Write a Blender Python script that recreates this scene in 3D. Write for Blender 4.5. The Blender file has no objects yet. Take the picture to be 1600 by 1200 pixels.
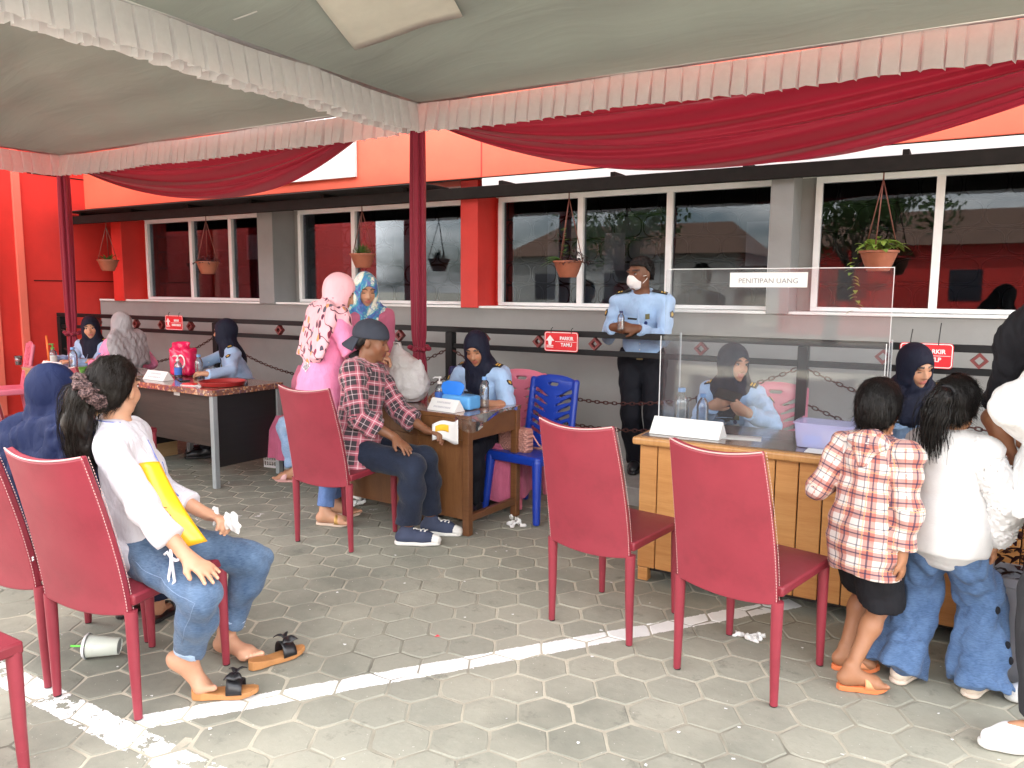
import bpy, math, random
import numpy as np
from math import sin, cos, pi, radians, sqrt, atan2
from mathutils import Matrix, Vector

# ------------------------------------------------------------------ camera, sky, sun, exposure
SC = bpy.context.scene
COL = SC.collection
random.seed(7)
RNG = np.random.default_rng(7)

cam_d = bpy.data.cameras.new('camera')
cam = bpy.data.objects.new('camera', cam_d)
COL.objects.link(cam)
cam_d.sensor_width = 36.0
cam_d.lens = 27.0
cam_d.clip_start = 0.05
cam_d.clip_end = 3000.0
cam.location = (0.0, 0.0, 1.52)
cam.rotation_euler = (Matrix.Rotation(radians(30.3), 3, 'Z') @ Matrix.Rotation(radians(90 - 6.9), 3, 'X')
                      @ Matrix.Rotation(radians(0.4), 3, 'Z')).to_euler()
SC.camera = cam

SUN_EL, SUN_AZ = 58.0, 25.0          # elevation, and azimuth clockwise from +Y: the sun stands behind the building
world = bpy.data.worlds.new('World')
SC.world = world
world.use_nodes = True
wn, wl = world.node_tree.nodes, world.node_tree.links
wn.clear()
w_out = wn.new('ShaderNodeOutputWorld')
w_bg = wn.new('ShaderNodeBackground')
w_sky = wn.new('ShaderNodeTexSky')
w_sky.sky_type = 'NISHITA'
w_sky.sun_disc = False
w_sky.sun_elevation = radians(SUN_EL)
w_sky.sun_rotation = radians(SUN_AZ)
w_sky.dust_density = 2.5
w_sky.air_density = 1.0
w_sky.ozone_density = 0.6
# broken white cloud over the whole dome
w_tc = wn.new('ShaderNodeTexCoord')
w_map = wn.new('ShaderNodeMapping')
w_map.inputs['Scale'].default_value = (1.0, 1.0, 2.2)
w_noise = wn.new('ShaderNodeTexNoise')
w_noise.inputs['Scale'].default_value = 2.6
w_noise.inputs['Detail'].default_value = 7.0
w_noise.inputs['Roughness'].default_value = 0.58
w_ramp = wn.new('ShaderNodeValToRGB')
w_ramp.color_ramp.elements[0].position = 0.40
w_ramp.color_ramp.elements[0].color = (0, 0, 0, 1)
w_ramp.color_ramp.elements[1].position = 0.58
w_ramp.color_ramp.elements[1].color = (1, 1, 1, 1)
w_mix = wn.new('ShaderNodeMixRGB')
w_mix.inputs['Color2'].default_value = (13.6, 13.0, 12.2, 1)
wl.new(w_tc.outputs['Generated'], w_map.inputs['Vector'])
wl.new(w_map.outputs['Vector'], w_noise.inputs['Vector'])
wl.new(w_noise.outputs['Fac'], w_ramp.inputs['Fac'])
wl.new(w_ramp.outputs['Color'], w_mix.inputs['Fac'])
wl.new(w_sky.outputs['Color'], w_mix.inputs['Color1'])
wl.new(w_mix.outputs['Color'], w_bg.inputs['Color'])
w_bg.inputs['Strength'].default_value = 0.15
wl.new(w_bg.outputs['Background'], w_out.inputs['Surface'])

sun_d = bpy.data.lights.new('sun', 'SUN')
sun_d.energy = 3.5
sun_d.angle = radians(0.6)
sun_d.color = (1.0, 0.95, 0.88)
sun = bpy.data.objects.new('sun', sun_d)
COL.objects.link(sun)
sdir = Vector((sin(radians(SUN_AZ)) * cos(radians(SUN_EL)), cos(radians(SUN_AZ)) * cos(radians(SUN_EL)), sin(radians(SUN_EL))))
sun.rotation_euler = sdir.to_track_quat('Z', 'Y').to_euler()
sun.location = (0, 0, 30)

SC.view_settings.view_transform = 'Standard'
SC.view_settings.look = 'None'
SC.view_settings.gamma = 1.0
SC.view_settings.use_curve_mapping = False
SC.view_settings.exposure = 2.25
SC.cycles.max_bounces = 9
SC.cycles.diffuse_bounces = 5
SC.cycles.transparent_max_bounces = 14
SC.cycles.caustics_reflective = False
SC.cycles.caustics_refractive = False
SC.cycles.sample_clamp_indirect = 6.0
SC.cycles.use_denoising = True

# ------------------------------------------------------------------ naming helpers
def tag(o, label=None, cat=None, group=None, kind=None):
    if label: o['label'] = label
    if cat: o['category'] = cat
    if group: o['group'] = group
    if kind: o['kind'] = kind
    return o

def empty(name, loc=(0, 0, 0), rz=0.0, label=None, cat=None, group=None):
    o = bpy.data.objects.new(name, None)
    COL.objects.link(o)
    o.location = loc
    o.rotation_euler = (0, 0, rz)
    o.empty_display_size = 0.1
    return tag(o, label, cat, group)

def link_mesh(name, me, mat=None, parent=None):
    o = bpy.data.objects.new(name, me)
    COL.objects.link(o)
    if mat is not None and len(me.materials) == 0:
        me.materials.append(mat)
    if parent is not None:
        o.parent = parent
    return o

def copy_tree(o, parent=None):
    c = o.copy()
    COL.objects.link(c)
    c.parent = parent
    for ch in list(o.children):
        copy_tree(ch, c)
    return c

# ------------------------------------------------------------------ materials
def srgb(r, g, b):
    def f(c):
        c /= 255.0
        return c / 12.92 if c <= 0.04045 else ((c + 0.055) / 1.055) ** 2.4
    return (f(r), f(g), f(b))

MATS = {}
class Nodes:
    """thin wrapper to write node trees tersely"""
    def __init__(s, name):
        s.m = bpy.data.materials.new(name)
        s.m.use_nodes = True
        s.t = s.m.node_tree
        s.n = s.t.nodes
        s.bsdf = s.n['Principled BSDF']
        s.out = s.n['Material Output']
    def new(s, typ, **kw):
        nd = s.n.new('ShaderNode' + typ)
        for k, v in kw.items():
            if hasattr(nd, k) and k not in ('inputs',):
                try:
                    setattr(nd, k, v); continue
                except Exception:
                    pass
            key = k.replace('_', ' ')
            for i in nd.inputs:
                if i.name == key:
                    s.put(i, v); break
        return nd
    def put(s, inp, v):
        if isinstance(v, bpy.types.NodeSocket):
            s.t.links.new(v, inp)
        elif isinstance(v, bpy.types.Node):
            s.t.links.new(v.outputs[0], inp)
        else:
            if hasattr(inp.default_value, '__len__') and not isinstance(v, str):
                v = tuple(v)
                if len(inp.default_value) == 4 and len(v) == 3: v = v + (1.0,)
            inp.default_value = v
    def math(s, op, a, b=None, c=None, clamp=False):
        nd = s.n.new('ShaderNodeMath'); nd.operation = op; nd.use_clamp = clamp
        s.put(nd.inputs[0], a)
        if b is not None: s.put(nd.inputs[1], b)
        if c is not None: s.put(nd.inputs[2], c)
        return nd.outputs[0]
    def mix(s, fac, a, b, blend='MIX'):
        nd = s.n.new('ShaderNodeMixRGB'); nd.blend_type = blend
        s.put(nd.inputs[0], fac); s.put(nd.inputs[1], a); s.put(nd.inputs[2], b)
        return nd.outputs[0]
    def ramp(s, fac, stops, interp='LINEAR'):
        nd = s.n.new('ShaderNodeValToRGB')
        cr = nd.color_ramp; cr.interpolation = interp
        while len(cr.elements) < len(stops): cr.elements.new(0.5)
        for e, (p, c) in zip(cr.elements, stops):
            e.position = p
            e.color = tuple(c) + ((1.0,) if len(c) == 3 else ())
        s.put(nd.inputs[0], fac)
        return nd.outputs[0]
    def noise(s, scale, detail=4.0, rough=0.55, vec=None, out='Fac', dist=0.0):
        nd = s.n.new('ShaderNodeTexNoise')
        nd.inputs['Scale'].default_value = scale
        nd.inputs['Detail'].default_value = detail
        nd.inputs['Roughness'].default_value = rough
        nd.inputs['Distortion'].default_value = dist
        s.put(nd.inputs['Vector'], vec if vec is not None else s.coord())
        return nd.outputs[out]
    def coord(s, which='Object'):
        if not hasattr(s, '_tc'): s._tc = s.n.new('ShaderNodeTexCoord')
        return s._tc.outputs[which]
    def mapping(s, vec, scale=(1, 1, 1), rot=(0, 0, 0), loc=(0, 0, 0)):
        nd = s.n.new('ShaderNodeMapping')
        s.put(nd.inputs['Vector'], vec)
        nd.inputs['Scale'].default_value = scale
        nd.inputs['Rotation'].default_value = rot
        nd.inputs['Location'].default_value = loc
        return nd.outputs[0]
    def sep(s, vec):
        nd = s.n.new('ShaderNodeSeparateXYZ'); s.put(nd.inputs[0], vec)
        return nd.outputs
    def bump(s, h, strength=0.3, dist=0.01, normal=None):
        nd = s.n.new('ShaderNodeBump')
        nd.inputs['Strength'].default_value = strength
        nd.inputs['Distance'].default_value = dist
        s.put(nd.inputs['Height'], h)
        if normal is not None: s.put(nd.inputs['Normal'], normal)
        s.t.links.new(nd.outputs[0], s.bsdf.inputs['Normal'])
        return nd.outputs[0]
    def set(s, **kw):
        for k, v in kw.items():
            s.put(s.bsdf.inputs[k.replace('_', ' ')], v)
        return s

def mat(name, col, rough=0.6, var=0.12, vscale=6.0, bump=0.0, bscale=40.0, metal=0.0, spec=0.5, coat=0.0,
        sheen=0.0, trans=0.0, dirt=0.0, bdist=0.01, sss=0.0):
    if name in MATS: return MATS[name]
    N = Nodes(name)
    c = col
    if var > 0:
        nz = N.noise(vscale, 5.0, 0.6)
        c = N.mix(N.ramp(nz, [(0.3, (0, 0, 0)), (0.7, (1, 1, 1))]), [max(0, x * (1 - var)) for x in col], [min(1, x * (1 + var)) for x in col])
    if dirt > 0:
        nz2 = N.noise(2.3, 6.0, 0.7)
        c = N.mix(N.math('MULTIPLY', N.ramp(nz2, [(0.5, (0, 0, 0)), (0.75, (1, 1, 1))]), dirt), c, [x * 0.45 for x in col])
    N.set(Base_Color=c, Metallic=metal, Specular_IOR_Level=spec)
    r = N.noise(vscale * 2.3, 3.0)
    N.set(Roughness=N.math('MULTIPLY_ADD', r, 0.2, rough - 0.1, clamp=True))
    if coat: N.set(Coat_Weight=coat, Coat_Roughness=0.1)
    if sheen: N.set(Sheen_Weight=sheen)
    if sss: N.set(Subsurface_Weight=sss, Subsurface_Radius=(0.012, 0.005, 0.003), Subsurface_Scale=1.0)
    if bump > 0:
        N.bump(N.noise(bscale, 4.0, 0.6), bump, bdist)
    MATS[name] = N.m
    return N.m

# ------------------------------------------------------------------ mesh builder
class MB:
    def __init__(s):
        s.v, s.f = [], []
    def add(s, vs, fs):
        o = len(s.v)
        s.v.extend([tuple(map(float, p)) for p in vs])
        s.f.extend([tuple(i + o for i in f) for f in fs])
        return s
    def box(s, c, d, rot=None):
        x, y, z = [k / 2 for k in d]
        P = [(-x, -y, -z), (x, -y, -z), (x, y, -z), (-x, y, -z), (-x, -y, z), (x, -y, z), (x, y, z), (-x, y, z)]
        if rot is not None:
            R = Matrix.Rotation(rot, 3, 'Z') if isinstance(rot, (int, float)) else rot
            P = [R @ Vector(p) for p in P]
        return s.add([(p[0] + c[0], p[1] + c[1], p[2] + c[2]) for p in P],
                     [(0, 3, 2, 1), (4, 5, 6, 7), (0, 1, 5, 4), (1, 2, 6, 5), (2, 3, 7, 6), (3, 0, 4, 7)])
    def b2(s, a, b):
        return s.box([(i + j) / 2 for i, j in zip(a, b)], [abs(i - j) for i, j in zip(a, b)])
    def tube(s, path, r, n=8, cap=True, up=(0, 0, 1), flat=1.0, closed=False):
        P = [Vector(p) for p in path]
        m = len(P)
        R = [r] * m if isinstance(r, (int, float)) else list(r)
        rings = []
        pn = None
        for i in range(m):
            if closed: t = P[(i + 1) % m] - P[i - 1]
            else: t = P[min(i + 1, m - 1)] - P[max(i - 1, 0)]
            t.normalize()
            if pn is None:
                u = Vector(up)
                if abs(u.dot(t)) > 0.95: u = Vector((1, 0, 0))
                a = t.cross(u).normalized()
            else:
                a = (pn - t * pn.dot(t)).normalized()
            pn = a
            b = t.cross(a)
            rings.append([P[i] + (a * cos(2 * pi * k / n) + b * sin(2 * pi * k / n) * flat) * R[i] for k in range(n)])
        vs = [p for q in rings for p in q]
        fs = []
        for i in range(m if closed else m - 1):
            j = (i + 1) % m
            for k in range(n):
                fs.append((i * n + k, i * n + (k + 1) % n, j * n + (k + 1) % n, j * n + k))
        if cap and not closed:
            fs.append(tuple(range(n - 1, -1, -1)))
            fs.append(tuple((m - 1) * n + k for k in range(n)))
        return s.add(vs, fs)
    def lathe(s, prof, c=(0, 0, 0), n=20, close=True):
        vs, fs = [], []
        for r, z in prof:
            for k in range(n):
                vs.append((c[0] + r * cos(2 * pi * k / n), c[1] + r * sin(2 * pi * k / n), c[2] + z))
        for i in range(len(prof) - 1):
            for k in range(n):
                fs.append((i * n + k, i * n + (k + 1) % n, (i + 1) * n + (k + 1) % n, (i + 1) * n + k))
        if close:
            fs.append(tuple(range(n - 1, -1, -1)))
            fs.append(tuple((len(prof) - 1) * n + k for k in range(n)))
        return s.add(vs, fs)
    def prism(s, poly, z0, z1, M=None):
        n = len(poly)
        vs = [(x, y, z0) for x, y in poly] + [(x, y, z1) for x, y in poly]
        if M is not None: vs = [M @ Vector(p) for p in vs]
        fs = [tuple(range(n - 1, -1, -1)), tuple(range(n, 2 * n))] + [(i, (i + 1) % n, n + (i + 1) % n, n + i) for i in range(n)]
        return s.add(vs, fs)
    def grid(s, fn, nu, nv, thick=0.0):
        """fn(u,v) -> point; thick extrudes along the averaged normal"""
        P = np.array([[fn(i / nu, j / nv) for j in range(nv + 1)] for i in range(nu + 1)], float)
        def idx(i, j): return i * (nv + 1) + j
        F = [(idx(i, j), idx(i + 1, j), idx(i + 1, j + 1), idx(i, j + 1)) for i in range(nu) for j in range(nv)]
        if thick == 0: return s.add(P.reshape(-1, 3), F)
        du = np.gradient(P, axis=0); dv = np.gradient(P, axis=1)
        nn = np.cross(du, dv); nn /= np.linalg.norm(nn, axis=2, keepdims=True) + 1e-12
        A = (P + nn * thick / 2).reshape(-1, 3); B = (P - nn * thick / 2).reshape(-1, 3)
        o = len(A)
        G = [tuple(reversed([k + o for k in f])) for f in F]
        E = []
        for i in range(nu):
            E.append((idx(i, 0), idx(i, 0) + o, idx(i + 1, 0) + o, idx(i + 1, 0)))
            E.append((idx(i + 1, nv), idx(i + 1, nv) + o, idx(i, nv) + o, idx(i, nv)))
        for j in range(nv):
            E.append((idx(0, j + 1), idx(0, j + 1) + o, idx(0, j) + o, idx(0, j)))
            E.append((idx(nu, j), idx(nu, j) + o, idx(nu, j + 1) + o, idx(nu, j + 1)))
        return s.add(np.vstack([A, B]), F + G + E)
    def ball(s, c, r, n=10, m=6, R=None):
        r = (r, r, r) if isinstance(r, (int, float)) else r
        vs = []; fs = []
        for i in range(m + 1):
            th = pi * i / m
            for k in range(n):
                p = Vector((r[0] * sin(th) * cos(2 * pi * k / n), r[1] * sin(th) * sin(2 * pi * k / n), r[2] * cos(th)))
                if R is not None: p = Matrix(R.tolist() if hasattr(R, 'tolist') else R) @ p
                vs.append((c[0] + p[0], c[1] + p[1], c[2] + p[2]))
        for i in range(m):
            for k in range(n):
                fs.append((i * n + k, (i + 1) * n + k, (i + 1) * n + (k + 1) % n, i * n + (k + 1) % n))
        return s.add(vs, fs)
    def mesh(s, name, smooth=False):
        me = bpy.data.meshes.new(name)
        me.from_pydata(s.v, [], s.f)
        if smooth: me.polygons.foreach_set('use_smooth', [True] * len(me.polygons))
        me.update()
        return me
    def build(s, name, m, parent=None, smooth=False, bevel=0.0, angle=None, seg=2):
        me = s.mesh(name, smooth)
        o = link_mesh(name, me, m, parent)
        if smooth and angle:
            try: me.set_sharp_from_angle(angle=radians(angle))
            except Exception: pass
        if bevel > 0:
            b = o.modifiers.new('bevel', 'BEVEL'); b.width = bevel; b.segments = seg; b.limit_method = 'ANGLE'; b.angle_limit = radians(40)
            b.harden_normals = False
        return o

def text_mesh(body, size, depth=0.0008, align='CENTER', bold=0.0, sx=1.0):
    cu = bpy.data.curves.new('lettering', 'FONT')
    cu.body = body; cu.size = size; cu.align_x = align; cu.align_y = 'CENTER'; cu.extrude = depth; cu.offset = bold
    cu.resolution_u = 3
    ob = bpy.data.objects.new('lettering_tmp', cu)
    COL.objects.link(ob)
    dg = bpy.context.evaluated_depsgraph_get()
    me = bpy.data.meshes.new_from_object(ob.evaluated_get(dg))
    bpy.data.objects.remove(ob); bpy.data.curves.remove(cu)
    me.transform(Matrix.Diagonal((sx, 1, 1, 1)))
    return me

def frame_matrix(o, x, y, z):
    return Matrix(((x[0], y[0], z[0], o[0]), (x[1], y[1], z[1], o[1]), (x[2], y[2], z[2], o[2]), (0, 0, 0, 1)))

# ------------------------------------------------------------------ signed-distance modelling for soft bodies and cloth
def nrm(v):
    v = np.asarray(v, float)
    return v / (np.linalg.norm(v) + 1e-12)
def vec(*a): return np.array(a, float)

class Sdf:
    def __init__(s):
        s.groups = []; s.carves = []; s.disp = None; s.kg = 0.012
    def group(s, k=0.02):
        s.groups.append((k, [])); return len(s.groups) - 1
    def cone(s, a, b, ra, rb=None, flat=1.0, fwd=None, cutA=None, cutB=None, v0=0.0, g=-1):
        a, b = np.asarray(a, float), np.asarray(b, float)
        ax = b - a; L = np.linalg.norm(ax) + 1e-9; ax = ax / L
        f = vec(0, 1, 0) if fwd is None else np.asarray(fwd, float)
        f = f - ax * f.dot(ax)
        if np.linalg.norm(f) < 1e-3:
            f = vec(1, 0, 0) - ax * ax[0]
        f = nrm(f); sd = np.cross(f, ax)
        s.groups[g][1].append(('c', a, ax, L, ra, ra if rb is None else rb, flat, f, sd, cutA, cutB, v0))
        return s
    def ell(s, c, r, R=None, g=-1):
        r = np.asarray((r, r, r) if isinstance(r, (int, float)) else r, float)
        s.groups[g][1].append(('e', np.asarray(c, float), r, np.eye(3) if R is None else np.asarray(R, float)))
        return s
    def rbox(s, c, half, rad, R=None, g=-1):
        s.groups[g][1].append(('b', np.asarray(c, float), np.asarray(half, float), rad, np.eye(3) if R is None else np.asarray(R, float)))
        return s
    def carve(s, kind, *a, k=0.008):
        s.carves.append((kind, a, k)); return s
    @staticmethod
    def prim(p, P):
        if p[0] == 'c':
            _, a, ax, L, ra, rb, flat, f, sd, cA, cB, v0 = p
            q = P - a.astype(P.dtype)
            t = q @ ax.astype(P.dtype)
            tc = np.clip(t, 0, L)
            qs = q @ sd.astype(P.dtype); qf = (q @ f.astype(P.dtype)) / flat; qa = t - tc
            d = np.sqrt(qs * qs + qf * qf + qa * qa) - (ra + (rb - ra) * (tc / L))
            if cA is not None: d = np.maximum(d, -(t - cA))
            if cB is not None: d = np.maximum(d, t - (L + cB))
            return d
        if p[0] == 'e':
            q = ((P - p[1].astype(P.dtype)) @ p[3].astype(P.dtype))
            r = p[2].astype(P.dtype)
            k0 = np.sqrt(((q / r) ** 2).sum(1)); k1 = np.sqrt(((q / (r * r)) ** 2).sum(1)) + 1e-9
            return k0 * (k0 - 1) / k1
        if p[0] == 'b':
            q = np.abs((P - p[1].astype(P.dtype)) @ p[4].astype(P.dtype)) - (p[2] - p[3]).astype(P.dtype)
            return np.sqrt((np.maximum(q, 0) ** 2).sum(1)) + np.minimum(q.max(1), 0) - p[3]
    def eval(s, P):
        D = None
        for k, prims in s.groups:
            d = None
            for p in prims:
                e = s.prim(p, P)
                if d is None: d = e
                else:
                    h = np.maximum(k - np.abs(d - e), 0) / k
                    d = np.minimum(d, e) - h * h * k * 0.25
            if D is None: D = d
            elif d is not None:
                h = np.maximum(s.kg - np.abs(D - d), 0) / s.kg
                D = np.minimum(D, d) - h * h * s.kg * 0.25
        if s.disp is not None: D = D + s.disp(P)
        for kind, a, k in s.carves:
            if kind == 'e':
                c = s.prim(('e', np.asarray(a[0], float), np.asarray(a[1], float), np.eye(3) if len(a) < 3 else a[2]), P)
            elif kind == 'c':
                t = Sdf(); t.group(); t.cone(*a); c = s.prim(t.groups[0][1][0], P)
            elif kind == 'h':      # half space: point, outward normal; removes the side the normal points to
                c = -((P - np.asarray(a[0], P.dtype)) @ nrm(a[1]).astype(P.dtype))
            elif kind == 'f':
                c = a[0](P)
            c = -c
            h = np.maximum(k - np.abs(D - c), 0) / k
            D = np.maximum(D, c) + h * h * k * 0.25
        return D
    def bounds(s):
        lo, hi = np.full(3, 1e9), np.full(3, -1e9)
        for k, prims in s.groups:
            for p in prims:
                if p[0] == 'c':
                    r = max(p[4], p[5]) * max(1, p[6]); b = p[1] + p[2] * p[3]
                    lo = np.minimum(lo, np.minimum(p[1], b) - r); hi = np.maximum(hi, np.maximum(p[1], b) + r)
                else:
                    r = np.linalg.norm(p[2]) if p[0] == 'b' else p[2].max()
                    lo = np.minimum(lo, p[1] - r); hi = np.maximum(hi, p[1] + r)
        return lo - 0.02, hi + 0.02
    def polygonise(s, h):
        lo, hi = s.bounds()
        F = 4
        nc = np.ceil((hi - lo) / (h * F)).astype(int) + 1
        ax = [lo[i] + (np.arange(nc[i]) + 0.5) * h * F - 0.5 * h for i in range(3)]
        P = np.stack(np.meshgrid(*ax, indexing='ij'), -1).reshape(-1, 3).astype(np.float32)
        dc = s.eval(P).reshape(nc)
        V = np.repeat(np.repeat(np.repeat(dc, F, 0), F, 1), F, 2).astype(np.float32)
        idx = np.argwhere(np.abs(dc) < h * F * 1.5)
        off = np.stack(np.meshgrid(*[np.arange(F)] * 3, indexing='ij'), -1).reshape(-1, 3)
        full = (idx[:, None, :] * F + off[None]).reshape(-1, 3)
        pts = (lo + full * h).astype(np.float32)
        V[full[:, 0], full[:, 1], full[:, 2]] = s.eval(pts)
        return surface_nets(V, lo, h)

def surface_nets(V, lo, h):
    S = V < 0
    n = V.shape
    c = np.zeros([k - 1 for k in n], np.int8)
    for dx in (0, 1):
        for dy in (0, 1):
            for dz in (0, 1):
                c += S[dx:n[0] - 1 + dx, dy:n[1] - 1 + dy, dz:n[2] - 1 + dz]
    act = np.argwhere((c > 0) & (c < 8))
    ids = np.full([k - 1 for k in n], -1, np.int32)
    ids[act[:, 0], act[:, 1], act[:, 2]] = np.arange(len(act))
    cor = np.array([(i, j, k) for i in (0, 1) for j in (0, 1) for k in (0, 1)])
    cv = np.stack([V[act[:, 0] + a, act[:, 1] + b, act[:, 2] + d] for a, b, d in cor], 1)
    acc = np.zeros((len(act), 3)); cnt = np.zeros(len(act))
    for i in range(8):
        for j in range(i + 1, 8):
            if np.abs(cor[i] - cor[j]).sum() != 1: continue
            x, y = cv[:, i], cv[:, j]
            m = (x < 0) != (y < 0)
            t = np.where(m, x / np.where(m, x - y, 1), 0)
            acc += m[:, None] * (cor[i] + t[:, None] * (cor[j] - cor[i])); cnt += m
    pos = lo + (act + acc / cnt[:, None]) * h
    quads = []
    for a in range(3):
        b, d = (a + 1) % 3, (a + 2) % 3
        sl0 = [slice(None)] * 3; sl1 = [slice(None)] * 3
        sl0[a] = slice(0, n[a] - 1); sl1[a] = slice(1, n[a])
        ch = S[tuple(sl0)] != S[tuple(sl1)]
        e = np.argwhere(ch)
        e = e[(e[:, b] > 0) & (e[:, d] > 0) & (e[:, b] < n[b] - 1) & (e[:, d] < n[d] - 1)]
        ins = S[tuple(e.T)]
        q = []
        for (ob, od) in ((0, 0), (-1, 0), (-1, -1), (0, -1)):
            f = e.copy(); f[:, b] += ob; f[:, d] += od
            q.append(ids[f[:, 0], f[:, 1], f[:, 2]])
        q = np.stack(q, 1)
        q[~ins] = q[~ins][:, ::-1]
        quads.append(q)
    Q = np.vstack(quads)
    Q = Q[(Q >= 0).all(1)]
    return pos, Q

def smooth_pos(pos, Q, it=1, lam=0.5):
    E = np.vstack([Q[:, [0, 1]], Q[:, [1, 2]], Q[:, [2, 3]], Q[:, [3, 0]]])
    i, j = np.concatenate([E[:, 0], E[:, 1]]), np.concatenate([E[:, 1], E[:, 0]])
    n = len(pos); c = np.maximum(np.bincount(i, minlength=n), 1)
    for _ in range(it):
        a = np.stack([np.bincount(i, weights=pos[j, k], minlength=n) for k in range(3)], 1)
        pos = pos + lam * (a / c[:, None] - pos)
    return pos

def np_mesh(name, pos, Q):
    me = bpy.data.meshes.new(name)
    nv, nf = len(pos), len(Q)
    me.vertices.add(nv); me.vertices.foreach_set('co', np.asarray(pos, np.float32).ravel())
    me.loops.add(nf * 4); me.loops.foreach_set('vertex_index', np.asarray(Q, np.int32).ravel())
    me.polygons.add(nf)
    me.polygons.foreach_set('loop_start', np.arange(nf, dtype=np.int32) * 4)
    me.polygons.foreach_set('use_smooth', np.ones(nf, bool))
    me.update(calc_edges=True)
    return me

def sdf_object(name, s, h, m, parent, origin=(0, 0, 0), colfn=None, uv=False, smooth=1):
    pos, Q = s.polygonise(h)
    if smooth: pos = smooth_pos(pos, Q, smooth)
    me = np_mesh(name, pos - np.asarray(origin, float), Q)
    if colfn is not None:
        c = np.ones((len(pos), 4), np.float32); c[:, :3] = colfn(pos)
        at = me.color_attributes.new('col', 'FLOAT_COLOR', 'POINT')
        at.data.foreach_set('color', c.ravel())
    if uv:
        prims = [p for k, g in s.groups for p in g if p[0] == 'c']
        cen = pos[Q].mean(1)
        best = np.full(len(Q), 1e9); bi = np.zeros(len(Q), int)
        for i, p in enumerate(prims):
            d = Sdf.prim(p, cen)
            w = d < best; best[w] = d[w]; bi[w] = i
        UV = np.zeros((len(Q), 4, 2))
        for i, p in enumerate(prims):
            w = np.where(bi == i)[0]
            if not len(w): continue
            q = pos[Q[w]] - p[1]
            t = q @ p[2]; x = q @ p[8]; y = q @ p[7] / p[6]
            ang = np.arctan2(x, y)
            c0 = np.arctan2(x.mean(1), y.mean(1))[:, None]
            ang = c0 + (ang - c0 + pi) % (2 * pi) - pi
            UV[w, :, 0] = ang * (0.115 if (p[4] + p[5]) > 0.19 else (p[4] + p[5]) / 2)
            UV[w, :, 1] = p[11] + t
        l = me.uv_layers.new(name='UVMap')
        l.data.foreach_set('uv', UV.astype(np.float32).ravel())
    return link_mesh(name, me, m, parent)

def wrinkles(amp, freq, seed, stretch=(1, 1, 1)):
    r = np.random.default_rng(seed)
    n = 5
    D = r.normal(size=(n, 3)) * np.asarray(stretch); D = D / np.linalg.norm(D, axis=1)[:, None]
    W = r.normal(size=(n, 3)); W = W / np.linalg.norm(W, axis=1)[:, None]
    fr = freq * r.uniform(0.6, 1.5, n); ph = r.uniform(0, 6.28, n); ph2 = r.uniform(0, 6.28, n)
    def f(P):
        o = 0
        for i in range(n):
            q = np.sin((P @ D[i].astype(P.dtype)) * fr[i] * 0.72 + ph[i] + 1.3 * np.sin((P @ W[i].astype(P.dtype)) * freq * 0.38 + ph2[i]))
            o = o + (0.62 - np.abs(q)) * (1.15 if i < 2 else 0.8)
        return (o * (amp / 0.72)).astype(P.dtype)
    return f

from mathutils.bvhtree import BVHTree
def bvh_of(o):
    me = o.data
    return BVHTree.FromPolygons([v.co for v in me.vertices], [tuple(p.vertices) for p in me.polygons])
def snapped(bvh, p, lift=0.001):
    loc, nn, _, _ = bvh.find_nearest(Vector(p))
    return np.array(loc) + np.array(nn) * lift, np.array(nn)
def scribble(parent, o, x, y, w, h, seed, m, name='scribble', n=9, r=0.0011, bvh=None):
    """a line of small pen strokes, too rough to read"""
    rr = random.Random(seed); mb = MB()
    o, x, y = np.asarray(o, float), np.asarray(x, float), np.asarray(y, float)
    for i in range(n):
        cx = w * (i + 0.5) / n - w / 2
        pts = [o + x * (cx + rr.uniform(-0.4, 0.4) * w / n) + y * rr.uniform(-0.5, 0.5) * h for _ in range(rr.choice((3, 4)))]
        if bvh is not None: pts = [snapped(bvh, p, r * 0.6)[0] for p in pts]
        mb.tube(pts, r, 4)
    return mb.build(name, m, parent, True)

def ik(a, t, l1, l2, pole):
    a, t = np.asarray(a, float), np.asarray(t, float)
    d = t - a; L = np.linalg.norm(d)
    u = d / (L + 1e-9)
    Lc = min(max(L, abs(l1 - l2) + 0.02), (l1 + l2) * 0.995)
    t = a + u * Lc
    x = (l1 * l1 - l2 * l2 + Lc * Lc) / (2 * Lc)
    hgt = sqrt(max(l1 * l1 - x * x, 0))
    pl = np.asarray(pole, float); pl = pl - u * pl.dot(u); pl = nrm(pl)
    return a + u * x + pl * hgt, t

# ------------------------------------------------------------------ people
def skin_material():
    N = Nodes('skin')
    a = N.new('Attribute'); a.attribute_name = 'col'
    nz = N.noise(60.0, 4.0)
    c = N.mix(0.35, a.outputs['Color'], N.mix(nz, (0.75, 0.62, 0.55), (1.12, 1.05, 1.0)), 'MULTIPLY')
    N.set(Base_Color=c, Roughness=0.48, Specular_IOR_Level=0.4, Subsurface_Weight=0.12, Subsurface_Radius=(0.012, 0.004, 0.002), Subsurface_Scale=1.0)
    N.bump(N.noise(220.0, 3.0), 0.12, 0.002)
    return N.m
SKIN = skin_material()

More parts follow.
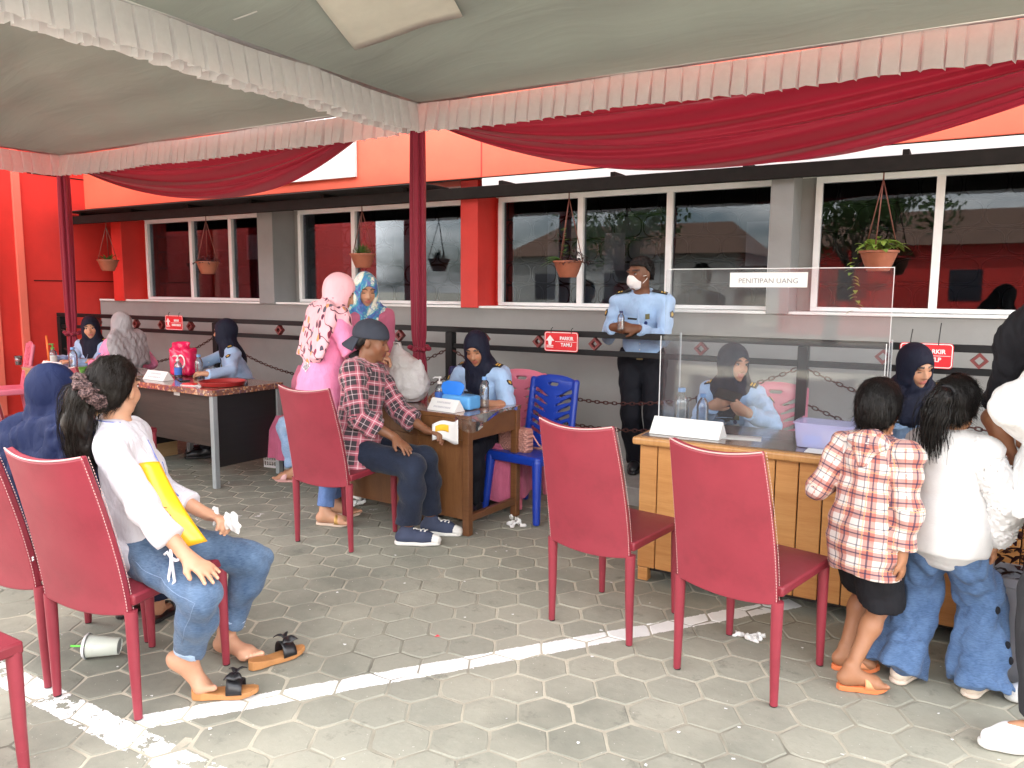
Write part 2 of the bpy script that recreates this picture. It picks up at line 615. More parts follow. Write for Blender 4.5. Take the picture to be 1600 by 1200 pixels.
def cloth(name, col, rough=0.85, weave=900.0, fold=0.35, var=0.07, sheen=0.15, thin=0.0):
    if name in MATS: return MATS[name]
    N = Nodes(name)
    if max(col) < 0.12: sheen = 0.0
    big = N.noise(9.0, 3.0)
    c = N.mix(N.ramp(big, [(0.3, (0, 0, 0)), (0.7, (1, 1, 1))]), [x * (1 - var) for x in col], [min(1, x * (1 + var)) for x in col])
    N.set(Base_Color=c, Roughness=rough, Specular_IOR_Level=0.25, Sheen_Weight=sheen, Sheen_Roughness=0.5)
    f = N.noise(14.0, 3.0, 0.5, N.mapping(N.coord(), (1.6, 1.6, 0.7)), dist=1.2)
    g = N.noise(weave, 1.0)
    h = N.math('MULTIPLY_ADD', g, 0.06, f)
    N.bump(h, fold, 0.02)
    MATS[name] = N.m
    return N.m

def uvnode(N):
    nd = N.n.new('ShaderNodeUVMap'); nd.uv_map = 'UVMap'
    return nd.outputs[0]

def stripes(N, x, period, bands):
    """x: socket; bands [(start, end, value)] in 0..1 of the period -> summed mask"""
    fr = N.math('FRACT', N.math('DIVIDE', x, period))
    out = None
    for a, b, v in bands:
        m = N.math('MULTIPLY', N.math('MULTIPLY', N.math('GREATER_THAN', fr, a), N.math('LESS_THAN', fr, b)), v)
        out = m if out is None else N.math('ADD', out, m)
    return out

def plaid_boy():
    N = Nodes('plaid_cotton_rust')
    x, y, _ = N.sep(uvnode(N))
    per = 0.072
    base = (0.60, 0.55, 0.52)
    mu = stripes(N, x, per, [(0.10, 0.52, 1.0)]); mv = stripes(N, y, per, [(0.10, 0.52, 1.0)])
    c = N.mix(N.math('MULTIPLY', mu, 0.62), base, (0.40, 0.085, 0.05))
    c = N.mix(N.math('MULTIPLY', mv, 0.62), c, (0.36, 0.07, 0.045))
    du = stripes(N, x, per, [(0.28, 0.36, 1.0), (0.72, 0.78, 0.8)]); dv = stripes(N, y, per, [(0.28, 0.36, 1.0), (0.72, 0.78, 0.8)])
    c = N.mix(N.math('MULTIPLY', du, 0.75), c, (0.025, 0.03, 0.07))
    c = N.mix(N.math('MULTIPLY', dv, 0.75), c, (0.025, 0.03, 0.07))
    yu = stripes(N, x, per, [(0.56, 0.61, 1.0)]); yv = stripes(N, y, per, [(0.56, 0.61, 1.0)])
    c = N.mix(N.math('MULTIPLY', N.math('MAXIMUM', yu, yv), 0.5), c, (0.75, 0.36, 0.10))
    N.set(Base_Color=c, Roughness=0.9, Specular_IOR_Level=0.2, Sheen_Weight=0.1)
    N.bump(N.noise(16.0, 3.0, 0.5, dist=1.0), 0.35, 0.02)
    return N.m

def plaid_man():
    N = Nodes('plaid_flannel_pink')
    x, y, _ = N.sep(uvnode(N))
    per = 0.085
    base = (0.045, 0.035, 0.042)
    mu = stripes(N, x, per, [(0.05, 0.40, 1.0)]); mv = stripes(N, y, per, [(0.05, 0.40, 1.0)])
    c = N.mix(N.math('MULTIPLY', mu, 0.42), base, (0.62, 0.16, 0.22))
    c = N.mix(N.math('MULTIPLY', mv, 0.42), c, (0.62, 0.16, 0.22))
    wu = stripes(N, x, per, [(0.20, 0.26, 1.0), (0.66, 0.71, 0.8)]); wv = stripes(N, y, per, [(0.20, 0.26, 1.0), (0.66, 0.71, 0.8)])
    c = N.mix(N.math('MULTIPLY', wu, 0.55), c, (0.70, 0.52, 0.55))
    c = N.mix(N.math('MULTIPLY', wv, 0.55), c, (0.70, 0.52, 0.55))
    N.set(Base_Color=c, Roughness=0.92, Specular_IOR_Level=0.2, Sheen_Weight=0.15)
    N.bump(N.noise(15.0, 3.0, 0.5, dist=1.0), 0.35, 0.02)
    return N.m

def denim(name, dark, light, scale=7.0, fade=0.5, streak=0.5):
    N = Nodes(name)
    nz = N.noise(scale, 5.0, 0.65)
    st = N.noise(60.0, 2.0, 0.6, N.mapping(N.coord(), (1, 1, 6.0)))
    f = N.math('MULTIPLY_ADD', st, streak, N.math('MULTIPLY', nz, 1.0 - streak * 0.4))
    c = N.mix(N.ramp(f, [(0.35, (0, 0, 0)), (0.85, (1, 1, 1))]), dark, light)
    N.set(Base_Color=c, Roughness=0.9, Specular_IOR_Level=0.2, Sheen_Weight=0.1)
    b = N.math('MULTIPLY_ADD', N.noise(500.0, 1.0), 0.12, N.noise(18.0, 3.0, 0.5, dist=0.8))
    N.bump(b, 0.4, 0.02)
    return N.m

def hair_material(name, col, hi=0.35):
    N = Nodes(name)
    a = N.new('Attribute'); a.attribute_name = 'flow'
    nz = N.noise(1.0, 3.0, 0.6, N.mapping(N.coord(), (160, 160, 22)))
    c = N.mix(nz, [x * 0.4 for x in col], [x * 1.6 for x in col])
    N.set(Base_Color=c, Roughness=hi, Specular_IOR_Level=0.22)
    N.bump(nz, 0.55, 0.006)
    return N.m

HAIR = hair_material('black_hair', (0.006, 0.005, 0.0048), 0.42)
HAIRB = hair_material('dark_brown_hair', (0.010, 0.007, 0.0055), 0.42)
EYEW = mat('eye_white', (0.40, 0.36, 0.34), 0.3, 0.0)
IRIS = mat('dark_iris', (0.02, 0.012, 0.008), 0.15, 0.0)
GOLD = mat('gold_thread', (0.62, 0.40, 0.06), 0.5, 0.1)
BADGE = mat('navy_badge_cloth', (0.012, 0.014, 0.028), 0.8, 0.1)
BLACKC = mat('black_cloth_patch', (0.012, 0.012, 0.014), 0.8, 0.1)
WHITEP = mat('white_plastic_tag', (0.75, 0.75, 0.74), 0.5, 0.03)

class Person:
    def __init__(s, label, at, heading, H=1.6, female=True, pelvis=None, lean=0.0, side=0.0, twist=0.0,
                 head=(None, 0.0, 0.0), skin=(0.42, 0.22, 0.13), group=None, head_scale=1.0, girth=1.0, neck=1.0, shod=True):
        s.shod = shod
        s.k = k = H / 1.70
        s.at = vec(at[0], at[1], at[2] if len(at) > 2 else 0.0)
        s.fem = female; s.skin = vec(*skin); s.girth = girth
        hd = radians(heading)
        s.u = vec(sin(hd), cos(hd), 0); s.v = vec(cos(hd), -sin(hd), 0); z = vec(0, 0, 1)
        s.P = vec(*pelvis) if pelvis is not None else s.at + z * 0.90 * k
        up = nrm(z * cos(radians(lean)) * cos(radians(side)) + s.u * sin(radians(lean)) + s.v * sin(radians(side)))
        tw = radians(heading + twist)
        r = vec(cos(tw), -sin(tw), 0)
        s.up = up; s.sr = nrm(r - up * r.dot(up)); s.sf = np.cross(up, s.sr)
        r2 = s.v - up * s.v.dot(up); s.hr = nrm(r2); s.hf = np.cross(up, s.hr)
        sw = (0.158 if female else 0.180) * k * (0.5 + 0.5 * girth)
        s.N = s.P + up * 0.515 * k
        s.SH = {1: s.P + up * 0.455 * k + s.sr * sw, -1: s.P + up * 0.455 * k - s.sr * sw}
        s.HIP = {1: s.P + s.v * 0.088 * k, -1: s.P - s.v * 0.088 * k}
        hy = radians(head[0] if head[0] is not None else heading); hp = radians(head[1]); ht = radians(head[2])
        f0 = vec(sin(hy), cos(hy), 0); r0 = vec(cos(hy), -sin(hy), 0)
        hf = f0 * cos(hp) - z * sin(hp); hu = z * cos(hp) + f0 * sin(hp)
        hr = r0 * cos(ht) - hu * sin(ht); hu = hu * cos(ht) + r0 * sin(ht)
        s.HR = np.stack([hr, hf, hu], 1)           # columns: right, forward, up of the head
        s.hs = hs = k ** 0.55 * head_scale * (0.97 if female else 1.0)
        s.Hc = s.N + nrm(up * 0.75 + hu * 0.25) * (0.075 * k * neck) + hu * 0.085 * hs + hf * 0.012 * hs
        s.ARM = {}; s.LEG = {}; s.hand = {}; s.foot = {}
        for sd in (1, -1):
            s.arm(sd, s.SH[sd] + s.v * sd * 0.08 * k - vec(0, 0, 0.50 * k) + s.u * 0.04, pole=-s.u)
            s.leg(sd, s.HIP[sd] * vec(1, 1, 0) + vec(0, 0, s.at[2] + 0.075 * k))
        s.root = empty('person', tuple(s.at), 0, label, 'person', group)
        s.parts = {}; s.bvh = {}
    def h2w(s, x, y, z): return s.Hc + s.HR @ (vec(x, y, z) * s.hs)
    def arm(s, sd, wrist, pole=None, hdir=None, palm=None, curl=0.35, spread=0.12, thumb=0.6):
        pole = -s.u * 0.6 + s.v * sd * 0.6 - vec(0, 0, 0.6) if pole is None else pole
        e, w = ik(s.SH[sd], wrist, 0.275 * s.k, 0.245 * s.k, pole)
        s.ARM[sd] = (e, w)
        d = nrm(w - e) if hdir is None else nrm(hdir)
        n = vec(0, 0, -1) if palm is None else vec(*palm)      # palm faces this way
        n = nrm(n - d * n.dot(d))
        s.hand[sd] = (w, d, n, curl, spread, thumb)
    def leg(s, sd, ankle, pole=None, toe=None, pitch=0.0):
        pole = s.u if pole is None else pole
        kn, an = ik(s.HIP[sd], ankle, 0.425 * s.k, 0.405 * s.k, pole)
        s.LEG[sd] = (kn, an)
        t = s.u if toe is None else nrm(vec(toe[0], toe[1], 0))
        s.foot[sd] = (an, t, pitch)
    # ---- the body: one continuous surface
    def body(s, h=0.007, face=True, eyes='open', colfn=None, lips=None, brows=(0.03, 0.02, 0.015)):
        k, q = s.k, Sdf()
        if lips is None: lips = (s.skin[0] * 0.86, s.skin[1] * 0.52, s.skin[2] * 0.66)
        hs = s.hs
        W = s.h2w
        def E(c, r): q.ell(W(*c), vec(*r) * hs, s.HR)
        q.group(0.022 * hs)
        E((0, -0.018, 0.030), (0.074, 0.094, 0.086))
        E((0, 0.022, -0.028), (0.060, 0.070, 0.082))
        E((0, 0.036, -0.070), (0.042, 0.048, 0.038))
        E((0, 0.074, -0.098), (0.018, 0.016, 0.014))
        for sd in (1, -1):
            E((sd * 0.036, 0.058, -0.032), (0.024, 0.024, 0.026))
            E((sd * 0.030, 0.080, 0.026), (0.024, 0.012, 0.010))
            E((sd * 0.045, 0.005, -0.075), (0.020, 0.03, 0.022))
        q.cone(s.N - s.up * 0.03 * k, W(0, -0.012, -0.045), (0.052 if s.fem else 0.060) * k, (0.047 if s.fem else 0.056) * hs)
        q.group(0.010 * hs)
        q.cone(W(0, 0.086, 0.008), W(0, 0.106, -0.030), 0.0075 * hs, 0.0125 * hs)
        for sd in (1, -1): E((sd * 0.012, 0.095, -0.036), (0.009, 0.010, 0.008))
        q.group(0.006 * hs)
        E((0, 0.088, -0.060), (0.023, 0.012, 0.0065)); E((0, 0.088, -0.071), (0.019, 0.012, 0.007))
        q.group(0.006)
        for sd in (1, -1): E((sd * 0.076, -0.008, -0.012), (0.010, 0.019, 0.030))
        for sd in (1, -1):
            q.carve('e', W(sd * 0.031, 0.098, 0.004), vec(0.017, 0.014, 0.009) * hs, s.HR, k=0.008)
        # trunk
        g = s.girth
        q.group(0.05)
        wst = s.P + s.up * 0.19 * k; ch = s.P + s.up * 0.38 * k
        q.cone(s.P, wst, 0.140 * k * g, 0.118 * k * g, 0.70, s.hf)
        q.cone(wst, ch, 0.118 * k * g, 0.132 * k * g, 0.70, s.sf)
        q.cone(s.SH[1], s.SH[-1], 0.052 * k, 0.052 * k)
        for sd in (1, -1):
            q.cone(s.N - s.up * 0.01, s.SH[sd], 0.040 * k, 0.046 * k)
        for sd in (1, -1):
            e, w = s.ARM[sd]; kn, an = s.LEG[sd]
            q.group(0.02)
            a0 = 0.044 if s.fem else 0.050
            q.cone(s.SH[sd], e, a0 * k * g, 0.036 * k * g); q.cone(e, e + (w - e) * 0.35, 0.036 * k * g, 0.037 * k * g)
            q.cone(e + (w - e) * 0.35, w, 0.037 * k * g, 0.025 * k)
            s._hand(q, sd)
            q.group(0.03)
            q.cone(s.HIP[sd], kn, 0.078 * k * g, 0.052 * k * g); c = kn + (an - kn) * 0.33
            q.cone(kn, c, 0.050 * k * g, 0.051 * k * g); q.cone(c, an, 0.051 * k * g, 0.033 * k)
            s._foot(q, sd)
        base = s.skin
        Hc, HR = s.Hc, s.HR
        tips = []
        for sd in (1, -1): tips += s.nails.get(sd, [])
        def col(P):
            L = (P - Hc) @ HR / hs
            c = np.tile(base, (len(P), 1)).astype(float)
            # warm blush, darker hands knuckles
            if face:
                m = np.exp(-((np.abs(L[:, 0]) - 0.038) ** 2 + (L[:, 2] + 0.030) ** 2) / 0.0006) * (L[:, 1] > 0.03)
                c += m[:, None] * vec(0.03, -0.008, -0.006)
                lm = (np.abs(L[:, 0]) < 0.024) & (np.abs(L[:, 2] + 0.0655) < 0.0125 - 0.25 * np.abs(L[:, 0]) + 0.003) & (L[:, 1] > 0.072)
                c[lm] = vec(*lips)
                bx = np.abs(L[:, 0])
                bz = 0.0275 + 0.004 * np.sin((bx - 0.012) / 0.04 * pi)
                bm = (bx > 0.012) & (bx < 0.052) & (np.abs(L[:, 2] - bz) < 0.0055) & (L[:, 1] > 0.045)
                c[bm] = vec(*brows)
            for t, r, cc in tips:
                m = ((P - t) ** 2).sum(1) < r * r
                c[m] = cc
            return c
        s.parts['body'] = o = sdf_object('body', q, h, SKIN, s.root, s.at, colfn=col)
        if face and eyes:
            for sd in (1, -1):
                c = W(sd * 0.031, 0.0785, 0.003) - s.at
                if eyes == 'open':
                    MB().ball(c, [x * hs for x in (0.0145, 0.0065, 0.0062)], 12, 8, s.HR).build('eye', EYEW, o, True)
                    c2 = W(sd * 0.031, 0.0838, 0.0035) - s.at
                    MB().ball(c2, [x * hs for x in (0.0062, 0.003, 0.0060)], 10, 6, s.HR).build('iris', IRIS, o, True)
                    c3 = W(sd * 0.031, 0.0805, 0.0095) - s.at
                    MB().ball(c3, [x * hs for x in (0.0160, 0.006, 0.0022)], 10, 6, s.HR).build('eyelash', IRIS, o, True)
                else:
                    c3 = W(sd * 0.031, 0.0805, -0.002) - s.at
                    MB().ball(c3, [x * hs for x in (0.0155, 0.006, 0.0026)], 10, 6, s.HR).build('eyelash', IRIS, o, True)
        return o
    nails = {}
    def _hand(s, q, sd):
        w, d, n, curl, spread, thumb = s.hand[sd]
        k = s.k ** 0.8
        b = np.cross(n, d) * sd               # towards the thumb
        b = nrm(b)
        q.cone(w, w + d * 0.03 * k, 0.026 * k, 0.030 * k, 0.72, n)
        q.group(0.012)
        q.cone(w + d * 0.022 * k, w + d * 0.078 * k, 0.031 * k, 0.038 * k, 0.40, n)
        s.nails = dict(s.nails)
        s.nails[sd] = []
        for i, (o, L) in enumerate(((0.028, 0.066), (0.0095, 0.074), (-0.009, 0.069), (-0.027, 0.054))):
            base = w + d * (0.083 - 0.004 * abs(i - 1.2)) * k + b * o * k
            dd = nrm(d + b * spread * (1.2 - i) * 0.55)
            a = curl * 0.7
            p0 = base
            q.group(0.004)
            r = 0.0092 * k
            for j, f in enumerate((0.42, 0.32, 0.26)):
                dj = dd * cos(a) + n * sin(a)
                p1 = p0 + dj * L * f * k
                q.cone(p0, p1, r, r * 0.93); r *= 0.93
                p0 = p1; a += curl * (1.0 if j == 0 else 0.8)
            s.nails[sd].append((p0 - n * 0.006 * k + dj * 0.004, 0.0085 * k, np.minimum(s.skin * 1.25 + vec(0.08, 0.05, 0.05), 0.8)))
        q.group(0.008)
        t0 = w + d * 0.022 * k + b * 0.024 * k
        t1 = t0 + nrm(b * thumb + d * 0.8 + n * 0.35) * 0.042 * k
        t2 = t1 + nrm(b * thumb * 0.45 + d * 1.0 + n * 0.30 * (1 + curl)) * 0.032 * k
        q.cone(t0, t1, 0.0135 * k, 0.011 * k); q.cone(t1, t2, 0.011 * k, 0.009 * k)
    def _foot(s, q, sd):
        an, t, pitch = s.foot[sd]
        k = s.k ** 0.9
        z = vec(0, 0, 1)
        a = radians(pitch)                 # heel lifted by this angle about the ball
        f = t * cos(a) - z * sin(a); up = z * cos(a) + t * sin(a)
        b = np.cross(f, up) * sd
        heel = an - up * 0.040 * k - f * 0.030 * k
        ball = an - up * 0.052 * k + f * 0.125 * k
        q.group(0.03)
        if s.shod:
            q.cone(an + up * 0.02 * k, an - up * 0.03 * k, 0.032 * k, 0.026 * k); q.cone(an - up * 0.035 * k, an - up * 0.045 * k + f * 0.10 * k, 0.022 * k, 0.016 * k)
            return
        q.cone(an + up * 0.03 * k, an - up * 0.02 * k, 0.034 * k, 0.036 * k)
        q.ell(heel, vec(0.030, 0.034, 0.032) * k, np.stack([b, f, up], 1))
        q.cone(heel + f * 0.02 * k, ball, 0.027 * k, 0.024 * k)
        q.cone(an - up * 0.01 * k + f * 0.02 * k, ball - b * 0.008 * k, 0.032 * k, 0.021 * k)
        q.cone(ball + b * 0.022 * k, ball - b * 0.022 * k, 0.022 * k, 0.018 * k)
        q.group(0.006)
        for i in range(5):
            o = 0.032 - 0.0155 * i
            r = (0.0135, 0.0105, 0.0098, 0.0092, 0.0088)[i] * k
            ft = t if pitch > 10 else f
            p = ball + b * o * k - up * 0.006 * k
            e = p + ft * (0.058 - 0.008 * i) * k
            q.cone(p, e, r * 1.05, r)
            s.nails = dict(s.nails); s.nails.setdefault(sd, [])
            s.nails[sd].append((e + up * 0.7 * r + ft * 0.002, r * 0.8, np.minimum(s.skin * 1.3 + vec(0.1, 0.05, 0.05), 0.85)))
    # ---- clothes
    def shirt(s, m, name='shirt', sleeve=1.0, loose=0.016, h=0.009, tail=0.10, seed=1, fold=0.004, uv=False, collar=True, cuff=0.0, hip=1.0, bust=1.0, placket=None, flare=0.0):
        k, q, g = s.k, Sdf(), s.girth
        wst = s.P + s.up * 0.19 * k; ch = s.P + s.up * 0.38 * k
        bot = s.P - s.up * tail * k
        q.group(0.05)
        lo = loose
        if tail > 0: q.cone(bot, s.P + s.up * 0.02 * k, (0.178 * k * g * hip + lo + flare), (0.172 * k * g * hip + lo), 0.76, s.hf, cutA=0.0, v0=0.0)
        q.cone(s.P, wst, 0.170 * k * g * hip + lo - (0.022 * k if tail < 0 else 0), 0.128 * k * g + lo * 1.3, 0.75, s.hf, v0=tail * k, cutA=-tail * k if tail < 0 else None)
        q.cone(wst, ch, 0.124 * k * g + lo * 1.3, 0.136 * k * g + lo, 0.74, s.sf, v0=(tail + 0.19) * k)
        q.cone(s.SH[1] - s.sr * 0.01, s.SH[-1] + s.sr * 0.01, 0.054 * k + lo * 0.6)
        for sd in (1, -1): q.cone(s.N - s.up * 0.030 * k, s.SH[sd], 0.044 * k + lo * 0.3, 0.050 * k + lo * 0.5)
        if s.fem and bust:
            for sd in (1, -1): q.ell(s.P + s.up * 0.335 * k + s.sr * sd * 0.062 * k + s.sf * 0.078 * k, vec(0.060, 0.055, 0.062) * k * bust)
        for sd in (1, -1):
            e, w = s.ARM[sd]
            q.group(0.018)
            a0 = (0.048 if s.fem else 0.054) * k * g + lo
            f = sleeve if not isinstance(sleeve, dict) else sleeve[sd]
            if f <= 0.5:
                q.cone(s.SH[sd], s.SH[sd] + (e - s.SH[sd]) * (f / 0.5), a0, a0 * 0.98 + 0.004, cutB=0.0, v0=0.0)
            else:
                q.cone(s.SH[sd], e, a0, 0.041 * k * g + lo * 0.9)
                wf = e + (w - e) * ((f - 0.5) / 0.5)
                q.cone(e, wf, 0.041 * k * g + lo * 0.9, 0.032 * k * g + lo * 0.8 + cuff, cutB=0.0, v0=0.275 * k)
        if collar:
            q.group(0.006)
            up = nrm(s.up * 0.7 + s.HR[:, 2] * 0.3)
            c = s.N + up * 0.020 * k
            rr = (0.060 if s.fem else 0.068) * k
            n = 14
            for i in range(n):
                a0_, a1_ = [2 * pi * (0.06 + 0.88 * j / n) for j in (i, i + 1)]
                p0 = c + (s.sf * cos(a0_) + s.sr * sin(a0_)) * rr - s.sf * 0.006; p1 = c + (s.sf * cos(a1_) + s.sr * sin(a1_)) * rr - s.sf * 0.006
                dz0 = s.up * (-0.022 * cos(a0_)); dz1 = s.up * (-0.022 * cos(a1_))
                q.cone(p0 + dz0, p1 + dz1, 0.0115, 0.0115); q.cone(p0 + dz0 * 1.3 - s.up * 0.014 + nrm(p0 - c) * 0.014, p1 + dz1 * 1.3 - s.up * 0.014 + nrm(p1 - c) * 0.014, 0.009, 0.009)
        q.disp = wrinkles(fold, 34.0, seed, (1, 1, 1.4))
        # neck opening
        q.carve('c', s.N + s.sf * 0.004 * k - s.up * 0.02 * k, s.N + s.sf * 0.010 + s.up * 0.2, 0.038 * k, 0.046 * k, k=0.006)
        s.parts[name] = o = sdf_object(name, q, h, m, s.root, s.at, uv=uv)
        return o
    def trousers(s, m, name='trousers', loose=0.014, h=0.009, end=1.0, flare=0.0, seed=2, fold=0.004, knee=1.0, uv=False, tucked=False):
        k, q, g = s.k, Sdf(), s.girth
        q.group(0.05)
        q.cone(s.HIP[1] + s.up * 0.03 * k, s.HIP[-1] + s.up * 0.03 * k, 0.074 * k * g + loose * 0.5, 0.074 * k * g + loose * 0.5)
        q.cone(s.P, s.P + s.up * 0.09 * k, (0.138 + (0.022 if tucked else 0)) * k * g + loose * 0.5, (0.124 + (0.026 if tucked else 0)) * k * g + loose * 0.5, 0.76 if tucked else 0.72, s.hf, cutB=0.0 if tucked else None)
        for sd in (1, -1):
            kn, an = s.LEG[sd]
            q.group(0.03)
            e = end if not isinstance(end, dict) else end[sd]
            if e <= 0.5:
                q.cone(s.HIP[sd], s.HIP[sd] + (kn - s.HIP[sd]) * e / 0.5, 0.084 * k * g + loose, 0.07 * k * g + loose + flare, cutB=0.0)
            else:
                q.cone(s.HIP[sd], kn, 0.084 * k * g + loose, (0.057 * k * g + loose) * knee)
                en = kn + (an - kn) * (e - 0.5) / 0.5
                q.cone(kn, kn + (en - kn) * 0.4, (0.057 * k * g + loose) * knee, 0.056 * k * g + loose + flare * 0.35)
                q.cone(kn + (en - kn) * 0.4, en, 0.056 * k * g + loose + flare * 0.35, 0.040 * k * g + loose + flare, cutB=0.0)
        q.disp = wrinkles(fold, 30.0, seed)
        s.parts[name] = o = sdf_object(name, q, h, m, s.root, s.at, uv=uv)
        return o
    def scarf(s, m, name='headscarf', h=0.008, front=0.20, back=0.16, width=1.0, seed=3, fold=0.004, point=0.0, opening=1.0, colfn=None, drape=None, under=None):
        """a headscarf: cap over the skull, cloth round the neck, a bib over chest and shoulders; an opening for the face"""
        k, q, hs = s.k, Sdf(), s.hs
        W = s.h2w
        q.group(0.045)
        q.ell(W(0, -0.016, 0.024), vec(0.090, 0.112, 0.106) * hs, s.HR)
        q.ell(W(0, 0.000, -0.045), vec(0.086, 0.094, 0.090) * hs, s.HR)
        q.cone(W(0, 0.010, -0.085), s.N - s.up * 0.02 * k, 0.076 * hs, 0.095 * k)
        q.cone(s.N - s.up * 0.01 * k + s.sr * 0.06 * k, s.SH[1] - s.sr * 0.005 * k, 0.075 * k, 0.062 * k * width)
        q.cone(s.N - s.up * 0.01 * k - s.sr * 0.06 * k, s.SH[-1] + s.sr * 0.005 * k, 0.075 * k, 0.062 * k * width)
        if front > 0.02:
            a = s.N + s.sf * 0.045 * k - s.up * 0.02 * k; b = a - s.up * front * k + s.sf * 0.035 * k
            q.cone(a, b, 0.090 * k, 0.115 * k * width, 0.60, s.sf)
        if back > 0.02:
            a = s.N - s.sf * 0.035 * k; b = a - s.up * back * k - s.sf * 0.025 * k
            q.cone(a, b, 0.095 * k, 0.135 * k * width, 0.55, s.sf)
        if point:
            a = s.N + s.sf * 0.06 * k - s.up * (0.05 + front * 0.6) * k; b = a - s.up * point * k + s.sf * 0.02
            q.cone(a, b, 0.085 * k, 0.02 * k, 0.55, s.sf)
        if drape is not None: drape(q, s)
        w1, w2 = wrinkles(fold, 38.0, seed, (1.6, 1.6, 0.5)), wrinkles(fold * 0.6, 80.0, seed + 9, (1.6, 1.6, 0.4))
        Hz = s.Hc[2] + 0.02
        def disp(P):
            a = np.clip((Hz - P[:, 2]) / 0.16, 0.18, 1.0)
            return (w1(P) + w2(P)) * a
        q.disp = disp
        oc = opening
        q.carve('e', W(0, 0.100, -0.026), vec(0.056 * oc, 0.085, 0.078 * oc) * hs, s.HR, k=0.010)
        s.parts[name] = o = sdf_object(name, q, h, m, s.root, s.at, colfn=colfn)
        if under is not None:      # the rim of the under-cap round the brow
            n = 16; path = []
            for i in range(n + 1):
                a = pi * (0.02 + 0.96 * i / n)
                path.append(W(0.056 * oc * cos(a), 0.064 + 0.024 * sin(a), -0.024 + 0.078 * oc * sin(a)) - s.at)
            MB().tube(path, 0.006 * hs, 6).build('scarf_rim', under, o, True)
        return o
    def hair(s, m, h=0.006, thick=0.010, line=0.058, nape=-0.075, side=-0.010, extra=None, strands=0, seed=5, name='hair', lift=0.0, slen=0.05, swid=0.0016, whorl=(0, -0.06, 0.10)):
        q, hs, W = Sdf(), s.hs, s.h2w
        q.group(0.03)
        q.ell(W(0, -0.020, 0.032 + lift), vec(0.076 + thick, 0.096 + thick, 0.088 + thick + lift) * hs, s.HR)
        q.ell(W(0, -0.042, -0.030), vec(0.066 + thick, 0.058 + thick, 0.070 + thick) * hs, s.HR)
        if extra is not None: extra(q, s)
        Hc, HR = s.Hc, s.HR
        def face_cut(P):                # > 0 inside the kept region's complement is carved: negative = carve
            L = (P - Hc.astype(P.dtype)) @ HR.astype(P.dtype) / hs
            # hairline: forehead in front, dropping behind the ears to the nape
            y = L[:, 1]; ax = np.abs(L[:, 0])
            zl = np.where(y > 0.02, line + (y - 0.06) * 0.2, np.where(y > -0.02, side + (line - side) * (y + 0.02) / 0.04 * 0.9, nape + (side - nape) * np.clip((y + 0.075) / 0.055, 0, 1)))
            return (L[:, 2] - zl) * hs * 0.8
        q.carve('f', face_cut, k=0.006)
        q.disp = wrinkles(0.0022, 120.0, seed)
        s.parts[name] = o = sdf_object(name, q, h, m, s.root, s.at, smooth=1)
        if strands: hair_strands(s, o, m, strands, slen, swid, whorl, seed)
        return o
    def shoe(s, sd, upper, sole, h=0.006, name='shoe', laces=None):
        an, t, pitch = s.foot[sd]
        k = s.k ** 0.9; z = vec(0, 0, 1); b = np.cross(t, z) * sd
        q = Sdf(); q.group(0.03)
        g = an * vec(1, 1, 0) + z * s.at[2]
        q.cone(an + z * 0.01, an - z * 0.02, 0.044 * k, 0.046 * k)
        q.cone(g + z * 0.048 * k - t * 0.035 * k, g + z * 0.045 * k + t * 0.10 * k, 0.042 * k, 0.043 * k, cutA=None)
        q.cone(g + z * 0.045 * k + t * 0.10 * k, g + z * 0.036 * k + t * 0.165 * k, 0.043 * k, 0.032 * k)
        q.carve('h', g + z * 0.016 * k, -z)
        o = sdf_object(name, q, h, upper, s.root, s.at)
        q2 = Sdf(); q2.group(0.02)
        q2.cone(g + z * 0.014 * k - t * 0.035 * k, g + z * 0.014 * k + t * 0.10 * k, 0.046 * k, 0.048 * k)
        q2.cone(g + z * 0.014 * k + t * 0.10 * k, g + z * 0.014 * k + t * 0.17 * k, 0.048 * k, 0.036 * k)
        q2.carve('h', g + z * 0.027 * k, z, k=0.004); q2.carve('h', g + z * 0.002, -z, k=0.003)
        so = sdf_object('sole', q2, h, sole, o, (0, 0, 0))
        me = so.data
        me.transform(Matrix.Translation(-Vector(s.at)))
        if laces is not None:
            bv = bvh_of(o)
            for i in range(5):
                c = g + t * (0.062 + 0.015 * i) * k + z * (0.0915 - 0.0025 * i) * k - s.at
                MB().tube([snapped(bv, c + b * q_ + z * 0.02 + t * (0.006 if i % 2 else -0.006) * np.sign(q_), 0.0005)[0] for q_ in (-0.028, -0.014, 0.0, 0.014, 0.028)], 0.0046, 5).build('lace', laces, o, True)
        return o
    def sandal(s, sd, sole, strap, name='sandal', thick=0.018, strap_at=(0.075, 0.11), bow=None, wedge=0.0):
        an, t, pitch = s.foot[sd]
        g = an * vec(1, 1, 0) + vec(0, 0, s.at[2])
        return make_sandal(name, g - s.at, t, s.k ** 0.9, sd, sole, strap, thick, strap_at, bow, wedge, parent=s.root)
    # ---- small uniform pieces
    def patch(s, garment, c, n, up, poly, m, th=0.003, name='badge', inner=None):
        if garment.name not in s.bvh: s.bvh[garment.name] = bvh_of(garment)
        c, n2 = snapped(s.bvh[garment.name], np.asarray(c) - s.at, -0.0005)
        n = nrm(nrm(n) * 0.4 + n2); up = nrm(np.asarray(up) - n * np.dot(up, n)); x = np.cross(up, n)
        M = frame_matrix(c, x, up, n)
        o = MB().prism(poly, 0, th, M).build(name, m, garment)
        if inner is not None:
            mb = MB()
            for pl, im in inner:
                MB().prism(pl, th, th + 0.0015, M).build('emblem', im, o)
        return o
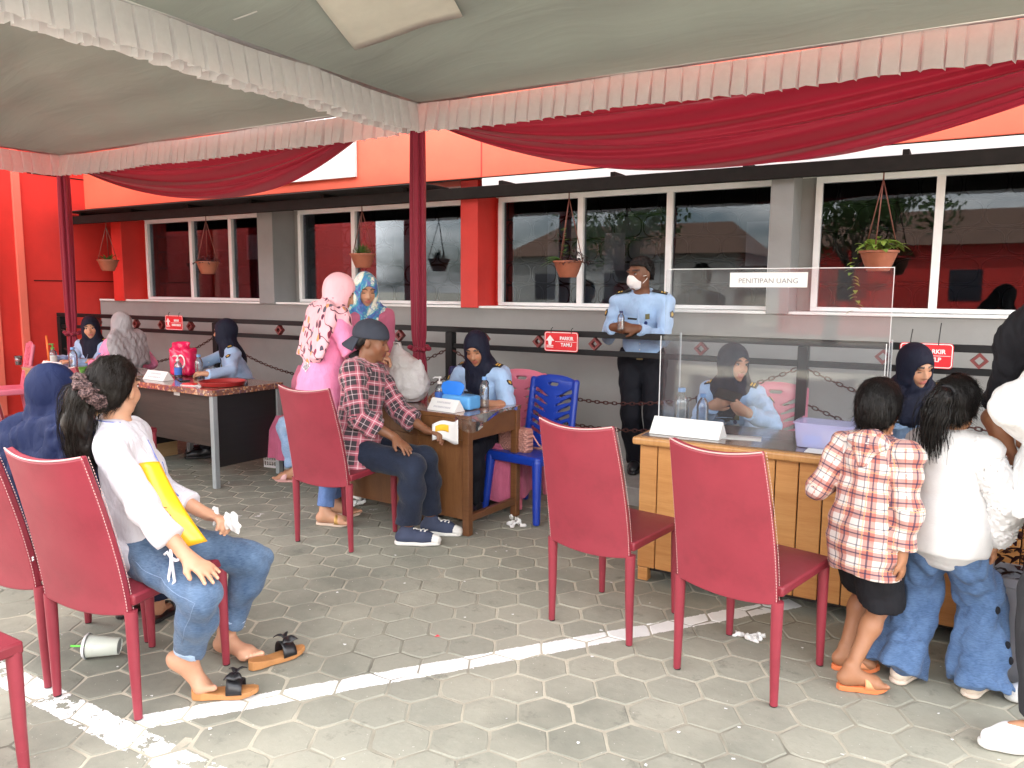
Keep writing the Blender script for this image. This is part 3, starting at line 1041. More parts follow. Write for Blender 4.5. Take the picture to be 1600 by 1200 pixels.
    def uniform(s, m, seed=1, h=0.008, sleeve=1.0, tag_side=True, cuff=0.004, lanyard=True, girth=None, tail=0.10):
        o = s.shirt(m, 'uniform_shirt', sleeve, 0.014, h, tail, seed, 0.0045, cuff=cuff)
        k = s.k
        for sd in (1, -1):
            # shoulder boards
            a = s.N + (s.SH[sd] - s.N) * 0.45 + s.up * 0.060 * k; b = s.SH[sd] + s.up * 0.070 * k + s.sr * sd * 0.015 * k
            d = nrm(b - a); f = nrm(np.cross(s.up, d)); n = np.cross(d, f) * (1 if np.dot(np.cross(d, f), s.up) > 0 else -1)
            c = (a + b) / 2 - s.at; L = np.linalg.norm(b - a)
            M = frame_matrix(c, d, f, n)
            ep = MB().prism([(-L / 2, -0.022 * k), (L / 2, -0.026 * k), (L / 2, 0.026 * k), (-L / 2, 0.022 * k)], 0.0, 0.006, M).build('shoulder_board', BLACKC, o)
            for j in range(2):
                x = L * (0.08 + 0.18 * j)
                MB().prism([(x, -0.016), (x + 0.010, -0.016), (x + 0.010, 0.016), (x, 0.016)], 0.006, 0.008, M).build('rank_bar', GOLD, ep)
            # arm badge
            e, w = s.ARM[sd]
            ax = nrm(e - s.SH[sd]); n = s.sr * sd + s.sf * 0.45; n = nrm(n - ax * n.dot(ax))
            c = s.SH[sd] + ax * 0.095 * k + n * (0.054 * k * s.girth + 0.014 if not s.fem else 0.048 * k * s.girth + 0.014)
            R = 0.030 * k
            pent = [(R * sin(2 * pi * i / 5), R * cos(2 * pi * i / 5)) for i in range(5)]
            star = [((R * 0.62 if i % 2 == 0 else R * 0.34) * sin(pi * i / 6), (R * 0.62 if i % 2 == 0 else R * 0.34) * cos(pi * i / 6)) for i in range(12)]
            s.patch(o, c, n, -ax, pent[::-1], BADGE, 0.004, 'arm_badge', [(star[::-1], GOLD)])
        def chest(x, z, depth=0.102): return s.P + s.up * z * k + s.sr * x * k + s.sf * ((depth + 0.022 + (0.036 if s.fem else 0.0)) * k * s.girth + 0.004)
        if tag_side:
            w, hh = 0.036 * k, 0.007 * k
            s.patch(o, chest(0.065, 0.365), s.sf + s.up * 0.25, s.up, [(-w, -hh), (w, -hh), (w, hh), (-w, hh)], BLACKC, 0.004, 'name_tag')
            w, hh = 0.016 * k, 0.020 * k
            s.patch(o, chest(-0.065, 0.375), s.sf + s.up * 0.25, s.up, [(-w, -hh), (w, -hh), (w, hh), (-w, hh)], mat('olive_badge', (0.14, 0.13, 0.05), 0.6), 0.004, 'chest_badge')
            # pocket flaps and placket as raised cloth
            for sx in (1, -1):
                w, hh = 0.046 * k, 0.014 * k
                s.patch(o, chest(sx * 0.065, 0.325), s.sf + s.up * 0.05, s.up, [(-w, hh), (-w, -hh * 0.4), (0, -hh * 1.3), (w, -hh * 0.4), (w, hh)][::-1], m, 0.004, 'pocket_flap')
        b = bvh_of(o)
        for sx in (-0.011, 0.011):
            pts = [snapped(b, s.P + s.up * (0.05 + 0.40 * i / 9) * k + s.sr * sx * k + s.sf * 0.2 - s.at, -0.0012)[0] for i in range(10)]
            MB().tube(pts, 0.0026, 5).build('placket_seam', m, o, True)
        for i in range(5):
            c, nn = snapped(b, s.P + s.up * (0.10 + 0.08 * i) * k + s.sf * 0.2 - s.at, 0.0005)
            MB().ball(c, 0.0055, 8, 5).build('button', WHITEP, o, True)
        if lanyard:
            c = chest(-0.05, 0.275)
            w, hh = 0.020 * k, 0.028 * k
            s.patch(o, c, s.sf, s.up, [(-w, -hh), (w, -hh), (w, hh), (-w, hh)], WHITEP, 0.003, 'identity_card')
            rr = 0.013 * k
            s.patch(o, c + s.up * 0.055 * k, s.sf, s.up, [(rr * cos(-2 * pi * i / 12), rr * sin(-2 * pi * i / 12)) for i in range(12)][::-1], mat('blue_reel', (0.02, 0.04, 0.16), 0.4), 0.008, 'badge_reel')
        return o

def hair_strands(s, o, m, n, L, w, whorl, seed):
    """fine loose ribbons lying along the hair, so that its surface and outline break up"""
    r = np.random.default_rng(seed)
    me = o.data
    co = np.zeros(len(me.vertices) * 3); me.vertices.foreach_get('co', co); co = co.reshape(-1, 3)
    no = np.zeros(len(me.vertices) * 3); me.vertices.foreach_get('normal', no); no = no.reshape(-1, 3)
    wp = s.h2w(*whorl) - s.at
    dn = -s.HR[:, 2]
    pick = r.integers(0, len(co), n)
    vs, fs = [], []
    for i in pick:
        p, nn = co[i], no[i]
        d = p - wp; d = d / (np.linalg.norm(d) + 1e-6)
        t = d * 0.8 + dn * 0.75 + r.normal(size=3) * 0.22
        t = t - nn * t.dot(nn); t = nrm(t)
        b = nrm(np.cross(t, nn))
        l = L * r.uniform(0.5, 1.2); ww = w * r.uniform(0.6, 1.3)
        lift = r.uniform(0.0, 0.0035) * (3.0 if r.random() < 0.08 else 1.0)
        k = len(vs)
        for j in range(4):
            f = j / 3.0
            c = p + t * l * (f - 0.3) + nn * (0.001 + lift * f - (f - 0.3) ** 2 * l * l * 4.0)
            a = ww * (1 - f * 0.85)
            vs += [c - b * a, c + b * a]
        fs += [(k + 2 * j, k + 2 * j + 1, k + 2 * j + 3, k + 2 * j + 2) for j in range(3)]
    me2 = bpy.data.meshes.new('hair_strands')
    me2.from_pydata([tuple(v) for v in vs], [], fs); me2.update()
    st = link_mesh('hair_strands', me2, m, o)
    st['kind'] = 'stuff'
    return st

def make_sandal(name, g, t, k, sd, sole, strap, thick=0.018, strap_at=(0.075, 0.11), bow=None, wedge=0.0, parent=None, toe_post=False):
    """sole outline extruded, with an arched strap over the foot; g = point under the ankle, t = toe direction"""
    t = nrm(vec(t[0], t[1], 0)); z = vec(0, 0, 1); b = np.cross(t, z) * sd
    pr = [(-0.065, 0.0), (-0.055, 0.024), (-0.02, 0.033), (0.03, 0.032), (0.09, 0.041), (0.13, 0.042), (0.165, 0.034), (0.19, 0.014), (0.192, 0.0)]
    out = [(x, y) for x, y in pr] + [(x, -y * 0.92) for x, y in pr[-2:0:-1]]
    n = len(out)
    top = [g + t * x * k + b * y * k + z * (thick + wedge * np.clip((0.06 - x) / 0.12, 0, 1) + 0.010 * np.clip((x - 0.13) / 0.06, 0, 1)) for x, y in out]
    bot = [g + t * x * k + b * y * k * 0.96 + z * (0.001 + 0.012 * np.clip((x - 0.13) / 0.06, 0, 1)) for x, y in out]
    mb = MB(); mb.add(top + bot, [tuple(range(n)), tuple(range(2 * n - 1, n - 1, -1))] + [(i, n + i, n + (i + 1) % n, (i + 1) % n) for i in range(n)])
    o = mb.build(name, sole, parent, False, 0.003)
    x0, x1 = strap_at
    def fn(u, v):
        a = pi * u
        x = (x0 + (x1 - x0) * v) * k
        wv = 0.043 * k; hgt = (0.060 - 0.018 * v) * k
        return g + t * x + b * (wv * cos(a)) + z * (thick + hgt * sin(a) ** 0.75)
    MB().grid(fn, 14, 4, 0.004).build('strap', strap, o, True)
    if bow is not None:
        c = g + t * (x0 + x1) / 2 * k + z * (thick + 0.060 * k)
        for a in (1, -1):
            def fb(u, v, a=a):
                rr = 0.006 + 0.030 * v
                return c + b * a * (0.045 * v) * k + t * ((u - 0.5) * 2 * rr) * k + z * (0.006 + 0.012 * sin(v * pi) + 0.004 * sin(u * 9))
            MB().grid(fb, 8, 6, 0.004).build('bow_loop', bow, o, True)
        MB().ball(c + z * 0.006, 0.010 * k, 10, 6).build('bow_knot', bow, o, True)
    return o

# ------------------------------------------------------------------ ground: hexagonal concrete pavers, worn white parking lines
def paver_material():
    N = Nodes('hex_paver_concrete')
    geo = N.new('NewGeometry'); pos = geo.outputs['Position']
    x, y, z = N.sep(pos)
    oi = N.new('ObjectInfo')
    at = N.new('Attribute'); at.attribute_name = 'rnd'
    rnd = N.math('FRACT', N.math('ADD', at.outputs['Fac'], oi.outputs['Random']))
    n1 = N.noise(1.1, 5.0, 0.6, pos); n2 = N.noise(38.0, 4.0, 0.7, pos); n3 = N.noise(7.0, 5.0, 0.65, pos)
    c = N.mix(rnd, (0.29, 0.285, 0.228), (0.385, 0.37, 0.295))
    c = N.mix(N.ramp(n1, [(0.35, (0, 0, 0)), (0.7, (1, 1, 1))]), N.mix(0.45, c, (0.20, 0.21, 0.18)), c)
    c = N.mix(N.math('MULTIPLY', N.ramp(n3, [(0.5, (0, 0, 0)), (0.8, (1, 1, 1))]), 0.35), c, (0.33, 0.31, 0.25))
    c = N.mix(N.math('MULTIPLY', n2, 0.55), c, N.mix(n2, (0.10, 0.10, 0.085), (0.46, 0.44, 0.37)))
    # dark stains and pale grit
    c = N.mix(N.math('MULTIPLY', N.ramp(N.noise(5.2, 6.0, 0.75, N.mapping(pos, loc=(3, 7, 0))), [(0.58, (0, 0, 0)), (0.70, (1, 1, 1))]), 0.5), c, (0.06, 0.06, 0.052))
    c = N.mix(N.math('MULTIPLY', N.ramp(N.noise(0.75, 5.0, 0.65, N.mapping(pos, loc=(9, 2, 0))), [(0.44, (0, 0, 0)), (0.62, (1, 1, 1))]), 0.62), c, (0.13, 0.135, 0.112))
    c = N.mix(N.math('MULTIPLY', N.ramp(N.noise(19.0, 6.0, 0.8, pos), [(0.56, (0, 0, 0)), (0.74, (1, 1, 1))]), 0.4), c, (0.09, 0.09, 0.078))
    c = N.mix(N.ramp(N.noise(85.0, 2.0, 0.5, pos), [(0.735, (0, 0, 0)), (0.76, (1, 1, 1))]), c, (0.62, 0.60, 0.54))
    # paint: distance to each line, edges broken by noise
    wob = N.math('MULTIPLY', N.math('SUBTRACT', N.noise(28.0, 4.0, 0.7, pos), 0.5), 0.030)
    wear_n = N.noise(9.0, 6.0, 0.7, pos)
    mask = None
    for (ax, ay, bx, by, w, wear) in PAINT:
        dx, dy = bx - ax, by - ay; L = sqrt(dx * dx + dy * dy); dx /= L; dy /= L
        along = N.math('ADD', N.math('MULTIPLY', N.math('SUBTRACT', x, ax), dx), N.math('MULTIPLY', N.math('SUBTRACT', y, ay), dy))
        perp = N.math('ABSOLUTE', N.math('ADD', N.math('MULTIPLY', N.math('SUBTRACT', x, ax), -dy), N.math('MULTIPLY', N.math('SUBTRACT', y, ay), dx)))
        m = N.math('LESS_THAN', N.math('ADD', perp, wob), w / 2)
        m = N.math('MULTIPLY', m, N.math('GREATER_THAN', along, 0.0)); m = N.math('MULTIPLY', m, N.math('LESS_THAN', along, L))
        m = N.math('MULTIPLY', m, N.math('GREATER_THAN', wear_n, wear))
        mask = m if mask is None else N.math('MAXIMUM', mask, m)
    c = N.mix(N.math('MULTIPLY', mask, 0.93), c, N.mix(n3, (0.70, 0.70, 0.68), (0.82, 0.82, 0.81)))
    N.set(Base_Color=c, Roughness=0.88, Specular_IOR_Level=0.25)
    N.bump(N.math('MULTIPLY_ADD', n2, 0.5, n3), 0.35, 0.006)
    return N.m

PAINT = [(-2.42, 1.53, -0.62, 3.86, 0.10, 0.30),      # the diagonal parking line
         (-9.0, 1.545, -1.2, 1.45, 0.115, 0.44),        # the line it starts from, worn through
         (-5.6, 2.20, -2.55, 4.75, 0.07, 0.565)]         # a faint old line further in
HEX = 0.200                                             # flat to flat
PAV = paver_material()
def sand_material():
    N = Nodes('joint_sand')
    geo = N.new('NewGeometry'); pos = geo.outputs['Position']
    a = N.noise(0.9, 4.0, 0.6, pos)
    b = N.noise(60.0, 3.0, 0.7, pos)
    c = N.mix(N.ramp(a, [(0.36, (0, 0, 0)), (0.56, (1, 1, 1))]), (0.13, 0.125, 0.10), (0.52, 0.48, 0.38))
    c = N.mix(N.math('MULTIPLY', b, 0.4), c, (0.22, 0.21, 0.18))
    N.set(Base_Color=c, Roughness=0.95, Specular_IOR_Level=0.1)
    N.bump(b, 0.5, 0.004)
    return N.m
SAND = sand_material()
ASPH = mat('asphalt', (0.055, 0.055, 0.055), 0.9, 0.25, 3.0, 0.4, 120.0)
ground = MB().b2((-400, -400, -0.50), (400, 400, -0.0034)).build('ground', SAND)
tag(ground, kind='structure')

def build_pavers():
    s = HEX / sqrt(3.0)                 # side; flats lie along X, points along +-X
    gap = 0.0035
    R = s - gap
    def hexv(r, z): return [(r * cos(pi / 3 * i), r * sin(pi / 3 * i), z) for i in range(6)]
    V = hexv(R, -0.02) + hexv(R, -0.0035) + hexv(R - 0.0045, 0.0)
    Fc = [(12, 13, 14, 15, 16, 17)] + [(i, (i + 1) % 6, 6 + (i + 1) % 6, 6 + i) for i in range(6)] + [(6 + i, 6 + (i + 1) % 6, 12 + (i + 1) % 6, 12 + i) for i in range(6)]
    Rw = np.array((Matrix.Rotation(radians(30.3), 3, 'Z') @ Matrix.Rotation(radians(83.1), 3, 'X') @ Matrix.Rotation(radians(0.4), 3, 'Z')))
    cells = []
    for i in range(-75, 30):
        for j in range(-30, 28):
            x = i * 1.5 * s; y = 0.033 + (j + (0.5 if i % 2 else 0.0)) * HEX
            if not (-10.6 < x < 3.6 and -3.5 < y < 5.02): continue
            c = Rw.T @ np.array([x, y, -1.52])
            vis = False
            if c[2] < -0.3:
                px, py = 800 + 1200 * c[0] / -c[2], 600 - 1200 * c[1] / -c[2]
                vis = -60 < px < 1660 and py < 1260
            cells.append((c[2] if vis else -99 - x * 0, x, y))
    cells.sort(key=lambda t: -t[0])
    def worn(rr):
        """one paver with an uneven outline: each side cut in three, corners knocked"""
        out = []
        for i in range(6):
            a0, a1 = pi / 3 * i, pi / 3 * (i + 1)
            p0, p1 = vec(cos(a0), sin(a0)), vec(cos(a1), sin(a1))
            for t in (0.0, 0.33, 0.67):
                p = (p0 * (1 - t) + p1 * t) * (R + rr.gauss(0, 0.0011) - (abs(rr.gauss(0, 0.0022)) if t == 0.0 else 0.0))
                out.append(p)
        n = len(out)
        bv = [0.0045 + abs(rr.gauss(0, 0.0025)) for _ in out]
        vs = [(p[0], p[1], -0.02) for p in out] + [(p[0], p[1], -0.0030) for p in out] + [(p[0] * (1 - q_ / R), p[1] * (1 - q_ / R), rr.gauss(0, 0.0004)) for p, q_ in zip(out, bv)]
        fs = [tuple(range(2 * n, 3 * n))] + [(i, (i + 1) % n, n + (i + 1) % n, n + i) for i in range(n)] + [(n + i, n + (i + 1) % n, 2 * n + (i + 1) % n, 2 * n + i) for i in range(n)]
        return vs, fs
    rr = random.Random(11)
    kinds = [worn(rr) for _ in range(12)]
    meshes = []
    for vs_, fs_ in kinds:
        me = MB().add(vs_, fs_).mesh('paver'); me.materials.append(PAV); meshes.append(me)
    for n, (d, x, y) in enumerate(cells[:300]):
        o = bpy.data.objects.new('paver', meshes[rr.randrange(12)])
        COL.objects.link(o)
        o.parent = ground
        o.location = (x, y, random.uniform(-0.0022, 0.0008))
        o.rotation_euler = (random.gauss(0, 0.006), random.gauss(0, 0.006), (n % 6) * pi / 3 + random.gauss(0, 0.008))
    vs, fs, rn = [], [], []
    for (d, x, y) in cells[300:]:
        kv, kf = kinds[rr.randrange(12)]
        k = len(vs); dz = random.uniform(-0.0022, 0.0008); r = random.random()
        vs += [(a + x, b + y, c + dz) for a, b, c in kv]
        fs += [tuple(q + k for q in f) for f in kf]; rn += [r] * len(kf)
    m2 = bpy.data.meshes.new('paver_field'); m2.from_pydata(vs, [], fs)
    m2.attributes.new('rnd', 'FLOAT', 'FACE').data.foreach_set('value', rn)
    m2.update()
    o = link_mesh('paver_field', m2, PAV, ground); o['kind'] = 'stuff'
build_pavers()

CONC = mat('concrete_kerb', (0.30, 0.29, 0.27), 0.9, 0.2, 5.0, 0.35, 60.0, dirt=0.5)
WALLG = mat('light_grey_wall_paint', (0.275, 0.272, 0.262), 0.75, 0.06, 2.0, 0.15, 30.0, dirt=0.12)
WALLG2 = mat('grey_pilaster_paint', (0.25, 0.25, 0.248), 0.75, 0.08, 3.0, 0.15, 30.0)
RED = mat('red_wall_paint', (0.60, 0.030, 0.022), 0.55, 0.10, 2.0, 0.12, 25.0, dirt=0.15)
REDL = mat('orange_red_fascia_paint', (0.76, 0.135, 0.075), 0.6, 0.10, 1.6, 0.12, 25.0, dirt=0.15)
REDP = mat('pale_red_stripe_paint', (0.74, 0.16, 0.11), 0.6, 0.08, 2.0)
WHITE = mat('white_wall_paint', (0.78, 0.78, 0.76), 0.6, 0.04, 3.0)
ALU = mat('white_aluminium_frame', (0.84, 0.84, 0.84), 0.4, 0.05, 8.0)
STEEL = mat('dark_brown_steel', (0.010, 0.008, 0.007), 0.7, 0.25, 12.0, spec=0.15)
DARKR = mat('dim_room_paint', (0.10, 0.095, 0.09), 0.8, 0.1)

side = MB().b2((-10.2, 5.08, -0.2), (6.0, 7.0, 0.130)).build('sidewalk', CONC, bevel=0.01)
tag(side, kind='structure')

# ------------------------------------------------------------------ building
bld = empty('office_building', (-4.0, 6.2, 0.13), 0, 'red and grey single-storey office building with white framed windows behind the tents', 'building')
B0 = Vector((-4.0, 6.2, 0.13))
def bpart(name, m, fn, parent=bld, bevel=0.0, smooth=False):
    mb = MB(); fn(mb)
    mb.v = [(x - B0.x, y - B0.y, z - B0.z) for x, y, z in mb.v]
    return mb.build(name, m, parent, smooth, bevel)
LEDGE = 1.362
WX0, WX1 = -9.62, 6.0
bpart('lower_wall', WALLG, lambda m: m.b2((WX0, 5.915, 0.125), (WX1, 6.50, LEDGE)), bevel=0.006)
bpart('ledge', WHITE, lambda m: m.b2((WX0 + 0.02, 5.895, LEDGE + 0.001), (WX1, 6.19, LEDGE + 0.022)), bevel=0.004)
WTOP = 2.372
bpart('lintel_wall', WHITE, lambda m: m.b2((WX0, 6.19, WTOP + 0.002), (WX1, 6.5, 2.95)))
bpart('fascia', REDL, lambda m: m.b2((-9.9, 5.80, 2.505), (WX1, 6.188, 5.4)), bevel=0.006)
bpart('fascia_trim', WHITE, lambda m: m.b2((-3.70, 5.79, 2.385), (WX1, 6.188, 2.495)))
bpart('fascia_joint', STEEL, lambda m: m.b2((-9.9, 5.795, 2.496), (WX1, 5.83, 2.504)))
for xx in (-6.9, -3.72, -0.6):
    bpart('panel_joint', RED, lambda m: m.b2((xx, 5.797, 2.51), (xx + 0.012, 5.803, 5.4)))
bpart('roof', mat('grey_roof_sheet', (0.25, 0.25, 0.25), 0.7), lambda m: m.b2((-10.1, 5.08, 5.402), (WX1, 14.0, 5.5)))  # out of view; forward overhang added to darken the wall and floor below
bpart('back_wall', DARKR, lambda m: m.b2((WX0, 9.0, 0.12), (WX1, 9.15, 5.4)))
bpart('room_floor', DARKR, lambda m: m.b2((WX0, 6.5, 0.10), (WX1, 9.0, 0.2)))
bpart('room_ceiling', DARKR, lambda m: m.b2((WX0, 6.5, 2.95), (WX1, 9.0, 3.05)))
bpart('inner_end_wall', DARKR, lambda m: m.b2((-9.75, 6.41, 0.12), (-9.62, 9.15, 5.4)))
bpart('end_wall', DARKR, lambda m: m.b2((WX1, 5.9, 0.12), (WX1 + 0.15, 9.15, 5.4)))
PILS = [(-9.25, -9.04, RED), (-6.63, -6.40, WALLG2), (-3.985, -3.80, RED), (-1.264, -1.105, WALLG2), (1.52, 1.70, RED), (4.2, 4.4, WALLG2)]
for x0, x1, m_ in PILS:
    bpart('pilaster', m_, lambda m: m.b2((x0, 5.875, LEDGE + 0.004), (x1, 6.4, 2.50)), bevel=0.004)
# wall strips filling beside the windows
def glass_material():
    N = Nodes('dark_window_glass')
    tr = N.n.new('ShaderNodeBsdfTransparent'); tr.inputs[0].default_value = (0.55, 0.57, 0.60, 1)
    gl = N.n.new('ShaderNodeBsdfGlossy'); gl.inputs['Roughness'].default_value = 0.015; gl.inputs[0].default_value = (0.9, 0.95, 1.0, 1)
    fr = N.n.new('ShaderNodeFresnel'); fr.inputs[0].default_value = 1.5
    mx = N.n.new('ShaderNodeMixShader')
    N.put(mx.inputs[0], N.math('MULTIPLY_ADD', fr.outputs[0], 0.75, 0.0, clamp=True))
    N.t.links.new(tr.outputs[0], mx.inputs[1]); N.t.links.new(gl.outputs[0], mx.inputs[2])
    N.t.links.new(mx.outputs[0], N.out.inputs['Surface'])
    return N.m
GLASS = glass_material()
IRON = mat('black_iron_grille', (0.012, 0.012, 0.013), 0.55, 0.1)
def window(x0, x1, muls, left_strip=None, right_strip=None):
    z0, z1 = LEDGE + 0.024, WTOP
    for sx in (left_strip, right_strip):
        if sx: bpart('wall_strip', sx[2], lambda m: m.b2((sx[0], 6.19, z0), (sx[1], 6.45, z1)))
    w = empty('window', (0, 0, 0)); w.parent = bld
    fr = 0.045
    edges = [x0] + list(muls) + [x1]
    bpart('frame', ALU, lambda m: (m.b2((x0, 6.155, z1 - fr), (x1, 6.22, z1 - 0.001))), w, 0.003)
    bpart('frame', ALU, lambda m: (m.b2((x0, 6.155, z0 + 0.001), (x1, 6.22, z0 + fr * 0.7))), w, 0.003)
    for i, e in enumerate(edges):
        a, b = (e, e + fr) if i == 0 else ((e - fr, e) if i == len(edges) - 1 else (e - fr / 2 - 0.004, e + fr / 2 + 0.004))
        bpart('frame', ALU, lambda m: m.b2((a, 6.150, z0 + fr * 0.7), (b, 6.225, z1 - fr)), w, 0.003)
    for a, b in zip(edges[:-1], edges[1:]):
        bpart('pane', GLASS, lambda m: m.b2((a + 0.02, 6.188, z0 + 0.03), (b - 0.02, 6.192, z1 - 0.04)), w)
    # iron grille of staggered rounded loops behind the glass
    mb = MB()
    rows = 5; hh = (z1 - z0) / rows; wd = 0.27
    for r in range(rows):
        zc = z0 + hh * (r + 0.5)
        xx = x0 + (0.0 if r % 2 else -wd / 2)
        while xx < x1:
            pts = []
            for k in range(16):
                a = 2 * pi * k / 16
                cx = abs(cos(a)) ** 0.6 * (1 if cos(a) >= 0 else -1); sz = abs(sin(a)) ** 0.75 * (1 if sin(a) >= 0 else -1)
                pts.append((min(max(xx + wd / 2 + cx * wd * 0.47, x0 + 0.02), x1 - 0.02), 6.30, zc + sz * hh * 0.46))
            mb.tube(pts, 0.0065, 5, closed=True)
            xx += wd
    for r in range(rows + 1): mb.tube([(x0, 6.305, z0 + hh * r), (x1, 6.305, z0 + hh * r)], 0.006, 5)
    mb.v = [(x - B0.x, y - B0.y, z - B0.z) for x, y, z in mb.v]
    g = mb.build('grille', IRON, w, True); g['kind'] = 'stuff'
window(-8.97, -6.66, (-8.10, -7.40), (-9.04, -8.972, RED), None)
window(-6.31, -4.02, (-5.52, -4.74), (-6.40, -6.312, WALLG), None)
window(-3.755, -1.28, (-2.92, -2.12), (-3.80, -3.757, RED), None)
window(-1.00, 1.50, (-0.19, 0.65), (-1.105, -1.002, WALLG), None)
window(1.80, 4.15, (2.6, 3.35), (1.70, 1.798, RED), None)
# added pale panels standing in for the dimly lit room behind the grilles
for xa, xb in ((-5.95, -4.05), (-3.4, -2.3)):
    bpart('lit_room_panel', mat('lit_room_grey', (0.42, 0.44, 0.47), 0.9, 0.1, 3.0), lambda m: m.b2((xa, 6.46, 1.3), (xb, 6.47, 2.25)))
# paper notices behind the glass
PAPER = mat('notice_paper', (0.62, 0.60, 0.62), 0.8, 0.05)
for x, z, w_, h_ in ((-4.93, 1.92, 0.20, 0.30), (-2.62, 1.86, 0.19, 0.32), (-1.42, 1.90, 0.18, 0.34), (-7.1, 2.0, 0.2, 0.28)):
    bpart('window_notice', PAPER, lambda m: m.b2((x - w_ / 2, 6.215, z - h_ / 2), (x + w_ / 2, 6.2165, z + h_ / 2)))
# red side wall at the far end with pale fins and panel joints
bpart('side_wall', RED, lambda m: m.b2((-10.0, 1.0, 0.0), (-9.64, 6.4, 5.4)), bevel=0.006)
for y in (4.62, 4.93):
    bpart('wall_fin', REDP, lambda m: m.b2((-9.638, y, 0.0), (-9.60, y + 0.085, 5.39)), bevel=0.003)
for z in (1.60, 2.86):
    bpart('panel_joint', STEEL, lambda m: m.b2((-9.640, 5.12, z), (-9.634, 6.3, z + 0.012)))
# white sign board on the fascia
bpart('sign_board', mat('white_sign_sheet', (0.82, 0.82, 0.81), 0.4, 0.02), lambda m: m.b2((-6.30, 5.760, 2.60), (-5.13, 5.795, 3.35)), bevel=0.004)

# steel trellis under the fascia, with a dark sheet soffit towards the far end
tr = empty('steel_trellis', (-4.0, 5.55, 2.3), 0, 'dark brown steel trellis bars running along the wall above the windows', 'trellis')
def tpart(name, m, fn, bevel=0.003):
    mb = MB(); fn(mb); mb.v = [(x + 4.0, y - 5.55, z - 2.3) for x, y, z in mb.v]
    return mb.build(name, m, tr, False, bevel)
for y, z, h_ in ((5.52, 2.292, 0.095), (5.68, 2.335, 0.05), (5.80, 2.36, 0.045)):
    tpart('bar', STEEL, lambda m: m.b2((-9.55, y, z), (5.9, y + 0.05, z + h_)))
for i in range(16):
    x = -9.4 + i * 1.0
    tpart('cross_bar', STEEL, lambda m: m.b2((x, 5.572, 2.392), (x + 0.04, 5.879, 2.43)))
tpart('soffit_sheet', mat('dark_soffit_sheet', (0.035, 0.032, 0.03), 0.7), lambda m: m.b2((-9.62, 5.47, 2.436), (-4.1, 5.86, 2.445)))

# ------------------------------------------------------------------ tents
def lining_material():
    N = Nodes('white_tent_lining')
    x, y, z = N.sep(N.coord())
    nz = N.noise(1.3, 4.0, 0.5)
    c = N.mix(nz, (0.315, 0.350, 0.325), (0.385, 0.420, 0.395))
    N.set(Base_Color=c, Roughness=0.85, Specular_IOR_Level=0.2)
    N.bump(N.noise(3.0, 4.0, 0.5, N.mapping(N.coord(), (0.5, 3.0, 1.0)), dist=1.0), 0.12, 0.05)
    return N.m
def satin_material(name, col, tr=0.35, rough=0.45):
    N = Nodes(name)
    nz = N.noise(30.0, 3.0)
    c = N.mix(nz, [x * 0.92 for x in col], [min(1, x * 1.05) for x in col])
    N.set(Base_Color=c, Roughness=rough, Specular_IOR_Level=0.35, Sheen_Weight=0.2)
    t = N.n.new('ShaderNodeBsdfTranslucent'); N.put(t.inputs[0], c)
    mx = N.n.new('ShaderNodeMixShader'); mx.inputs[0].default_value = tr
    N.t.links.new(N.bsdf.outputs[0], mx.inputs[1]); N.t.links.new(t.outputs[0], mx.inputs[2])
    N.t.links.new(mx.outputs[0], N.out.inputs['Surface'])
    return N.m
LINING = lining_material()
SATIN = satin_material('white_satin_valance', (0.80, 0.80, 0.82), 0.36)
MAROON = satin_material('maroon_drape_cloth', (0.33, 0.008, 0.036), 0.08, 0.55)
MAROOND = satin_material('maroon_post_cloth', (0.25, 0.010, 0.035), 0.10, 0.6)
TARP = mat('pvc_tent_roof', (0.55, 0.56, 0.56), 0.5, 0.05)
EAVE = 2.925
def valance(mb, a, b, outward, seed, drop=0.215, off=0.0):
    """box-pleated strip from a to b along the eave"""
    r = random.Random(seed)
    L = sqrt((b[0] - a[0]) ** 2 + (b[1] - a[1]) ** 2)
    dx, dy = (b[0] - a[0]) / L, (b[1] - a[1]) / L
    pos = 0.0; cols = []
    while pos < L:
        w = r.uniform(0.085, 0.120)
        amp = r.uniform(0.6, 1.2)
        for f, d in ((0.0, 0.0), (0.10, 1.0), (0.5, 1.25), (0.90, 1.0), (0.985, 0.15)):
            if pos + f * w <= L: cols.append((pos + f * w, d * amp, r.uniform(-1, 1)))
        pos += w
    rows = [0.0, 0.12, 0.45, 1.0]
    sag = lambda t: -0.018 * sin(pi * (t / L * 3 % 1.0))
    vs, fs = [], []
    for (t, d, j) in cols:
        for q in rows:
            o = off + d * (0.008 + 0.042 * q) + 0.003
            vs.append((a[0] + dx * (t + j * 0.006 * q) + outward[0] * o, a[1] + dy * (t + j * 0.006 * q) + outward[1] * o, EAVE + sag(t) - q * drop * (1 + 0.03 * j * q) + 0.006))
    n = len(rows)
    for i in range(len(cols) - 1):
        for k in range(n - 1):
            fs.append((i * n + k, (i + 1) * n + k, (i + 1) * n + k + 1, i * n + k + 1))
    mb.add(vs, fs)

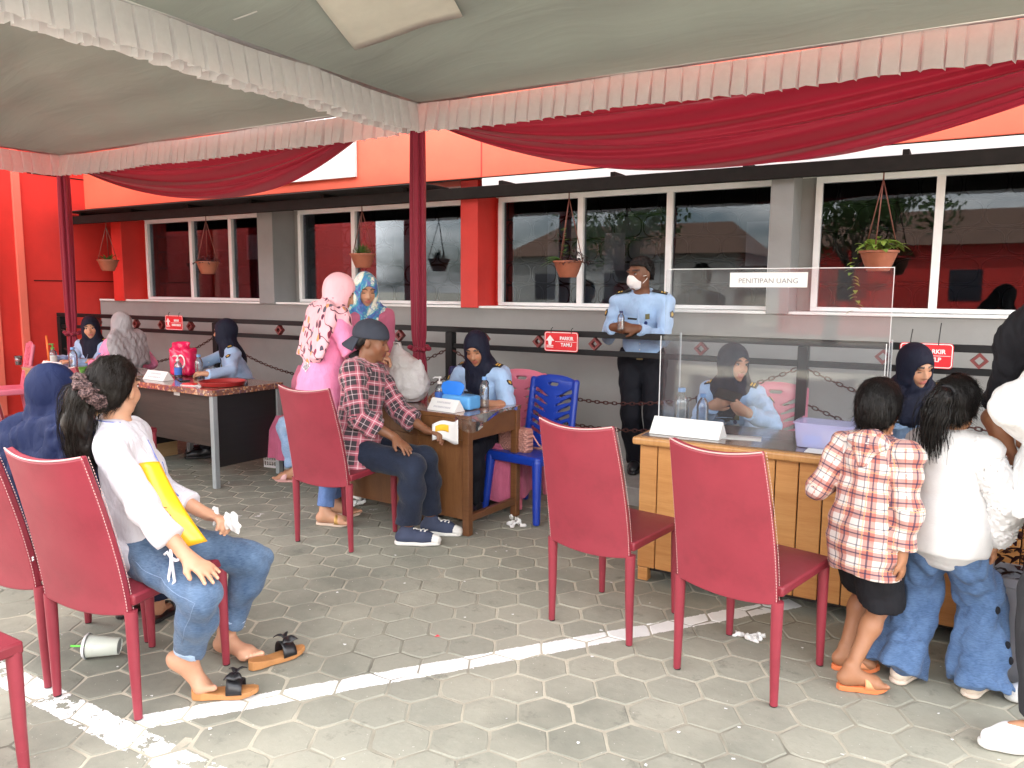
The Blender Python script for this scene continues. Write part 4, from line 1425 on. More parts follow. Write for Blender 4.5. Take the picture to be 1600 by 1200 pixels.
def tent(x0, x1, y0, y1, peak, label, seed, group='white lined canopy tents'):
    t = empty('canopy_tent', ((x0 + x1) / 2, (y0 + y1) / 2, 0), 0, label, 'tent', group)
    ox, oy = (x0 + x1) / 2, (y0 + y1) / 2
    r = random.Random(seed)
    def prof(u, v):
        du, dv = abs(2 * u - 1), abs(2 * v - 1)
        m = (du ** 6 + dv ** 6) ** (1 / 6.0)
        return max(0.0, 1 - m)
    def low(u, v):
        e = prof(u, v)
        z = EAVE + 0.01 + peak * (e ** 0.85) - 0.03 * sin(pi * min(1, e * 3.2))
        z += 0.010 * sin(u * 38 + 3 * v) * min(1, e * 6) + 0.006 * sin(v * 51 + 5 * u) * min(1, e * 6)
        return (x0 + 0.03 + (x1 - x0 - 0.06) * u - ox, y0 + 0.03 + (y1 - y0 - 0.06) * v - oy, z)
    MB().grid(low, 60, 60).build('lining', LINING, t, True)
    def top(u, v):
        e = prof(u, v)
        return (x0 + (x1 - x0) * u - ox, y0 + (y1 - y0) * v - oy, EAVE + 0.06 + (peak + 0.25) * e)
    MB().grid(top, 16, 16).build('roof_sheet', TARP, t)
    for k, (a, b, o) in enumerate((((x0, y1), (x1, y1), (0, 1)), ((x0, y0), (x1, y0), (0, -1)), ((x0, y0), (x0, y1), (-1, 0)), ((x1, y0), (x1, y1), (1, 0)))):
        mb = MB()
        sx = -1 if k in (0, 1) else 1
        ins = (-o[0] * 0.012, -o[1] * 0.012)
        valance(mb, (a[0] - ox + ins[0], a[1] - oy + ins[1]), (b[0] - ox + ins[0], b[1] - oy + ins[1]), (-o[0], -o[1]), seed * 10 + k)
        mb.build('valance', SATIN, t, True, angle=35)
        MB().tube([(a[0] - ox, a[1] - oy, EAVE + 0.02), (b[0] - ox, b[1] - oy, EAVE + 0.02)], 0.02, 8).build('eave_tube', mat('galvanised_tube', (0.55, 0.55, 0.55), 0.35, 0.1, metal=0.8), t, True)
    return t
TA = tent(-3.70, 1.38, 1.50, 4.88, 0.52, 'white lined canopy tent over the wooden counter and the red chairs before it', 3)
TB = tent(-8.50, -3.74, 1.50, 4.88, 0.50, 'white lined canopy tent over the far desks with the brightly lit outer edge', 4)

def post(x, y, label, knot=None):
    p = empty('draped_post', (x, y, 0), 0, label, 'tent post', 'tent posts wrapped in maroon cloth')
    MB().tube([(0, 0, 0.0), (0, 0, EAVE)], 0.025, 10).build('pole', mat('galvanised_tube', (0.55, 0.55, 0.55), 0.35), p, True)
    n = 30
    def fn(u, v):
        a = 2 * pi * u
        z = 0.02 + (EAVE - 0.12) * v
        R = 0.046 + 0.010 * sin(a * 5 + 2.0 * v) + 0.006 * sin(a * 9 - 3 * v)
        R *= 1.0 + (0.35 * (1 - v / 0.36) if v < 0.36 else 0.12 * sin((v - 0.36) * 4))
        if knot and abs(z - knot) < 0.10: R *= 0.72 + 0.28 * abs(z - knot) / 0.10
        return (R * cos(a), R * sin(a), z)
    MB().grid(fn, n * 2, 40, 0.003).build('wrap_cloth', MAROOND, p, True)
    if knot:
        mb = MB()
        mb.tube([(0.05 * cos(a), 0.05 * sin(a), knot + 0.006 * sin(3 * a)) for a in [2 * pi * k / 14 for k in range(14)]], 0.014, 6, closed=True)
        mb.build('tie_band', MAROOND, p, True)
        for k in range(7):
            a = 0.4 + k * 0.9
            c = vec(0.055 * cos(a), 0.055 * sin(a), knot)
            MB().ball(c + vec(0.018 * cos(a), 0.018 * sin(a), 0.012 * sin(k * 2)), (0.026, 0.026, 0.020), 8, 6).build('knot_fold', MAROOND, p, True)
    return p
post(-3.72, 4.90, 'tent post wrapped in maroon cloth beside the seated officer at the brown desk', 1.06)
post(-8.52, 4.90, 'tent post wrapped in maroon cloth against the far red wall', 1.02)
post(1.40, 4.90, 'tent post wrapped in maroon cloth at the near end of the counter', 1.06)
post(-3.72, 1.47, 'tent post wrapped in maroon cloth at the open front between the tents')
post(-8.52, 1.47, 'tent post wrapped in maroon cloth at the far open front corner')
post(1.40, 1.47, 'tent post wrapped in maroon cloth at the near open front corner')

def swag(x0, x1, y, zmin, label, seed, ztop=EAVE - 0.03, xm=None):
    r = random.Random(seed)
    xm = (x0 + x1) / 2 if xm is None else xm
    ph = [r.uniform(0, 6.28) for _ in range(6)]
    o = empty('swag_drape', (xm, y, zmin), 0, label, 'drape', 'maroon swags under the tent eaves')
    def fn(u, v):
        x = x0 + (x1 - x0) * u
        f = 1 - (2 * u - 1) ** 2
        zb = ztop - 0.10 - (ztop - 0.10 - zmin) * (f ** 0.95)
        zt = ztop - 0.02 * f
        z = zt + (zb - zt) * v
        w = v * 17 + 1.2 * sin(u * 3.1 + ph[1]) + 3.0 * (u - 0.5) * v
        fold = 0.15 * (0.25 + 0.75 * v) * (0.35 + 0.65 * f) * (abs(sin(w * 0.5 + ph[0])) ** 0.6 + 0.30 * sin(w * 1.7 + u * 6 + ph[2]))
        return (x - xm, 0.02 + fold + 0.10 * v * f, z - zmin)
    MB().grid(fn, 90, 70).build('cloth', MAROON, o, True)
    return o
swag(-3.62, 0.95, 4.90, 2.315, 'broad maroon cloth swag hanging above the counter windows', 5)
swag(-8.35, -4.3, 4.90, 2.40, 'maroon cloth swag hanging behind the far tent valance', 9)

# pale ceiling patch and small stickers on the lining
def ceil_z(x, y, x0=-3.70, x1=1.38, y0=1.50, y1=4.88, peak=0.52):
    u, v = (x - x0) / (x1 - x0), (y - y0) / (y1 - y0)
    m = (abs(2 * u - 1) ** 6 + abs(2 * v - 1) ** 6) ** (1 / 6.0)
    e = max(0.0, 1 - m)
    return EAVE + 0.01 + peak * e ** 0.85 - 0.03 * sin(pi * min(1, e * 3.2))

def ceil_patch(name, pts, m, parent, drop=0.008):
    (ax, ay), (bx, by), (cx, cy), (dx, dy) = pts
    ox, oy = parent.location[0], parent.location[1]
    def fn(u, v):
        x = (ax * (1 - u) + bx * u) * (1 - v) + (dx * (1 - u) + cx * u) * v
        y = (ay * (1 - u) + by * u) * (1 - v) + (dy * (1 - u) + cy * u) * v
        return (x - ox, y - oy, ceil_z(x, y) - drop)
    MB().grid(fn, 10, 10, 0.002).build(name, m, parent, True)
ceil_patch('lining_patch', [(-3.32, 3.75), (-2.68, 3.98), (-2.40, 3.2), (-3.0, 3.0)], mat('pale_lining_patch', (0.72, 0.70, 0.62), 0.8, 0.06), TA, 0.03)
for (x, y, a, l) in ((-1.75, 3.9, 0.3, 0.07), (-1.55, 4.0, 0.5, 0.08), (-1.62, 4.08, 1.4, 0.04), (-3.4, 3.0, 0.2, 0.10)):
    c, s_ = cos(a), sin(a)
    ceil_patch('tape_strip', [(x - c * l, y - s_ * l), (x + c * l, y + s_ * l), (x + c * l - s_ * 0.012, y + s_ * l + c * 0.012), (x - c * l - s_ * 0.012, y - s_ * l + c * 0.012)], mat('clear_tape', (0.7, 0.7, 0.68), 0.3), TA, 0.013)

# ------------------------------------------------------------------ railing with chains and diamonds
RAILM = mat('black_rail_paint', (0.009, 0.009, 0.010), 0.5, 0.15, 10.0, spec=0.25)
DIAM = mat('dark_red_diamond_paint', (0.17, 0.028, 0.026), 0.5, 0.15)
CHAIN = mat('rusty_chain_paint', (0.075, 0.022, 0.018), 0.6, 0.3, 30.0, metal=0.2)
rail = empty('railing', (-4, 5.25, 0.13), 0, 'black steel railing with dark red diamonds and chains in front of the grey wall', 'railing')
def rp(name, m, mb, smooth=False, bevel=0.0, parent=None):
    mb.v = [(x + 4, y - 5.25, z - 0.13) for x, y, z in mb.v]
    return mb.build(name, m, parent or rail, smooth, bevel)
RX0, RX1 = -9.4, 5.6
RPOSTS = [-9.35, -6.56, -3.66, -0.876, 2.0, 4.9]
rp('top_rail', RAILM, MB().b2((RX0, 5.225, 1.180), (RX1, 5.275, 1.224)), bevel=0.004)
rp('lower_rail', RAILM, MB().b2((RX0, 5.230, 1.046), (RX1, 5.270, 1.086)), bevel=0.004)
for x in RPOSTS: rp('rail_post', RAILM, MB().b2((x - 0.033, 5.215, 0.13), (x + 0.033, 5.285, 1.179)), bevel=0.004)
for x in (-8.6, -8.05, -7.885, -7.44, -6.965, -5.657, -4.9, -4.194, -3.329, -2.829, -2.352, -1.55, -0.41, 0.10, 0.6):
    mb = MB(); r0, r1 = 0.048, 0.026
    o = [(r0, 0), (0, r0), (-r0, 0), (0, -r0)]; i_ = [(r1, 0), (0, r1), (-r1, 0), (0, -r1)]
    vs = [(x + a, yy, 1.133 + b) for yy in (5.228, 5.272) for a, b in o + i_]
    fs = []
    for k in range(4):
        l = (k + 1) % 4
        fs += [(k, 4 + k, 4 + l, l), (8 + k, 8 + l, 12 + l, 12 + k), (k, l, 8 + l, 8 + k), (4 + k, 12 + k, 12 + l, 4 + l)]
    rp('diamond', DIAM, mb.add(vs, fs))
def chain(ax, az, bx, bz, sag, y=5.24):
    L = sqrt((bx - ax) ** 2 + (bz - az) ** 2) * (1 + 2.6 * (sag / max(0.1, abs(bx - ax))) ** 2)
    n = int(L / 0.036); mb = MB()
    for i in range(n):
        u = (i + 0.5) / n
        x = ax + (bx - ax) * u; z = az + (bz - az) * u - sag * 4 * u * (1 - u)
        dzx = (bz - az) / (bx - ax) - sag * 4 * (1 - 2 * u) / (bx - ax)
        d = nrm(vec(1, 0, dzx)); p = nrm(vec(-dzx, 0, 1)); q = vec(0, 1, 0)
        s2 = p if i % 2 else q
        pts = [vec(x, y, z) + d * 0.024 * cos(a) + s2 * 0.0115 * sin(a) for a in [2 * pi * k / 8 for k in range(8)]]
        mb.tube(pts, 0.0042, 4, closed=True)
    o = rp('chain', CHAIN, mb, True); o['kind'] = 'stuff'
for a, b in zip(RPOSTS[:-1], RPOSTS[1:]):
    chain(a + 0.035, 1.03, b - 0.035, 1.03, 0.33, 5.235)
    chain(a + 0.035, 0.80, b - 0.035, 0.80, 0.30, 5.25)

SIGNR = mat('red_sign_plate', (0.72, 0.025, 0.035), 0.35, 0.03)
SIGNW = mat('white_sign_print', (0.85, 0.82, 0.82), 0.5, 0.02)
TIE = mat('black_cable_tie', (0.01, 0.01, 0.01), 0.5, 0.0)
def rounded(w, h, r, n=4):
    pts = []
    for cx, cy, a0 in ((w / 2 - r, h / 2 - r, 0), (-w / 2 + r, h / 2 - r, pi / 2), (-w / 2 + r, -h / 2 + r, pi), (w / 2 - r, -h / 2 + r, 1.5 * pi)):
        for k in range(n + 1):
            a = a0 + pi / 2 * k / n
            pts.append((cx + r * cos(a), cy + r * sin(a)))
    return pts
def dash_row(parent, o, x, y, n, w, h, k, seed, m):
    """print too small to read: a row of blocks about as wide as letters"""
    rr = random.Random(seed); mb = MB(); M = frame_matrix(o, x, y, n)
    for i in range(k):
        a = -w / 2 + w * i / k; b = a + w / k * rr.uniform(0.62, 0.86)
        mb.prism([(a, -h / 2), (b, -h / 2), (b, h / 2 * rr.uniform(0.7, 1)), (a, h / 2)], 0, 0.0006, M)
    o_ = mb.build('printed_line', m, parent); o_['kind'] = 'stuff'
    return o_
def sign(x, z, w, h, l1, l2, label, ties=((-0.3, 0.0), (0.3, 0.0)), tall=False):
    e = empty('parking_sign', (x, 5.205, z), 0, label, 'sign', 'red signs hung on the railing')
    M = frame_matrix((0, 0, 0), (1, 0, 0), (0, 0, 1), (0, -1, 0))
    MB().prism(rounded(w, h, 0.02), 0, 0.004, M).build('plate', SIGNR, e)
    out = rounded(w - 0.008, h - 0.008, 0.018); inn = rounded(w - 0.018, h - 0.018, 0.014)
    n = len(out); mb = MB()
    vs = [M @ Vector((a, b, 0.0052)) for a, b in out + inn]
    mb.add(vs, [(i, (i + 1) % n, n + (i + 1) % n, n + i) for i in range(n)]).build('border', SIGNW, e)
    if l1 is None:
        dash_row(e, (w * 0.16, -0.005, 0.024), (1, 0, 0), (0, 0, 1), (0, -1, 0), 0.085, 0.024, 4, 3, SIGNW); dash_row(e, (w * 0.14, -0.005, -0.024), (1, 0, 0), (0, 0, 1), (0, -1, 0), 0.15, 0.024, 8, 5, SIGNW)
    for t, zz, sz in ((l1, 0.024, 0.036), (l2, -0.024, 0.036)) if l1 else ():
        me = text_mesh(t, sz, 0.0006, 'CENTER', 0.0012, 0.95)
        me.transform(frame_matrix((w * 0.16, -0.005, zz), (1, 0, 0), (0, 0, 1), (0, -1, 0)))
        link_mesh('lettering', me, SIGNW, e)
    MB().b2((-w * 0.17, -0.0055, -0.0015), (w * 0.45, -0.0045, 0.0015)).build('divider_line', SIGNW, e)
    mb = MB()          # the emblem: an arrow-headed column on a base
    cx = -w * 0.33
    def P(pl): MB().prism([(cx + a * 0.036, b * 0.036) for a, b in pl], 0.0045, 0.0056, M).build('emblem', SIGNW, e)
    P([(-1.0, 0.15), (1.0, 0.15), (0, 1.3)]); P([(-0.30, -0.75), (0.30, -0.75), (0.45, 0.16), (-0.45, 0.16)]); P([(-0.8, -0.95), (0.8, -0.95), (0.8, -0.78), (-0.8, -0.78)]); P([(-0.8, -1.28), (0.8, -1.28), (0.8, -1.12), (-0.8, -1.12)])
    for tx, th in ties:
        MB().tube([(tx * w, -0.006, h / 2 - 0.012), (tx * w, -0.002, h / 2 + 0.02), (tx * w + 0.006, 0.01, h / 2 + 0.03 + th)], 0.003, 5).build('cable_tie', TIE, e, True)
    return e
sign(-2.612, 1.142, 0.285, 0.150, 'PARKIR', 'TAMU', 'red sign lettered PARKIR TAMU hung on the black railing')
sign(-0.176, 1.155, 0.285, 0.150, 'PARKIR', 'WLP', 'red parking sign half hidden behind the officer looking down at the counter', ((-0.3, 0.05), (0.22, 0.09)))
sign(-7.17, 1.165, 0.285, 0.155, None, None, 'small far red sign on the railing behind the woman in grey headscarf')

# ------------------------------------------------------------------ hanging pots
TERRA = mat('terracotta_plastic', (0.33, 0.105, 0.055), 0.55, 0.15, 12.0)
SOIL = mat('potting_soil', (0.03, 0.022, 0.016), 0.95, 0.3, 40.0, 0.5, 60.0)
CORD = mat('brown_hanger_cord', (0.14, 0.045, 0.03), 0.7, 0.1)
def leafm(name, col, col2):
    N = Nodes(name)
    oi = N.noise(9.0, 2.0)
    c = N.mix(oi, col, col2)
    N.set(Base_Color=c, Roughness=0.45, Specular_IOR_Level=0.4)
    t = N.n.new('ShaderNodeBsdfTranslucent'); N.put(t.inputs[0], c)
    mx = N.n.new('ShaderNodeMixShader'); mx.inputs[0].default_value = 0.3
    N.t.links.new(N.bsdf.outputs[0], mx.inputs[1]); N.t.links.new(t.outputs[0], mx.inputs[2]); N.t.links.new(mx.outputs[0], N.out.inputs['Surface'])
    return N.m
LG = leafm('bright_green_leaf', (0.07, 0.18, 0.025), (0.14, 0.28, 0.05))
LY = leafm('yellow_green_leaf', (0.28, 0.36, 0.06), (0.10, 0.22, 0.03))
LD = leafm('dark_purple_leaf', (0.02, 0.008, 0.012), (0.05, 0.015, 0.02))
LF = leafm('fine_green_leaf', (0.05, 0.11, 0.02), (0.10, 0.17, 0.04))
def leaf(mb, base, d, L, W, droop=0.3, n=5):
    d = nrm(d); up = vec(0, 0, 1); s_ = nrm(np.cross(d, up) + 1e-6); nn = np.cross(s_, d)
    vs = []; fs = []
    for i in range(n + 1):
        f = i / n
        w = W * sin(pi * min(1, f * 0.92 + 0.08)) ** 0.8 * (1 if i < n else 0.02)
        c = np.asarray(base) + d * L * f - up * droop * L * f * f
        vs += [c - s_ * w + nn * w * 0.25, c, c + s_ * w + nn * w * 0.25]
    for i in range(n):
        k = 3 * i
        fs += [(k, k + 1, k + 4, k + 3), (k + 1, k + 2, k + 5, k + 4)]
    mb.add(vs, fs)
def pot(x, y, z, r, kind, label, seed, top=2.30):
    rr = random.Random(seed)
    e = empty('hanging_pot', (x, y, z), 0, label, 'plant', 'terracotta pots hung under the trellis')
    hgt = r * 1.15
    MB().lathe([(r * 0.52, 0), (r * 0.60, 0.004), (r * 0.80, hgt * 0.45), (r * 0.97, hgt * 0.88), (r * 1.06, hgt * 0.90), (r * 1.06, hgt), (r * 0.98, hgt), (r * 0.9, hgt * 0.9), (0.002, hgt * 0.88)], n=24, close=False).build('pot', TERRA, e, True, angle=40)
    MB().lathe([(0.001, hgt * 0.93), (r * 0.93, hgt * 0.90)], n=16, close=False).build('soil', SOIL, e)
    for k in range(3):
        a = 2 * pi * k / 3 + 0.4
        MB().tube([(r * cos(a), r * sin(a), hgt), (0, 0, top - z - 0.05)], 0.004, 5).build('hanger_cord', CORD, e, True)
    MB().tube([(0, 0, top - z - 0.06), (0, 0, top - z + 0.0), (0.012, 0, top - z + 0.015), (0.02, 0, top - z)], 0.005, 5).build('hook', CORD, e, True)
    mb = MB(); mb2 = MB()
    if kind == 'grass':
        for i in range(70):
            a = rr.uniform(0, 6.28); t = rr.uniform(0.0, 0.8)
            leaf(mb, (r * 0.7 * t * cos(a), r * 0.7 * t * sin(a), hgt * 0.9), (cos(a) * t, sin(a) * t, 1.0), rr.uniform(0.06, 0.13), 0.005, 0.3 * t, 3)
        m1 = LF
    elif kind == 'agave':
        for i in range(16):
            a = i * 2.4; t = rr.uniform(0.5, 1.2)
            leaf(mb, (0.02 * cos(a), 0.02 * sin(a), hgt * 0.9), (cos(a) * t, sin(a) * t, 0.7), rr.uniform(0.09, 0.15), 0.010, 0.15, 4)
        m1 = LF
    elif kind == 'variegated':
        for i in range(75):
            a = rr.uniform(0, 6.28); t = rr.uniform(0.2, 1.0)
            b = (r * t * cos(a), r * t * sin(a), hgt * (0.95 + 0.35 * (1 - t)) + rr.uniform(0, 0.05))
            leaf(mb, b, (cos(a) + rr.gauss(0, 0.4), sin(a) + rr.gauss(0, 0.4), rr.uniform(-0.1, 0.9)), rr.uniform(0.05, 0.085), rr.uniform(0.014, 0.022), 0.5, 4)
        for i in range(16):       # a trailing stem
            t = i / 15; leaf(mb, (-0.13 - 0.02 * sin(t * 6), -0.05, hgt * 0.6 - 0.34 * t), (rr.gauss(0, 1), rr.gauss(0, 1), 0.1), 0.05, 0.015, 0.5, 4)
        m1 = LY
    elif kind == 'mixed':
        for i in range(14):
            a = pi + rr.gauss(0, 0.55); leaf(mb, (-0.05, 0, hgt), (cos(a), sin(a) - 0.2, rr.uniform(0.1, 0.8)), rr.uniform(0.13, 0.20), 0.011, 0.5, 6)
        for i in range(24):
            a = rr.uniform(0, 6.28); leaf(mb, (-0.03, 0, hgt + rr.uniform(0, 0.26)), (cos(a), sin(a), 0.4), rr.uniform(0.04, 0.07), 0.012, 0.2, 4)
        for i in range(90):
            a = rr.uniform(0, 6.28); t = rr.uniform(0.1, 1.1)
            leaf(mb2, (0.05 + r * t * cos(a), r * t * sin(a), hgt * 0.9 + rr.uniform(0, 0.12) * (1.1 - t)), (cos(a) + rr.gauss(0, .5), sin(a) + rr.gauss(0, .5), rr.uniform(-0.4, 0.8)), rr.uniform(0.03, 0.06), 0.009, 0.5, 3)
        m1 = LG
    else:
        for i in range(110):
            a = rr.uniform(0, 6.28); t = rr.uniform(0.1, 1.2)
            leaf(mb, (r * t * cos(a), r * t * sin(a), hgt * 0.9 + rr.uniform(0, 0.1) * (1.2 - t)), (cos(a) + rr.gauss(0, .5), sin(a) + rr.gauss(0, .5), rr.uniform(-0.3, 0.8)), rr.uniform(0.03, 0.06), 0.008, 0.5, 3)
        m1 = LD
    mb.build('foliage', m1, e, True)
    if mb2.v: mb2.build('foliage', LD, e, True)
    return e
pot(-8.87, 5.58, 1.725, 0.115, 'agave', 'terracotta hanging pot with a spiky plant before the red wall', 1)
pot(-7.08, 5.58, 1.680, 0.115, 'dark', 'terracotta hanging pot with a dark trailing plant before the far window', 2)
pot(-4.89, 5.58, 1.725, 0.115, 'grass', 'terracotta hanging pot with fine grassy plant above the standing women', 3)
pot(-2.75, 5.58, 1.630, 0.115, 'mixed', 'terracotta hanging pot with green and purple plants beside the standing officer', 4)
pot(-0.50, 5.58, 1.665, 0.115, 'variegated', 'terracotta hanging pot with yellow-green leaves and a trailing stem', 5)

# ------------------------------------------------------------------ red leather chairs
LEATH = mat('oxblood_leatherette', (0.245, 0.030, 0.046), 0.42, 0.10, 5.0, 0.10, 260.0, spec=0.4, dirt=0.12, bdist=0.003)
def scuff(m, col=(0.50, 0.26, 0.27), amt=0.45, scale=(70, 9, 70)):
    """fine pale scuffs and grime over a finished material's colour"""
    t = m.node_tree; b = t.nodes['Principled BSDF']; src = b.inputs['Base Color'].links[0].from_socket
    N = Nodes.__new__(Nodes); N.m = m; N.t = t; N.n = t.nodes; N.bsdf = b; N.out = t.nodes['Material Output']
    a = N.ramp(N.noise(1.0, 4.0, 0.7, N.mapping(N.coord(), scale, (0.5, 0.3, 0.4))), [(0.66, (0, 0, 0)), (0.74, (1, 1, 1))])
    z = N.ramp(N.noise(3.0, 3.0), [(0.5, (0, 0, 0)), (0.62, (1, 1, 1))])
    c = N.mix(N.math('MULTIPLY', N.math('MULTIPLY', a, z), amt), src, col)
    g = N.ramp(N.noise(4.5, 6.0, 0.7), [(0.50, (0, 0, 0)), (0.75, (1, 1, 1))])
    c = N.mix(N.math('MULTIPLY', g, 0.35), c, [0.10, 0.015, 0.02])
    t.links.new(c, b.inputs['Base Color'])
scuff(LEATH)
LEATHD = mat('worn_leatherette_seat', (0.20, 0.022, 0.034), 0.42, 0.10, 5.0, 0.10, 260.0, spec=0.4, bdist=0.003)
STITCH = mat('pale_stitching', (0.55, 0.36, 0.34), 0.8, 0.1)
RUBBER = mat('black_rubber_tip', (0.01, 0.01, 0.01), 0.7, 0.0)
def red_chair_mesh_parts():
    """local: seat centre at origin on the floor, facing +Y"""
    parts = []
    W = 0.215
    yb, yf = -0.215, 0.225
    # backrest: a slightly dished tapering slab that hangs a little below the seat
    def back_mid(u, v):
        a = 2 * u - 1
        bow = 0.030 * (1 - a * a)
        w = (W - 0.012) * (1 - 0.10 * v ** 1.5) + 0.003 * sin(pi * v)
        zb = 0.395 - 0.022 * (1 - a * a)
        zt = 0.975 - 0.022 * (1 - a * a)
        z = zb + (zt - zb) * v
        y = yb - 0.010 - 0.125 * v ** 1.35 - bow * (0.25 + 0.75 * v)
        return (a * w, y, z)
    mb = MB(); mb.grid(back_mid, 14, 14, 0.030)
    parts.append(('backrest', mb, LEATH, True, 0.006))
    st = MB()
    for sgn in (0, 1):
        for off in (0.016, -0.016):
            n = 52
            for i in range(n):
                v0, v1 = (i + 0.15) / n, (i + 0.7) / n
                p0, p1 = back_mid(sgn, v0), back_mid(sgn, v1)
                sx = (1 if sgn else -1) * 0.0015
                st.tube([(p0[0] + sx, p0[1] + off * 0.8, p0[2]), (p1[0] + sx, p1[1] + off * 0.8, p1[2])], 0.0016, 4)
    parts.append(('stitching', st, STITCH, False, 0))
    pi_ = MB(); pi_.tube([tuple(np.array(back_mid(i / 14, 1.0)) + vec(0, -0.013, 0.0)) for i in range(15)], 0.0030, 5)
    parts.append(('piping', pi_, STITCH, True, 0))
    mb = MB()
    def seat(u, v):
        a = 2 * u - 1; b = 2 * v - 1
        return (a * (W + 0.006), (yb + yf) / 2 + b * (yf - yb) / 2 * 1.04, 0.442 + 0.010 * (1 - a ** 4) * (1 - b ** 4))
    mb.grid(seat, 10, 10, 0.040)
    parts.append(('seat', mb, LEATHD, True, 0.008))
    for sx in (-1, 1):
        m1 = MB(); m1.tube([(sx * (W - 0.013), yb - 0.006, 0.405), (sx * (W - 0.013), yb - 0.004, 0.2), (sx * (W - 0.010), yb - 0.002, 0.004)], [0.0225, 0.019, 0.0145], 12)
        parts.append(('leg', m1, LEATH, True, 0))
        m2 = MB(); m2.tube([(sx * (W - 0.016), yf - 0.012, 0.432), (sx * (W - 0.015), yf - 0.010, 0.2), (sx * (W - 0.013), yf - 0.006, 0.004)], [0.0225, 0.019, 0.0145], 12)
        parts.append(('leg', m2, LEATH, True, 0))
        for yy in (yb - 0.002, yf - 0.006):
            m3 = MB(); m3.tube([(sx * (W - 0.012), yy, 0.0), (sx * (W - 0.012), yy, 0.006)], 0.0135, 10)
            parts.append(('leg_tip', m3, RUBBER, False, 0))
    return parts
_proto = None
def red_chair(x, y, deg, label):
    global _proto
    if _proto is None:
        e = empty('red_chair', (x, y, 0.0012), radians(deg), label, 'chair', 'oxblood leatherette chairs')
        last = None
        for nm, mb, m_, sm, bv in red_chair_mesh_parts():
            p = mb.build(nm, m_, e if nm not in ('stitching', 'piping') else last, sm, bv, angle=50 if sm else None)
            if nm == 'stitching': p['kind'] = 'stuff'
            if nm == 'backrest': last = p
        _proto = e
        return e
    c = copy_tree(_proto)
    c.location = (x, y, 0.0012); c.rotation_euler = (0, 0, radians(deg))
    tag(c, label)
    return c
red_chair(-2.665, 1.735, 8, 'red leatherette chair under the woman in white blouse and jeans')
ch_a = [o for o in bpy.data.objects if o.name == 'red_chair'][0]
ch_back = [o for o in ch_a.children if o.name.startswith('backrest')][0]
SCRIB = mat('faded_pen_ink', (0.045, 0.012, 0.018), 0.7, 0.0)
scribble_later = (ch_a, ch_back)
red_chair(-3.145, 1.715, 3, 'red leatherette chair under the woman in long navy headscarf')
red_chair(-2.60, 0.93, 0, 'red leatherette chair cut off at the lower corner of the picture')
red_chair(-3.205, 3.475, 3, 'red leatherette chair under the man in pink plaid shirt')
red_chair(-1.325, 3.235, -8, 'empty red leatherette chair beside the blue plastic chair, at the counter corner')
red_chair(-0.660, 3.065, -13, 'empty red leatherette chair standing next to the boy in plaid shirt')
red_chair(-5.49, 3.40, 2, 'empty red leatherette chair in front of the black desk')
red_chair(-6.60, 3.30, 6, 'far red leatherette chair at the front of the tan desk')

scribble(scribble_later[1], (-0.045, -0.33, 0.835), (1, 0, 0), (0, 0, 1), 0.085, 0.013, 4, SCRIB, bvh=bvh_of(scribble_later[1]))
